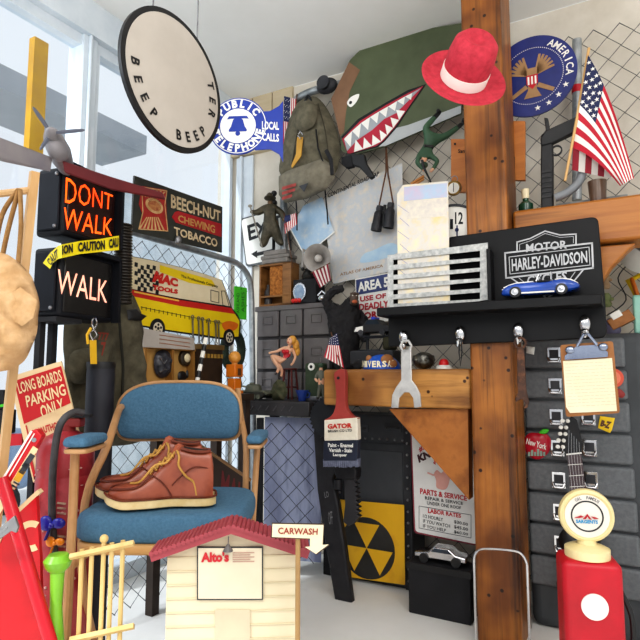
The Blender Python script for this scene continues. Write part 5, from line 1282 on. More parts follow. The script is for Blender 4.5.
# van shaped sign
VS = LW(.05)
vn = thing('van_sign', 'yellow and cream delivery van shaped tool sign hanging on the gate', 'sign', VS.hit(185, 340))
OUT = [(131, 256), (150, 259.5), (180, 267), (205, 274), (222, 280), (226, 290), (232, 308), (238, 315), (241, 322), (240, 338), (222, 339.5), (166, 331), (144, 327), (131, 325)]
m = M(); m.sheet(VS, OUT, .006); m.make('outline', BLK, vn)
def inset(p, f=.985):
    cx = sum(a for a, b in p) / len(p); cy = sum(b for a, b in p) / len(p); return [(cx + (a - cx) * f, cy + (b - cy) * (f - .012)) for a, b in p]
m = M(); m.poly(VS, inset([(131, 256), (150, 259.5), (180, 267), (205, 274), (222, 280), (226, 290), (231, 307), (180, 299), (131, 289)]), .0013); m.make('cream_top', mat('van_cream', '#e2d4b4', '#d4c4a0', rough=.4), vn)
m = M(); m.poly(VS, [(131.5, 289.5), (180, 300), (231.5, 308), (235, 314), (180, 306), (131.5, 296)], .0016); m.make('red_band', mat('van_red', '#c8281e', '#b42018', rough=.4), vn)
m = M(); m.poly(VS, [(131.5, 296), (180, 306), (235, 314), (239.5, 321), (238.5, 336.5), (222, 337.5), (166, 329.5), (144, 325.5), (131.5, 323.5)], .0013); m.make('yellow_side', mat('van_yellow', '#e8cc10', '#dcbc08', rough=.4), vn)
m = M(); m.poly(VS, [(160, 265), (212, 280), (216, 287), (190, 283), (160, 272)], .0022); m.make('yellow_flash', MATS['van_yellow'], vn)
letters(vn, VS, [('MAC', [(156, 270.5), (178, 279), (178, 287), (152, 282)]), ('TOOLS', [(153, 284.5), (178, 289.5), (178, 294), (152, 290)])], MATS['van_red'], .0035, .06)
letters(vn, VS, [("The Professionals Company", [(181, 274.5), (218, 285), (218, 288.5), (181, 278)])], BLK, .0032, .02)
m = M()
for j in range(9): m.strip(VS, [(135 + j * 5, 291.8 + j * 1.02), (138.6 + j * 5, 292.5 + j * 1.02)], .005, .003)
m.make('slogan_print', mat('slogan', '#f0c050', rough=.4), vn)
m = M().mt(0); N6 = 6
for i in range(8):
    for j in range(6):
        x0 = 135 + i * 3; y0 = 262 + j * 4.4 + i * .75 + 1.6 * sin(i * .9); w_ = (1 if i < 5 else .75)
        if (i + j) % 2 == 0: m.poly(VS, [(x0, y0), (x0 + 3, y0 + .9), (x0 + 2.6, y0 + 5.2), (x0 - .4, y0 + 4.3)], .0026)
m.make('checker_flag', BLK, vn)
m = M(); m.strip(VS, [(211, 290), (219, 292), (219, 303), (211, 301)], .0022, .003, closed=True); m.strip(VS, [(221.5, 291), (225, 291), (229.5, 307), (223, 305)], .002, .003, closed=True); m.make('window_outline', DGR, vn)
m = M()
for j in range(22):
    x = 142 + j * 4.3; m.strip(VS, [(x, 306.5 + j * .88), (x, 309.5 + j * .88)], .002, .0028)
m.strip(VS, [(141, 307), (236, 326)], .0016, .0026); m.make('tool_rail', BLK, vn)
m = M(); m.pillow(VS, [(222, 324), (229, 321), (238, 324), (235, 330), (226, 331)], .001, .003, rings=2); m.make('front_badge', ORG, vn)
for x, y, r in ((157, 328.5, 10), (228.5, 337.5, 8.5)):
    R_ = r * dep(VS.hit(x, y)) / F; a, b_ = VS.ab(x, y)
    m = M().mt(0); m.disc(VS, R_, .006, .004, a=a, b=b_); m.mt(1); m.disc(VS, R_ * .62, .001, .0052, a=a, b=b_); m.mt(0); m.disc(VS, R_ * .16, .001, .0064, a=a, b=b_)
    for t in range(5): m.disc(VS, R_ * .13, .001, .0064, a=a + R_ * .38 * cos(t * 1.257 + .3), b=b_ + R_ * .38 * sin(t * 1.257 + .3), n=12)
    m.make('wheel', [BLK, mat('hub_tan', '#d8ccb4', rough=.4)], vn)
for j, x in enumerate((193, 199, 203, 209, 216, 219)):
    q = VS.off(.012); y = 317 + (x - 193) * .2; m = M(); m.strip(q, [(x, y + 3), (x + .4, y + 19 + (j % 2) * 4)], .006, 0, th=.003)
    m.ring(q, .0075, .003, .003, 0, n=12, a=q.ab(x, y)[0], b=q.ab(x, y)[1]); m.ring(q, .008, .003, .003, 0, n=12, a=q.ab(x + .4, y + 22 + (j % 2) * 4)[0], b=q.ab(x + .4, y + 22 + (j % 2) * 4)[1], a0=rad(-60), a1=rad(240))
    tag(m.make('small_spanner', STL), 'small steel spanner hanging in the row on the van sign', 'spanner', 'spanners on the van sign')
# label card, display box
q = LW(.03)
cd_ = tag(M().sheet(q, [(143, 328), (194, 338), (195, 350), (143, 347)], .003, .036).make('label_card', mat('label_card', '#b8b0a8', '#a8a098', rough=.7)), 'pale grey printed card strip hanging below the van sign', 'card')
m = M()
for y in (334, 338, 342): m.strip(q, [(160, y + 1), (190, y + 5)], .0022, .0375)
m.make('print_line', mat('card_print', '#a06a48', rough=.7), cd_)
db = thing('display_box', 'honey coloured wooden display box with two compartments behind the chair back', 'box', q.hit(170, 385))
ow = mat('oak', '#a87a3c', '#8a5e28', rough=.5, scale=(20, 20, 4))
m = M(); m.sheet(q, [(145, 346), (195, 350), (195, 386), (145, 386)], .012, .0); m.make('back', mat('oak_light', '#c49a58', '#b0864a', rough=.6, scale=12), db)
m = M()
for pts in ([(145, 346), (195, 350)], [(145, 386), (195, 386)], [(146, 346), (146, 386)], [(173, 348), (173, 386)], [(194, 350), (194, 386)]): m.strip(q, pts, .010, .03, th=.03)
m.make('frame', ow, db)
for (pts, h, mm, lb, nm, ct2) in (([(157, 352), (166, 350), (172, 358), (171, 372), (162, 378), (155, 372), (154, 360)], .022, mat('buckle_dark', '#26262a', '#44444c', rough=.3, scale=30), 'dark oval carved mask in left compartment of display box', 'carved_mask', 'mask'),):
    m = M(); m.pillow(q, pts, h, .009, wob=.006, wf=60); o = tag(m.make(nm, mm, smooth=60), lb, ct2)
    m = M(); m.tube([q.hit(160, 358, .026), q.hit(164, 364, .028), q.hit(168, 358, .026)], .003, 6); m.tube([q.hit(160, 372, .024), q.hit(165, 369, .028), q.hit(169, 371, .024)], .003, 6); m.make('carved_line', STL, o)
c = q.hit(184, 358, .002); k = dep(c) / F
dk = thing('pocket_dial', 'round cream dial with dark rim in right compartment of display box', 'dial', c)
M().lathe(c, q.n, [(0, 0), (8 * k, 0), (8 * k, .012), (6 * k, .016), (0, .016)], 22).make('rim', mat('dial_rim', '#3c3020', rough=.4), dk); M().ell(c + q.n * .014, (4.6 * k, 4.6 * k, .008), q.R).make('dial', CRM, dk)
for x, y, lb in ((182, 376, 'small dark key fob lower left in display box compartment'), (190, 374, 'small dark key fob lower right in display box compartment')):
    m = M(); m.pillow(q, [(x - 3, y - 4), (x + 3, y - 4), (x + 4, y + 3), (x, y + 5), (x - 4, y + 3)], .008, .003); tag(m.make('key_fob', BLK), lb, 'fob')
# striped stick, dark crate, green hoop, cap, leather, toy pump: they stand on a low bench
bz = P(200, 394, 2.0).z
q = LW(.13)
be = thing('low_bench', 'dark wooden bench along the gate behind the chair back', 'bench', q.p(q.ab(190, 400)[0], -q.o.z))
a0_, a1_ = q.ab(172, 394)[0], q.ab(241, 394)[0]
m = M(); m.lbox(q, a0_, a1_, bz - .025, bz, -.11, .06); m.make('top', mat('bench_dark', '#3a2c22', '#2c2018', rough=.6, scale=(3, 20, 20)), be)
for a in (a0_ + .03, a1_ - .03):
    for c_ in (-.09, .04): M().lbox(q, a - .015, a + .015, 0, bz - .025, c_ - .015, c_ + .015).make('leg', MATS['bench_dark'], be)
m = M().mt(0)
for j in range(7): m.mt(j % 2); m.tube([q.hit(206 - j * 1.35, 338 + j * 6.6, -.02), q.hit(206 - (j + 1) * 1.35, 338 + (j + 1) * 6.6, -.02)], [.0075, .008], 8)
tag(m.make('striped_stick', [WHT, BLK]), 'black and white banded stick leaning on the gate beside display box', 'stick')
a = q.ab(219, 380)[0]; gb = thing('dark_crate', 'dark brown crate with worn gold lettering under the front of the van sign', 'crate', q.p(a, bz, -.06))
zt = q.ab(216, 345)[1]
m = M(); m.lbox(q, a - .045, a + .075, bz + .001, zt, -.1, -.045); m.make('body', mat('crate_brown', '#3c2a1a', '#2a1c10', rough=.6, scale=20), gb, bevel=.003)
m = M(); m.lbox(q, a - .05, a + .08, zt - .014, zt + .004, -.105, -.042); m.make('rim', mat('crate_rim', '#6e5428', '#503c1c', rough=.6), gb)
m = M()
for j in range(6): m.lbox(q, a - .034 + j * .019, a - .022 + j * .019, zt - .045, zt - .03, -.0445, -.042)
m.make('gold_print', mat('gold_print', '#a8843c', rough=.5), gb)
m = M(); qc = LW(.0235); c = qc.ab(233, 350); m.tube([qc.p(c[0] + .055 * cos(t), c[1] + .07 * sin(t)) for t in [2 * PI * j / 28 for j in range(28)]], .018, 10, closed=True)
tag(m.make('green_hoop', mat('hoop_green', '#243424', '#182418', rough=.8, scale=60, bump=.6)), 'dark green rope hoop hanging on the gate behind the van front wheel', 'hoop')
a = q.ab(211, 388)[0]
hc_ = thing('baseball_cap', 'black and cream baseball cap on the bench below the van sign', 'cap', q.p(a, bz, .02))
m = M(); m.lathe(q.p(a, bz + .001, .02), ZZ, [(.032, 0), (.033, .012), (.028, .028), (.014, .038), (0, .04)], 24); m.make('crown', mat('cap_cream', '#d8c8a0', rough=.8), hc_)
m = M(); m.lathe(q.p(a, bz + .001, .02), ZZ, [(.034, 0), (.0345, .018), (.03, .02)], 24); m.make('band', mat('cap_black', '#1c1c24', rough=.8), hc_)
m = M(); m.pillow(Pl(q.p(a, bz + .006, .04), ZZ + V((.0001, 0.0002, 0))), [(0, 0)], .001) if False else None
m = M(); m.box(q.p(a, bz + .006, .055), (.05, .006, .03), (q.u, q.v, q.n)); m.make('peak', mat('cap_black', '#1c1c24'), hc_, bevel=.003)
a = q.ab(196, 390)[0]; m = M(); m.ell(q.p(a, bz + .02, .02), (.03, .02, .024), (q.u, q.v, q.n)); m.tube([q.p(a - .02, bz + .03, .03), q.p(a + .01, bz + .04, .035)], .005, 6); tag(m.make('leather_pouch', mat('pouch', '#6a3a2c', '#542c20', rough=.5, scale=40, bump=.3)), 'brown leather pouch on the bench left of the cap', 'pouch')
a = q.ab(227, 388)[0]; k = dep(q.hit(227, 380)) / F
gp = thing('toy_gas_pump', 'small orange toy gas pump with round amber globe on the bench', 'toy', q.p(a, bz, .03)); z = bz + .001
m = M(); m.lbox(q, a - 7 * k, a + 7 * k, z, z + .012, .01, .055); m.lbox(q, a - 5.4 * k, a + 5.4 * k, z + .012, z + .055, .016, .05); m.lbox(q, a - 6.6 * k, a + 6.6 * k, z + .06, z + 29 * k, .012, .054); m.make('cabinet', mat('pump_orange', '#d87818', '#c06410', rough=.4), gp, bevel=.003)
m = M(); m.ell(q.p(a, z + 36 * k, .033), 6.2 * k); m.cyl(q.p(a, z + 28 * k, .033), q.p(a, z + 32 * k, .033), 3 * k); m.make('globe', mat('amber', '#d89a48', '#c48434', rough=.3), gp)
m = M(); m.lbox(q, a - 2.4 * k, a + 2.4 * k, z + 18 * k, z + 25 * k, .054, .056); m.make('dial', BRN, gp)
m = M(); m.tube([q.p(a + 7 * k, z + 20 * k, .033), q.p(a + 9.5 * k, z + 10 * k, .04), q.p(a + 7 * k, z + 4 * k, .04)], .002, 6); m.make('hose', BLK, gp)
q = LW(.03); gtg = thing('green_tag', 'bright green plastic tag with vertical print hanging on gate post', 'tag', q.hit(240, 320))
m = M(); m.shape(q, rrect(q, [(233.5, 286), (246, 288), (245.5, 320), (233.5, 318)], [.006] * 4), .003, .005); m.make('plate', GRN, gtg)
m = M(); rot = [q.hit(x, y, .0065) for x, y in ((241.5, 312), (241.5, 292), (244.5, 292), (244.5, 312))]; tq(m, 'ASHES', rot, .0); rot = [q.hit(x, y, .0065) for x, y in ((236.5, 313), (236.5, 293), (239.5, 293), (239.5, 313))]; tq(m, 'ASHLAND', rot, 0); m.make('lettering', mat('tag_print', '#1e5a2a', rough=.5), gtg)
m = M(); m.disc(q, .003, .001, .0065, a=q.ab(240, 289)[0], b=q.ab(240, 289)[1], n=12); m.make('hole', BLK, gtg)

# ================================================================ HANGING ROUND SIGN, TELEPHONE SIGN
BS = Pl(P(176, 82, 1.42), LW().n); R_ = abs(BS.ab(176, 153)[1]) * .955
bb = thing('round_sign', 'large round grey sign with black rim hanging from the ceiling at left', 'sign', BS.p(0, -R_))
m = M(); m.disc(BS, R_, .010, 0, n=72); m.make('rim', BLK, bb)
m = M(); m.disc(BS, R_ * .925, .001, .0015, n=72); m.make('face', mat('face_grey', '#c2bab0', '#b4aca2', rough=.4, scale=4), bb)
m = M(); arc(m, 'BEEP', BS, R_ * .77, R_ * .15, 178, 246, .003, False, .03); arc(m, 'BEEP', BS, R_ * .77, R_ * .15, 268, 326, .003, False, .03); arc(m, 'TER', BS, R_ * .79, R_ * .15, 30, -20, .003, True, .03)
m.make('lettering', BLK, bb)
m = M()
for a in (-.45, .45): m.tube([BS.p(a * R_, R_ * .89, -.005), V((*BS.p(a * R_, 0)[:2], CZ))], .002, 6)
m.make('hanging_wire', STL, bb)
TP = FP(238, 126, 1.85, -4)
ph = thing('telephone_sign', 'blue and white public telephone flange sign with bell emblem', 'sign', TP.hit(240, 155))
k = 1.85 / F; pb = mat('phone_blue', '#1e3ea4', '#183494', rough=.35)
m = M(); m.disc(TP, 29.5 * k, .006, 0, n=56); m.sheet(TP, [(255, 112), (270, 111), (279, 106), (283, 101), (283, 162), (279, 154), (270, 149), (255, 150)], .005, -.0005); m.make('plate', pb, ph)
m = M(); m.ring(TP, 28.4 * k, .8 * k, .001, .0013); m.make('outer_line', WHT, ph)
m = M(); m.disc(TP, 18 * k, .001, .0015); m.make('inner_disc', WHT, ph)
m = M(); arc(m, 'PUBLIC', TP, 23 * k, 8.2 * k, 150, 28, .002, True, .05); arc(m, 'TELEPHONE', TP, 23 * k, 8.2 * k, 188, 352, .002, False, .05); m.make('lettering', WHT, ph)
letters(ph, TP, [('LOCAL', [(262, 121), (279, 122), (279, 130), (262, 129.5)]), ('CALLS', [(262, 132.5), (279, 134), (279, 142), (262, 140.5)])], WHT, .001, .03)
m = M(); m.shape(TP, [(x * k, y * k) for x, y in [(-2, 9), (2, 9), (5, 6), (7, -1), (9, -4), (9, -6), (-9, -6), (-9, -4), (-7, -1), (-5, 6)]], .001, .0028); m.disc(TP, 2.4 * k, .001, .0028, b=-8 * k, n=16); m.strip(TP, [], .01)
m.shape(TP, [(x * k, y * k) for x, y in [(-9, 10), (9, 10), (11, 7), (7, 7.5), (-7, 7.5), (-11, 7)]], .001, .003); m.make('bell_emblem', pb, ph)
# ================================================================ CORNER: BENCH, LOCKER AND WHAT STANDS ON THEM
BN = RW(.40)
zb = P(280, 401, 2.08).z
a0, a1 = BN.ab(238, 405)[0], BN.ab(309, 405)[0]
sb = thing('steel_bench', 'dark steel bench shelf in the corner crowded with small toys', 'bench', BN.p((a0 + a1) / 2, -BN.o.z))
m = M(); m.lbox(BN, a0, a1, zb - .055, zb, -.325, 0); m.make('shelf_top', mat('bench_steel', '#302e30', '#3c3a3c', rough=.5, scale=14, bump=.1), sb, bevel=.004)
m = M(); m.lbox(BN, a0 + .02, a0 + .05, 0, zb - .055, -.22, -.19); m.lbox(BN, a1 - .045, a1 - .015, 0, zb - .055, -.22, -.19); m.make('leg', BLKM, sb)
m = M()
for j in range(6): M_ = m.tube([BN.p(a0 + .06 + j * .035, zb - .036, .001), BN.p(a0 + .075 + j * .035, zb - .018, .002)], .002, 5)
m.make('scratched_logo', mat('scratch', '#5c5a5c', rough=.5), sb)
LK = RW(.15); lk_ = mat('locker_grey', '#726d6c', '#5f5a5a', rough=.55, scale=7)
zt = LK.ab(300, 304)[1]; a0, a1 = LK.ab(256, 330)[0], LK.ab(330, 330)[0]
lo = thing('locker_bank', 'dull grey metal locker bank with label frames behind the figurines', 'locker', LK.p((a0 + a1) / 2, zb))
m = M(); m.lbox(LK, a0, a1, zb + .001, zt, -.078, -.012); m.make('carcass', mat('locker_dark', '#3c393a', '#343132', rough=.6), lo)
m = M(); m.lbox(LK, a0 - .004, a1 + .004, zt - .022, zt, -.079, .006); m.make('top', lk_, lo, bevel=.003)
xs = [256, 279, 302.5, 330]; rows = [(306, 335.5), (338.5, 369), (372, 398)]
for i in range(3):
    for j, (y0, y1) in enumerate(rows):
        b0_, b1_ = LK.ab(300, y0)[1], LK.ab(300, y1)[1]; x0, x1 = LK.ab(xs[i] + .8, 330)[0], LK.ab(xs[i + 1] - .8, 330)[0]
        m = M(); m.lbox(LK, x0, x1, b1_, b0_, -.011, 0); dr = m.make('locker_door', lk_, lo, bevel=.004)
        m = M(); cx, cy = (x0 + x1) / 2, (b0_ + b1_) / 2 + .008
        for (p0, p1) in (((-.024, .016), (.024, .016)), ((-.024, -.016), (.024, -.016)), ((-.024, -.016), (-.024, .016)), ((.024, -.016), (.024, .016))): m.tube([LK.p(cx + p0[0], cy + p0[1], .001), LK.p(cx + p1[0], cy + p1[1], .001)], .003, 6)
        m.make('label_frame', mat('frame_grey', '#7c7878', rough=.4, metal=.5), dr)
# crate with statue
q = LK.off(-.01); zc = zt + .001
a0, a1 = q.ab(259, 290)[0], q.ab(291, 290)[0]; zt2 = q.ab(276, 263)[1]
pc_ = thing('wooden_pedestal', 'small open wooden crate used as a pedestal on the locker bank', 'crate', q.p((a0 + a1) / 2, zc, -.04))
cw = mat('crate_wood', '#9a6c3a', '#744c24', rough=.55, scale=(6, 6, 30))
m = M(); m.lbox(q, a0, a1, zc, zc + .01, -.066, 0); m.lbox(q, a0, a1, zt2 - .01, zt2, -.066, 0); m.lbox(q, a0, a1, zc + .04, zc + .048, -.012, 0)
m.lbox(q, a0, a0 + .009, zc, zt2, -.066, 0); m.lbox(q, a1 - .045, a1, zc, zt2, -.066, 0); m.lbox(q, a0, a1, zc, zt2, -.068, -.062); m.make('frame', cw, pc_, bevel=.0015)
m = M(); m.lbox(q, a0 + .05, a1 - .046, zc + .05, zt2 - .011, -.05, -.012); m.make('cork_panel', mat('cork', '#b87838', '#8a5220', rough=.9, scale=90, lo=.4, hi=.6), pc_)
m = M(); c = q.p(a0 + .03, zc + .011, -.03); m.lathe(c, ZZ, [(0, 0), (.017, 0), (.017, .06), (.008, .075), (.008, .09), (0, .09)], 16); tag(m.make('dark_flask', mat('flask', '#3a3634', '#4a4442', rough=.4)), 'dark grey flask standing inside the wooden crate pedestal', 'bottle')
# statue
d = dep(q.hit(272, 240, -.024)); k = d / F
fs = thing('fireman_statue', 'bronze firefighter statue holding a pole on a grey plinth', 'statue', q.p((a0 + a1) / 2, zt2 + .001, -.04))
m = M(); cx = (a0 + a1) / 2
for (w0, z0, z1) in ((.068, 0, .02), (.075, .02, .036), (.06, .036, .058)): m.lbox(q, cx - w0, cx + w0, zt2 + .001 + z0, zt2 + .001 + z1, -.068, .005)
m.make('plinth', mat('plinth_grey', '#8c8680', '#76706a', rough=.7, scale=20), fs, bevel=.004)
bz_ = mat('bronze', '#5c5442', '#3a3628', rough=.45, metal=.3, scale=40)
J = dict(hip=(270, 224, 0, 7), wai=(270, 217, 0, 6.4), che=(270, 210, 0, 8), nek=(270, 204, 0, 2.6), hd=(270, 200, -.004, 3.2),
         kl=(266, 234, -.006, 5), al=(263.5, 244, 0, 4.4), fl=(261, 247, -.012, 2.2), kr=(276.5, 233, -.004, 5), ar=(279.5, 242, .004, 4.4), fr=(283, 245, -.01, 2.2),
         sl=(264, 209, 0, 4.2), el=(257, 213, -.006, 3.6), wl=(252, 212, -.012, 1.9), hl=(250, 211, -.014, 1.6), sr=(276, 209, 0, 4.2), er=(282, 213, -.004, 3.6), wr=(284, 219, -.012, 2.4), hr=(284, 222, -.014, 1.6))
figure('body', J, [('hip', 'wai', 0), ('wai', 'che', 0), ('che', 'nek', 0), ('nek', 'hd', 1), ('hip', 'kl', 0), ('kl', 'al', 0), ('al', 'fl', 0), ('hip', 'kr', 0), ('kr', 'ar', 0), ('ar', 'fr', 0), ('che', 'sl', 0), ('sl', 'el', 0), ('el', 'wl', 0), ('wl', 'hl', 1),
              ('che', 'sr', 0), ('sr', 'er', 0), ('er', 'wr', 0), ('wr', 'hr', 1)], [bz_, mat('bronze_skin', '#7c6448', '#66503a', rough=.4, metal=.4)], fs, d, 'hip', 2)
hq = FP(269.5, 199, d - .004)
m = M(); m.lathe(P(269.5, 198.5, d - .004), ZZ + V((0, .2, 0)), [(5.4 * k, 0), (5.2 * k, 1 * k), (3.6 * k, 1.2 * k), (3.2 * k, 4 * k), (1.4 * k, 6 * k), (0, 6 * k)], 18); m.make('helmet', bz_, fs)
m = M(); m.tube([P(250, 206, d - .02), P(262, 247, d - .022)], .9 * k, 6); m.ell(P(250, 206, d - .02), (2.2 * k, 1.2 * k, 1.6 * k)); m.make('axe_pole', mat('axe_pole', '#9a9488', rough=.4), fs)
m = M(); m.tube([P(264, 222, d - .012), P(276, 222, d - .012)], 1 * k, 6); m.strip(hq, [], .1); m.make('coat_hem', mat('reflect_band', '#8a8468', rough=.5), fs)
# upright pole-like ornament behind him
m = M(); c = q.hit(274, 203, -.06); 
for j, r in enumerate((2.2, 3.4, 2, 3)): m.ell(c + ZZ * (j - 1) * 5 * k, r * k)
m.tube([c - ZZ * 8 * k, V((c.x, c.y, zt2 + .0605))], 1.6 * k, 8)
tag(m.make('dark_finial', mat('finial', '#1e1c1e', '#2a2828', rough=.5)), 'dark knobbed finial rising behind the firefighter statue', 'ornament')
# EX sign
q = RW(.022)
ex_ = thing('exit_sign', 'white street sign with black letters EX behind the statue', 'sign', q.hit(268, 262))
m = M(); m.shape(q, rrect(q, [(240, 219), (286, 205), (292, 257), (246, 267)], [.02] * 4), .004); m.make('border', mat('sign_border', '#5c6064', rough=.5), ex_)
m = M(); m.shape(q, rrect(q, [(241.5, 220), (285, 207), (290.5, 256), (247, 265)], [.018] * 4), .001, .0015); m.make('plate', WHT, ex_)
letters(ex_, q, [('EXIT', [(247, 225.5), (282, 214), (283.5, 228), (249, 241)])], BLK, .003, .03)
m = M(); m.poly(q, [(251, 254), (257, 250.5), (257, 252.5), (272, 249), (272, 252.5), (257, 256), (257, 258)], .003); m.make('arrow', BLK, ex_)
# flags, megaphone and dark box on the locker
q = LK.off(.0); d = dep(q.hit(290, 225))
sf = thing('small_flag', 'tiny striped flag planted beside the firefighter statue', 'flag', q.hit(288, 262))
us_flag(sf, lambda s, t: q.hit(284 + 12 * t + s * 1, 216 + s * 18 - 7 * t * (.4 + s), .004 * sin(7 * s)), 12, .45, False)
m = M(); m.tube([q.hit(284, 213), q.hit(293, 268, .012)], .002, 6); m.make('stick', BRN, sf)
q = RW(.17); d = dep(q.hit(320, 256)); k = d / F
mg = thing('megaphone', 'dull grey megaphone horn pointing out beside the blue folded map', 'megaphone', q.hit(318, 272))
ax = (q.n * .85 + ZZ * -.1 + q.u * .2).normalized(); c = q.hit(317, 258, .0) - ax * 26 * k; mm_ = mat('horn_grey', '#a49e98', '#8c8680', rough=.5, scale=20)
m = M(); m.lathe(c, ax, [(4 * k, 0), (5 * k, 10 * k), (7 * k, 18 * k), (10.5 * k, 23 * k), (13.5 * k, 25.4 * k), (14.4 * k, 26 * k), (13.6 * k, 26 * k), (10 * k, 23.5 * k), (5.5 * k, 18 * k), (3 * k, 12 * k), (0, 11 * k)], 36); m.make('horn', mm_, mg, smooth=60)
m = M(); m.ell(c + ax * 21 * k, (4 * k,) * 3); m.make('centre_cone', mat('cone_pale', '#c8c2bc', rough=.4), mg)
m = M(); m.tube([q.hit(303, 268, -.04), q.hit(303, 250, -.04), c], [.010, .008, .01], 8); m.make('bracket', mm_, mg)
q = RW(.2)
bt = thing('bunting_flag', 'small red and white striped bunting flag hanging under the megaphone', 'flag', q.hit(322, 288))
m = M()
for j in range(9):
    m.mt(j % 2); A = lerp((312, 272), (328, 264), j / 9); B = lerp((312, 272), (328, 264), (j + 1) / 9); C_ = lerp((320, 288), (331, 280), (j + 1) / 9); D_ = lerp((320, 288), (331, 280), j / 9)
    m.add([q.hit(*A, .004 * sin(j)), q.hit(*B, .004 * sin(j + 1)), q.hit(*C_), q.hit(*D_)], [(0, 1, 2, 3)])
m.make('cloth', [mat('bunting_red', '#8c2438', rough=.8), mat('bunting_white', '#e0d6d0', rough=.8)], bt, smooth=180)
m = M(); m.tube([q.hit(311, 273), q.hit(330, 263)], .0025, 6); m.make('rod', BRN, bt)
q = LK.off(-.005); zc = zt + .001
a0, a1 = q.ab(293, 290)[0], q.ab(316, 290)[0]; zt3 = q.ab(303, 279)[1]
dbx = thing('dark_speaker_box', 'black box with oval silver gauge on the locker bank', 'box', q.p((a0 + a1) / 2, zc, -.04))
m = M(); m.lbox(q, a0, a1, zc, zt3, -.08, 0); m.make('body', BLKM, dbx, bevel=.004)
c = q.ab(300, 292); k = dep(q.hit(299, 292)) / F
m = M(); m.disc(q, 7.4 * k, .006, .006, a=c[0], b=c[1], r2=9 * k); m.make('gauge_rim', CHR, dbx)
m = M(); m.disc(q, 5.6 * k, .001, .0075, a=c[0], b=c[1], r2=7.2 * k); m.make('gauge_face', mat('gauge_face', '#6e88a8', '#a8b8c8', rough=.2, scale=20), dbx)
m = M(); c3 = q.p(c[0], zc + .011, .03)
for dx in (-.014, 0, .014): m.ell(c3 + q.u * dx, (.01, .01, .01))
tag(m.make('red_berries', mat('berry', '#d82c24', '#b81c18', rough=.3)), 'cluster of three glossy red balls in front of the gauge box', 'ornament')
m = M().mt(0); a = q.ab(305, 270)[0]; m.lathe(q.p(a, zt3 + .001, -.04), ZZ, [(0, 0), (.03, 0), (.036, .014), (.03, .03), (.022, .042), (.026, .046), (.012, .05), (0, .05)], 24)
for s_ in (-.016, .012): m.ell(q.p(a + s_, zt3 + .045, -.008), .008)
tag(m.make('dark_kettle', mat('kettle', '#3c3a36', '#2c2a28', rough=.4, metal=.5, scale=30)), 'dark lidded metal pot on top of the gauge box', 'pot')
a = q.ab(322, 296)[0]; m = M(); m.ell(q.p(a, zc + .018, -.01), (.026, .018, .018), (q.u, q.v, q.n)); m.tube([q.p(a - .02, zc + .03, 0), q.p(a, zc + .048, 0), q.p(a + .02, zc + .03, 0)], .004, 6)
tag(m.make('small_kettle', CHR), 'small shiny chrome kettle at the right end of locker top', 'pot')
# AREA sign
q = RW(.072); ar = thing('area_sign', 'navy and white warning sign about deadly force behind the gorilla figurine', 'sign', q.hit(372, 325))
m = M(); m.sheet(q, [(355, 279), (392, 272), (394, 320), (357, 326)], .003); m.make('plate', WHT, ar)
m = M(); m.poly(q, [(356, 280), (391.5, 273), (392, 289), (356.5, 295)], .0015); m.make('navy_band', mat('area_navy', '#2c3c74', '#243264', rough=.4), ar)
letters(ar, q, [('AREA 51', [(357.5, 282.5), (391.5, 276), (391.8, 286), (358, 292.5)])], WHT, .003, .04)
letters(ar, q, [('USE OF', [(360, 296.5), (386, 293), (386, 298), (360, 302)]), ('DEADLY', [(359, 304), (389, 300), (389, 307), (359, 311)]), ('FORCE', [(360, 313), (388, 309), (388, 316), (360, 320)])], mat('area_red', '#c02838', '#a82030', rough=.4), .002, .04)

# ---- on the bench
q = BN; d0 = lambda x, y, c=0: q.hit(x, y, c)
# tank
c_ = -.06; Q = BN.off(c_); a = Q.ab(255, 400)[0]; z = zb + .001; tg_ = mat('tank_green', '#6c6e5e', '#54564a', rough=.6, scale=30)
tk_ = thing('toy_tank', 'drab grey green toy tank with long barrel on the steel bench', 'toy tank', Q.p(a, z))
m = M(); m.prism([Q.p(a + x, z + y, .03) for x, y in [(-.075, .022), (-.065, .036), (.06, .036), (.08, .024), (.066, .014), (-.066, .014)]], -Q.n * .06); m.make('hull', tg_, tk_, bevel=.002)
for c2 in (.032, -.048):
    m = M(); pts = [(-.07, .024), (-.06, .004), (.056, .004), (.074, .02), (.06, .03), (-.06, .032)]
    m.prism([Q.p(a + x, z + y, c2 + .016) for x, y in pts], -Q.n * .016); m.make('track', mat('track_dark', '#2a2a26', '#3a3a34', rough=.7, scale=80), tk_)
for j in range(6): M().lathe(Q.p(a - .05 + j * .02, z + .013, .048), Q.n, [(0, 0), (.009, 0), (.009, .004), (.003, .005), (0, .004)], 14).make('road_wheel', tg_, tk_)
m = M(); m.lathe(Q.p(a - .008, z + .036, 0), ZZ, [(.034, 0), (.03, .018), (.022, .024), (0, .025)], 8); m.lathe(Q.p(a - .016, z + .06, 0), ZZ, [(.01, 0), (.01, .006), (0, .007)], 12); m.make('turret', tg_, tk_)
m = M(); m.tube([Q.p(a - .03, z + .048, .006), Q.p(a - .085, z + .056, .01)], .0036, 8); m.make('barrel', tg_, tk_)
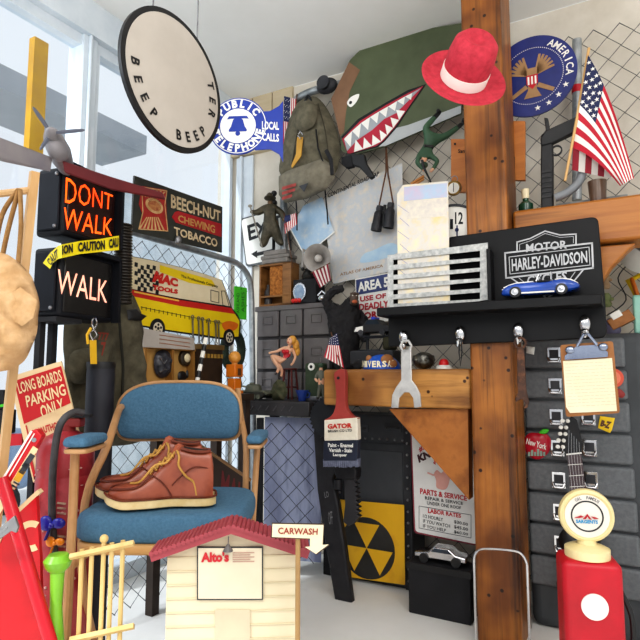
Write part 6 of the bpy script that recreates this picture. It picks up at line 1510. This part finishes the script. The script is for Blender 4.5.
# stool and pin-up figurine
Q = BN.off(-.10); d = dep(Q.hit(289, 370)); k = d / F
a = Q.ab(290, 396)[0]; zs = P(290, 368, d).z
so_ = thing('tiny_stool', 'tiny dark red wooden stool on the steel bench', 'stool', Q.p(a, zb))
sw = mat('stool_red', '#5c2420', '#481a18', rough=.4)
m = M(); m.lathe(Q.p(a, zs - .007), ZZ, [(0, 0), (7 * k, 0), (7.4 * k, .003), (7 * k, .006), (0, .006)], 24); m.make('seat', sw, so_)
for s1 in (-1, 1):
    for s2 in (-1, 1): M().tube([Q.p(a + s1 * 4 * k, zs - .006, s2 * 4 * k), Q.p(a + s1 * 6 * k, zb + .003, s2 * 6 * k)], 1.1 * k, 8).make('leg', sw, so_)
m = M(); hh = zb + (zs - zb) * .4
for s1, s2, s3, s4 in ((-1, -1, 1, -1), (1, -1, 1, 1), (1, 1, -1, 1), (-1, 1, -1, -1)): m.tube([Q.p(a + s1 * 5.2 * k, hh, s2 * 5.2 * k), Q.p(a + s3 * 5.2 * k, hh, s4 * 5.2 * k)], .7 * k, 6)
m.make('stretcher', sw, so_)
pu = thing('seated_figurine', 'figurine of blonde woman in red top seated with crossed legs on stool', 'figurine', P(289, 368, d))
top_ = mat('swim_red', '#d02c38', '#b82430', rough=.4); bot_ = mat('swim_grey', '#7c7480', '#6c6470', rough=.5); dsh = mat('shoe_dark', '#3a2c2c', rough=.4)
J = dict(hip=(289, 363.5, 0, 5), wai=(287.5, 357.5, 0, 3.2), che=(286.5, 351, -.004, 4.4), nek=(290, 345, 0, 1.5), hd=(291, 340.5, -.003, 3.2),
         kl=(271, 355.5, -.012, 2.9), al=(279, 368, -.016, 1.7), fl=(277, 373, -.02, 1.5), fl2=(274.5, 374.5, -.024, 1),
         kr=(276, 359, .006, 2.9), ar=(282.5, 372, 0, 1.7), fr=(281, 377, -.004, 1.5), fr2=(278, 378.5, -.01, 1),
         sl=(283.5, 348, -.006, 1.9), el=(277, 351.5, -.02, 1.5), wl=(271, 352.5, -.022, 1.2), hl=(268.5, 353.5, -.022, 1.2), sr=(292.5, 349, .004, 1.9), er=(295.5, 357, 0, 1.5), wr=(293, 363, -.008, 1.2), hr=(290.5, 365.5, -.014, 1.3))
figure('body', J, [('hip', 'wai', 2), ('wai', 'che', 1), ('che', 'nek', 0), ('nek', 'hd', 0), ('hip', 'kl', 0), ('kl', 'al', 0), ('al', 'fl', 0), ('fl', 'fl2', 3), ('hip', 'kr', 0), ('kr', 'ar', 0), ('ar', 'fr', 0), ('fr', 'fr2', 3),
              ('che', 'sl', 0), ('sl', 'el', 0), ('el', 'wl', 0), ('wl', 'hl', 0), ('che', 'sr', 0), ('sr', 'er', 0), ('er', 'wr', 0), ('wr', 'hr', 0)], [SKN, top_, bot_, dsh], pu, d, 'hip', 2)
m = M(); c = P(292.5, 340, d); m.ell(c, (4.2 * k, 4 * k, 4.6 * k)); m.ell(P(296, 345, d + .004), (3.4 * k, 3.6 * k, 5.5 * k)); m.ell(P(297.5, 351, d + .006), (2.6 * k, 2.8 * k, 5 * k)); m.make('hair', mat('blonde', '#e0a84c', '#c88a34', rough=.5, scale=90), pu)
q_ = FP(289.6, 341, d - .010, -30, 12)
m = M().mt(0); m.ell(q_.p(0, 0, 0), (3 * k, 3.8 * k, 2.6 * k), q_.R); m.ell(q_.p(0, -.4 * k, 2.6 * k), (.5 * k, .8 * k, .6 * k), q_.R); m.mt(1); m.ell(q_.p(0, -1.9 * k, 2.2 * k), (.9 * k, .4 * k, .4 * k), q_.R); m.mt(2)
for s_ in (-1, 1): m.ell(q_.p(s_ * 1.1 * k, .6 * k, 2.3 * k), (.5 * k, .35 * k, .35 * k), q_.R)
m.make('face', [SKN, RED, BLK], pu)
m = M()
for s_ in (-1.7, 1.7): m.ell(P(285.4 + s_, 351.5, d - .016), (2.2 * k, 2 * k, 2.1 * k))
m.make('bikini_top', top_, pu)
# low green rock under her feet, cups, box, soldier
a = Q.ab(277, 398)[0]; m = M(); m.pillow(BN.off(-.06), [(273, 384), (278, 379), (285, 382), (288, 392), (284, 400), (273, 400), (271, 392)], .02, wob=.01, wf=40, smooth=False); tag(m.make('mossy_rock', mat('moss', '#3e4630', '#5a5640', rough=.9, scale=60, bump=.5)), 'mossy dark rock on the bench under the seated figurine feet', 'rock')
Q = BN.off(-.04); a = Q.ab(302, 398)[0]; m = M(); m.lathe(Q.p(a, zb + .001), ZZ, [(0, 0), (.013, 0), (.017, .02), (.026, .04), (.023, .04), (.014, .02), (0, .006)], 24); m.tube([Q.p(a + .02, zb + .036), Q.p(a + .034, zb + .03), Q.p(a + .03, zb + .015), Q.p(a + .016, zb + .014)], .003, 6)
tag(m.make('blue_cup', mat('cup_blue', '#24408c', '#1c3474', rough=.3)), 'small dark blue cup on the bench right of the tiny stool', 'cup')
Q = BN.off(-.06); a = Q.ab(313, 398)[0]; z0 = zb + .001
fr_ = thing('field_radio', 'dark green toy field radio with white dial on the steel bench', 'toy', Q.p(a, z0))
m = M(); w_ = .036; zt4 = Q.ab(313, 363)[1]; m.lbox(Q, a - w_, a + w_, z0 + .01, zt4, -.05, 0); m.make('case', mat('radio_green', '#3c4a34', '#2e3a28', rough=.6, scale=20), fr_, bevel=.006)
m = M().mt(0); m.disc(Q, .014, .004, .004, a=a - .006, b=zt4 - .014); m.mt(1).disc(Q, .006, .001, .0055, a=a - .006, b=zt4 - .014); m.make('dial', [WHT, BLK], fr_)
m = M(); m.lbox(Q, a - w_ - .004, a + w_ + .004, z0, z0 + .018, -.052, .008); m.make('foot', STL, fr_, bevel=.003)
m = M(); m.tube([Q.p(a + .02, zt4, -.02), Q.p(a + .03, zt4 + .05, -.02)], .0015, 6); m.make('antenna', CHR, fr_)
d = dep(BN.hit(322, 380, -.02)); k = d / F
ts = thing('toy_soldier', 'small grey standing toy soldier at the right end of the bench', 'figurine', P(321, 399, d))
J = dict(hip=(321, 383, 0, 3), che=(321, 375, 0, 3.6), nek=(321, 370, 0, 1.6), hd=(321, 367, -.003, 2.4), kl=(319, 391, -.003, 2), fl=(318, 398, 0, 1.7), fl2=(317, 399, -.008, 1.2), kr=(323, 391, 0, 2), fr=(324, 398, 0, 1.7), fr2=(324, 399, -.008, 1.2),
         sl=(317.5, 373, 0, 1.8), el=(315, 379, -.004, 1.5), hl=(318, 382, -.014, 1.2), sr=(324.5, 373, 0, 1.8), er=(327, 379, -.004, 1.5), hr=(324, 382, -.014, 1.2))
figure('body', J, [('hip', 'che', 0), ('che', 'nek', 0), ('nek', 'hd', 1), ('hip', 'kl', 0), ('kl', 'fl', 0), ('fl', 'fl2', 2), ('hip', 'kr', 0), ('kr', 'fr', 0), ('fr', 'fr2', 2), ('che', 'sl', 0), ('sl', 'el', 0), ('el', 'hl', 1), ('che', 'sr', 0), ('sr', 'er', 0), ('er', 'hr', 1)],
       [mat('soldier_grey', '#6a6c60', '#54564c', rough=.7), SKN, BLK], ts, d, 'hip', 2)
m = M(); m.ell(P(321, 365.5, d - .003), (2.9 * k, 3 * k, 2.2 * k)); m.make('helmet', mat('helmet_green', '#38503c'), ts)
# flag beside the brush, set in the ledge end
q = RW(.475); lf = thing('small_flag', 'small stars and stripes flag planted at the left end of timber ledge', 'flag', q.hit(340, 370))
us_flag(lf, lambda s, t: q.hit(*lerp(lerp((337, 333), (344, 368), s), lerp((330, 338), (324, 357), s), t), .006 * sin(5 * s)), 14, .36, True, .0022, crows=13)
m = M(); m.tube([q.hit(331, 332, -.003), q.hit(342, 371, -.003)], .0022, 6); m.make('stick', BRN, lf)

# ================================================================ CHAIR
cx0, cx1, yf, yb = -.492, -.150, 1.10, 1.40
zs = .490
ch_ = thing('office_chair', 'vintage blue upholstered armchair with tan tubular frame in the foreground', 'chair', ((cx0 + cx1) / 2, (yf + yb) / 2, 0))
bl = mat('chair_blue', '#507690', '#456a84', rough=.95, scale=160, bump=.3)
tn = mat('chair_tan', '#c09468', '#a87c50', rough=.5, scale=10)
def rbox(m, x0, x1, y0, y1, z0, z1, r, crown=0.0, n=10):
    """rounded cushion: stacked super-ellipse rings"""
    cx, cy = (x0 + x1) / 2, (y0 + y1) / 2; hx, hy = (x1 - x0) / 2, (y1 - y0) / 2; rings = []
    hs = [(0, -r), (.25, -r * .35), (.5, 0), (z1 - z0) * 0 and 0 or (.75, 0)]
    lay = [(z0, -r * .5), (z0 + r * .35, -r * .1), (z0 + r * .8, 0), (z1 - r, 0), (z1 - r * .35, -r * .2), (z1 - r * .08, -r * .6), (z1, -r * 1.2)]
    def ring(z, o):
        out = []
        for j in range(56):
            t = 2 * PI * j / 56; c, s_ = cos(t), sin(t)
            out.append(V((cx + (hx + o) * math.copysign(abs(c) ** .35, c), cy + (hy + o) * math.copysign(abs(s_) ** .35, s_), z)))
        return out
    rings = [ring(*l) for l in lay]
    for f in (.66, .33, .02): rings.append([V((cx + (p.x - cx) * f, cy + (p.y - cy) * f, z1 + crown * (1 - f))) for p in rings[len(lay) - 1]])
    return m.loft(rings)
m = M(); rbox(m, cx0, cx1, yf, yb, zs - .056, zs, .022, .004); m.make('seat', bl, ch_, smooth=70)
m = M(); rbox(m, cx0 + .004, cx1 - .004, yf + .003, yb - .004, zs - .076, zs - .055, .008); m.make('seat_rim', mat('rim_tan', '#c89a62', '#b4864e', rough=.5, scale=6), ch_, smooth=60)
# back: gently curved pad
BQ = FP(181, 410, 1.47, 2)
aL, aR = BQ.ab(122, 410)[0], BQ.ab(241, 410)[0]; bT = BQ.ab(190, 383)[1]; bB = BQ.ab(190, 438)[1]
def backpt(s_, t, c): 
    a = aL + (aR - aL) * s_; b_ = bB + (bT - bB) * t
    return BQ.p(a, b_, c + .12 * (s_ - .5) ** 2)
OUTL = []
for j in range(60):
    t = 2 * PI * j / 60; c, s_ = cos(t), sin(t)
    OUTL.append((.5 + .5 * math.copysign(abs(c) ** (.5 if s_ > 0 else .22), c), .5 + .5 * math.copysign(abs(s_) ** (.62 if s_ > 0 else .35), s_) - (.1 * (2 * abs(.5 * math.copysign(abs(c) ** .5, c))) ** 3 if s_ > 0 else 0)))
m = M(); rings = []
for f, c in ((.96, -.024), (1, -.018), (1, .004), (.985, .012), (.95, .018), (.7, .022), (.4, .024), (.05, .025)): rings.append([backpt(.5 + (x - .5) * f, .5 + (y - .5) * f, c) for x, y in OUTL])
m.loft(rings); m.make('backrest', bl, ch_, smooth=70)
m = M(); m.tube([backpt(.5 + (x - .5) * 1.012, .5 + (y - .5) * 1.03, -.004) for x, y in OUTL], .006, 8, closed=True); m.make('piping', tn, ch_)
# arms
def armrest(xa, xb, y0, y1, z):
    m = M(); rbox(m, xa, xb, y0, y1, z - .018, z, .009, .002); o = m.make('armrest', bl, ch_, smooth=70)
    m = M(); rbox(m, xa + .002, xb - .002, y0 + .002, y1 - .002, z - .03, z - .021, .004); m.make('arm_trim', tn, o)
zl = P(90, 433, 1.11).z
xl = P(90, 440, 1.1).x; armrest(xl - .024, xl + .028, 1.04, 1.15, zl)
zr = P(258, 432, 1.36).z; xr = P(257, 440, 1.36).x; armrest(xr - .018, xr + .024, 1.29, 1.46, zr)
fr_m = tn
m = M(); m.tube(curve3([V((xl - .012, 1.08, zl - .028)), V((xl - .012, 1.08, .45)), V((xl - .012, 1.07, .2)), V((xl - .012, 1.05, .006))], 14), .0085, 10); m.make('leg', tn, ch_)
m = M(); m.tube(curve3([backpt(.02, .55, -.03), V((-.502, 1.40, zl + .03)), V((xl + .012, 1.18, zl - .03)), V((xl - .026, 1.17, .50)), V((xl - .05, 1.24, .3)), V((xl - .06, 1.42, .006))], 20), .0085, 10); m.make('leg', tn, ch_)
m = M(); m.tube(curve3([V((xr + .004, 1.36, zr - .028)), V((xr, 1.36, .52)), V((xr - .008, 1.33, .3)), V((xr - .012, 1.24, .006))], 14), .0075, 10); m.make('leg', tn, ch_)
m = M(); m.tube(curve3([backpt(.97, .9, -.03), backpt(1.0, .4, -.03), V((xr - .03, 1.40, zr - .03)), V((xr - .026, 1.38, .5)), V((xr - .03, 1.40, .3)), V((xr - .02, 1.50, .006))], 22), .0075, 10); m.make('leg', tn, ch_)
m = M(); m.tube([V((cx0 + .02, 1.2, zs - .082)), V((cx1 - .02, 1.2, zs - .082))], .008, 8); m.tube([V((xl - .012, 1.075, .4)), V((cx0 + .03, 1.2, zs - .082))], .007, 8); m.tube([V((xr - .006, 1.35, .4)), V((cx1 - .03, 1.2, zs - .082))], .007, 8); m.tube([V((xl - .04, 1.21, .385)), V((xr - .028, 1.39, .385))], .007, 8); m.make('cross_tube', tn, ch_)

# ================================================================ BOOTS
lea = mat('boot_leather', '#8e4630', '#7c3824', c3='#9a5036', rough=.35, scale=9, bump=.05, coat=.15)
sol = mat('boot_sole', '#e6d0a0', '#d8bc84', rough=.7, scale=30)
lac = mat('boot_lace', '#c89a50', '#a87c38', rough=.8)
def boot(toe, heel, side, label):
    """toe, heel: ground points of the sole; side: unit vector to the viewer's side"""
    ax = (heel - toe); L = ax.length; ax.normalize(); sd = ZZ.cross(ax).normalized()
    if sd.dot(CAM - toe) < 0: sd = -sd
    def p(a, z, c=0): return toe + ax * (a * L) + ZZ * (z * L) + sd * (c * L)
    b = thing('leather_boot', label, 'boot', (toe + heel) / 2, 'work boots on the chair seat')
    half = lambda a: .165 * (min(1, (a / .16)) ** .5 if a < .16 else 1) * (1 - .32 * math.exp(-((a - .6) / .16) ** 2)) * (1 if a < .9 else (max(0, 1 - ((a - .9) / .1) ** 2 * .75)) ** .5)
    m = M(); pts = []
    N = 30
    outl = [(a / N, half(a / N) + .012) for a in range(N + 1)]
    poly = [p(a * 1.03 - .015, 0, w) for a, w in outl] + [p(a * 1.03 - .015, 0, -w) for a, w in reversed(outl)]
    sz = lambda q_: .0
    top = []; bot = []
    for a, w in outl:
        aa = a * 1.03 - .015; lift = .05 * max(0, 1 - a / .22) ** 2
        bot.append((aa, lift, w)); 
    vs = [p(a, l, w) for a, l, w in bot] + [p(a, l, -w) for a, l, w in reversed(bot)]
    vt = [p(a, l + .085, w + .004) for a, l, w in bot] + [p(a, l + .085, -w - .004) for a, l, w in reversed(bot)]
    n = len(vs); m.add(vs + vt, [tuple(range(n)), tuple(range(2 * n - 1, n - 1, -1))] + [(i, (i + 1) % n, (i + 1) % n + n, i + n) for i in range(n)])
    m.make('sole', sol, b, bevel=.002)
    m = M(); m.tube([p(a, l + .088, w + .006) for a, l, w in bot] + [p(a, l + .088, -w - .006) for a, l, w in reversed(bot)], .0025, 6, closed=True); m.make('welt', mat('welt', '#7a4a2c', '#5c3420', rough=.6), b)
    prof = [(0.0, .10), (.02, .15), (.07, .185), (.15, .207), (.25, .225), (.33, .257), (.42, .318), (.52, .405), (.6, .483), (.66, .53), (.70, .53), (.78, .50), (.88, .492), (.94, .497), (.965, .485), (.985, .37)]
    def wid(a, f):      # half width at height fraction
        w = half(a)
        if a > .5: sh = .098 + .015 * (a > .9); w = w * (1 - f) ** .8 + sh * (1 - (1 - f) ** .8) if a < .93 else min(w, sh) * 1.0
        return w
    rings = []
    for a, h in prof:
        ring = []
        l = .05 * max(0, 1 - a / .22) ** 2 + .075
        for j in range(22):
            t = j / 21; th = PI * t; c = cos(th); s_ = sin(th)
            if a < .5: z = l + (h - l) * abs(s_) ** .75; w = half(a) * math.copysign(abs(c) ** .7, c)
            else:
                f = abs(s_) ** .55; z = l + (h - l) * f; ww = wid(a, max(0, min(1, (z - .1) / .25)))
                w = ww * math.copysign(abs(c) ** .45, c)
            ring.append(p(a, z, w))
        ring += [p(a, l - .01, half(a) * x) for x in (-.5, 0, .5)]
        rings.append(ring)
    m.loft(rings); up = m.make('upper', lea, b, smooth=55)
    # opening, collar and backstay
    m = M(); op = [(.685, .535), (.74, .517), (.82, .502), (.9, .498), (.945, .502)]
    m.tube([p(a, z, .088 - .02 * (a > .93)) for a, z in op] + [p(a, z, -.088 + .02 * (a > .93)) for a, z in reversed(op)], .003, 6, closed=True); m.make('collar', mat('collar', '#7c3a24', '#642c1a', rough=.5), b)
    m = M(); m.add([p(a, z - .012 + .014, .075) for a, z in op] + [p(a, z - .012 + .014, -.075) for a, z in reversed(op)], [tuple(range(10))]); m.make('opening', mat('boot_inside', '#2a1a14', '#1e120e', rough=.9), b)
    m = M(); m.sheet_ = None
    m.tube([p(.63, .46, 0), p(.66, .54, 0), (p(.672, .565, 0))], [.012, .011, .006], 8); m.make('tongue', mat('tongue', '#a85a3a', '#94492c', rough=.5), b)
    # toe seam and side stitching
    def surf(a, f): 
        for (a0, h0), (a1_, h1) in zip(prof, prof[1:]):
            if a0 <= a <= a1_: h = h0 + (h1 - h0) * (a - a0) / (a1_ - a0)
        return h
    m = M(); seam = [(.42, .30, .12), (.3, .205, .148), (.2, .19, .15), (.1, .185, .118), (.05, .18, .07), (.03, .175, 0), (.05, .18, -.07), (.1, .185, -.118), (.2, .19, -.15), (.3, .205, -.148)]
    m.tube(curve3([p(a, z, w) for a, z, w in seam], 40), .0022, 6); m.tube(curve3([p(.42, .30, .125), p(.5, .24, .125), p(.56, .17, .125), p(.6, .10, .128)], 14), .0016, 5); m.tube(curve3([p(.95, .34, .10), p(.8, .36, .115), p(.68, .28, .125), p(.6, .2, .13)], 14), .0014, 5)
    m.make('seam', mat('seam', '#6a2e1c', rough=.6), b)
    # laces and eyelets
    ey = [(.40, .315, .075), (.45, .355, .08), (.50, .398, .082), (.55, .437, .084), (.60, .477, .086), (.645, .51, .088)]
    m = M()
    for a, z, w in ey:
        for s_ in (1, -1): m.ell(p(a, z - .012, s_ * (w + .004)), .0034, n=8, m=6)
    m.make('eyelet', mat('eyelet', '#b88c4c', rough=.3, metal=.8), b)
    m = M()
    for (a, z, w), (a2, z2, w2) in zip(ey, ey[1:]):
        m.tube([p(a, z - .01, w + .006), p((a + a2) / 2, (z + z2) / 2 + .022, 0), p(a2, z2 - .01, -w2 - .006)], .0023, 6); m.tube([p(a, z - .01, -w - .006), p((a + a2) / 2, (z + z2) / 2 + .026, 0), p(a2, z2 - .01, w2 + .006)], .0023, 6)
    m.tube(curve3([p(.645, .51, .09), p(.66, .46, .125), p(.66, .38, .14), p(.73, .28, .14), p(.80, .22, .125), (p(.83, .10, .145))], 24), .0023, 6)
    m.tube(curve3([p(.60, .48, .09), p(.54, .41, .12), p(.44, .39, .12), p(.36, .30, .15), p(.30, .24, .12), p(.22, .222, .06)], 20), .0023, 6)
    m.make('lace', lac, b)
    return b
zz = zs + .0055
gr_ = lambda x, y, d: V((P(x, y, d).x, d * 1.0 + 0 * P(x, y, d).y, zz))
boot(V((P(112, 500, 1.145).x, 1.145, zz)), V((P(217, 500, 1.19).x, 1.19, zz)), None, 'reddish brown lace-up leather boot with cream sole, nearer of the pair')
boot(V((P(102, 500, 1.22).x, 1.222, zz)), V((P(207, 500, 1.265).x, 1.267, zz)), None, 'reddish brown leather boot mostly hidden behind its nearer twin')

# ================================================================ FRONT: MODEL BUILDING, ARROW SIGN, PICKETS
HQ = FP(232, 560, .93, 4); k = .93 / F
hs = thing('model_building', 'cream clapboard model building with red ribbed roof in front of chair', 'model building', HQ.p(0, -HQ.o.z, -.1))
ap_ = HQ.ab(232, 527); el = HQ.ab(160, 556); er_ = HQ.ab(303, 554); g0 = -HQ.o.z
cb_ = mat('house_cream', '#dccfb2', '#d0c2a2', rough=.6, scale=4)
m = M(); m.prism([HQ.p(el[0] + .012, g0), HQ.p(el[0] + .012, el[1] + .004), HQ.p(*ap_), HQ.p(er_[0] - .012, er_[1] + .004), HQ.p(er_[0] - .012, g0)], -HQ.n * .045); m.make('wall', cb_, hs)
m = M()
z = el[1] - .004
while z > g0 + .02: m.lbox(HQ, el[0] + .012, er_[0] - .012, z, z + .0018, -.001, .002); z -= .022
m.make('clapboard', mat('house_line', '#d8caa8', rough=.6), hs)
rm = mat('roof_red', '#a84850', '#943c44', rough=.5)
for A, B in ((HQ.ab(232, 524), HQ.ab(152, 552)), (HQ.ab(232, 524), HQ.ab(309, 549))):
    m = M(); dx, dy = B[0] - A[0], B[1] - A[1]; l = math.hypot(dx, dy); nx, ny = -dy / l, dx / l
    if ny < 0: nx, ny = -nx, -ny
    m.prism([HQ.p(A[0], A[1], .018), HQ.p(B[0], B[1], .018), HQ.p(B[0] - nx * .011, B[1] - ny * .011, .018), HQ.p(A[0], A[1] - .0115, .018)], -HQ.n * .065)
    for j in range(18):
        t = (j + .5) / 18; c = HQ.p(A[0] + dx * t + nx * .0015, A[1] + dy * t + ny * .0015, 0); m.tube([c + HQ.n * .0205, c - HQ.n * .047], .0042, 6)
    m.make('roof', rm, hs)
m = M(); m.rect(HQ, 197, 547, 263, 600, .003, .004); m.make('sign_border', DGR, hs)
m = M(); m.rect(HQ, 198.2, 548.2, 261.8, 598.8, .001, .0052); m.make('sign_panel', mat('sign_ivory', '#e0d4bc', '#d6cab0', rough=.5), hs)
letters(hs, HQ, [("Alto's", [(201, 552), (229, 551.5), (229, 562), (201, 562.5)])], mat('alto_red', '#cc2430', rough=.4), .0068, .05)
m = M()
for j in range(5): m.strip(HQ, [(233, 553 + j * 2.2), (254 - (j % 2) * 4, 552.8 + j * 2.2)], .0012, .0066)
m.make('print_line', mat('faint_red', '#c8a090', rough=.6), hs)
m = M(); q_ = HQ.ab(229, 535); m.tube([HQ.p(q_[0], q_[1], .008), HQ.p(q_[0], q_[1] - .011, .012)], .001, 5); m.lathe(HQ.p(q_[0], q_[1] - .022, .014), ZZ, [(0, 0), (.0085, 0), (.0065, .004), (.002, .011), (0, .012)], 16); m.make('lamp_shade', mat('shade_grey', '#6e6a68', rough=.5), hs)
m = M(); m.rect(HQ, 215, 610, 250, 760, .003, .003); m.make('door', mat('house_door', '#cfc2a6', rough=.6), hs)
AQ = FP(300, 535, .885, 4)
ar_ = thing('arrow_sign', 'small cream arrow sign pointing down that reads car wash', 'sign', AQ.hit(316, 556))
SH = [(272.5, 524), (323.5, 525), (322.5, 545), (328.5, 544.5), (316, 554), (305, 547), (310, 546.5), (310, 538.5), (272, 537)]
m = M(); m.sheet(AQ, [(x + (.8 if x > 300 else -.8), y + (.8 if y > 535 else -.8)) for x, y in SH], .004); m.make('border', mat('arrow_brown', '#4c3c30', rough=.6), ar_)
m = M(); m.sheet(AQ, SH, .001, .0015); m.make('face', mat('arrow_cream', '#f2e4c4', '#e6d6b0', rough=.5), ar_)
letters(ar_, AQ, [('CARWASH', [(278, 527.5), (318, 528.5), (317.5, 535), (278, 534)])], mat('arrow_red', '#9a3424', rough=.5), .003, .02)
m = M(); p0 = AQ.hit(298, 530, -.008); m.tube([p0, V((p0.x, p0.y, 0.002))], .004, 8); m.box(V((p0.x, p0.y, .006)), (.09, .07, .012)); m.make('stake', mat('stake', '#b08c5c', rough=.6), ar_)
# little picket rack
FQ = FP(103, 548, .97, 4)
pk_ = thing('picket_rack', 'small pale wooden rack of pegs standing before the chair seat', 'rack', FQ.p(0, -FQ.o.z))
pw_ = mat('picket_wood', '#e0c488', '#ccac6c', rough=.6, scale=(20, 20, 4))
for y_ in (557, 640):
    m = M(); m.tube([FQ.hit(70, y_), FQ.hit(134, y_ - 14)], .0055, 4); m.make('rail', pw_, pk_)
for j, x in enumerate((82, 92, 104, 112, 123)):
    y = 557 - (x - 70) * .22; a = FQ.hit(x, y - (9 if j == 2 else 5), -.006); e = V((a.x, a.y, .001)); m = M(); m.tube([a, e], .0042, 8)
    if j == 2: m.ell(a + ZZ * .003, .0075)
    m.make('peg', pw_, pk_)
# lime bowl low in front of the extinguisher
c = P(58, 560, .975); m = M(); m.lathe(V((c.x, c.y, 0)), ZZ, [(0, 0), (.016, 0), (.016, .3), (.010, .36), (.012, c.z - .02), (.02, c.z - .012), (.024, c.z), (.016, c.z + .01), (0, c.z + .012)], 24); tag(m.make('lime_bottle', mat('lime', '#8cc83c', '#74b02c', rough=.3)), 'lime green bottle top rising in front of the extinguisher hose', 'bottle')

# dark board and boxes behind the chair
q = FP(216, 500, 1.66, 4)
bb_ = thing('brown_board', 'dark brown board with faded red lettering leaning behind the chair', 'board', q.p(0, -q.o.z))
m = M(); m.prism([q.hit(186, 436), q.hit(250, 480), V((*q.hit(252, 480)[:2], .002)), V((*q.hit(180, 480)[:2], .002)), q.hit(180, 444)], -q.n * .02); m.make('panel', mat('board_brown', '#3a2a22', '#2a1e18', rough=.7, scale=6), bb_)
m = M(); m.strip(q, [(186, 436.5), (250, 480.5)], .006, .001, th=.021); m.make('edge', mat('board_edge', '#8a6a48', rough=.7), bb_)
letters(bb_, q, [('MAU', [(222, 470), (246, 486), (244, 508), (220, 500)])], mat('board_print', '#6a2024', rough=.7), .0015, .02)
# ================================================================ LIGHT AND CAMERA
wd = bpy.data.worlds.new('World'); scene.world = wd; wd.use_nodes = True
bg = wd.node_tree.nodes['Background']; bg.inputs[0].default_value = (.94, .97, 1, 1); bg.inputs[1].default_value = .85
def area(name, loc, target, size, power, col=(1, 1, 1)):
    l = bpy.data.lights.new(name, 'AREA'); l.energy = power; l.size = size; l.color = col
    o = bpy.data.objects.new(name, l); COL.objects.link(o); o.location = loc
    o.rotation_euler = (V(target) - V(loc)).to_track_quat('-Z', 'Y').to_euler(); return o
area('room_fill', (.9, -.6, 2.0), (.3, 2, .8), 1.0, 19, (1, .96, .9))  # added soft frontal fill, stands for no visible fixture
area('corner_fill', (-.25, -.2, 1.75), (-.1, 2.2, .8), .8, 9, (1, .98, .95))  # added lamp without a fixture, lifts the dark locker corner
area('window_light', (-1.6, 1.0, 1.9), (.4, 1.8, .7), .9, 11, (.93, .97, 1))
s = bpy.data.lights.new('sun', 'SUN'); s.energy = 2.0; s.angle = rad(3)
so = bpy.data.objects.new('sun', s); COL.objects.link(so); so.rotation_euler = V((.62, .55, -.75)).to_track_quat('-Z', 'Y').to_euler()
cd = bpy.data.cameras.new('camera'); cd.sensor_width = 36; cd.lens = F * 36 / 640; cd.clip_start = .02
co = bpy.data.objects.new('camera', cd); COL.objects.link(co); co.location = CAM; co.rotation_euler = (PI / 2 + TILT, 0, 0)
scene.camera = co
scene.view_settings.view_transform = 'Standard'
scene.view_settings.look = 'Medium High Contrast'
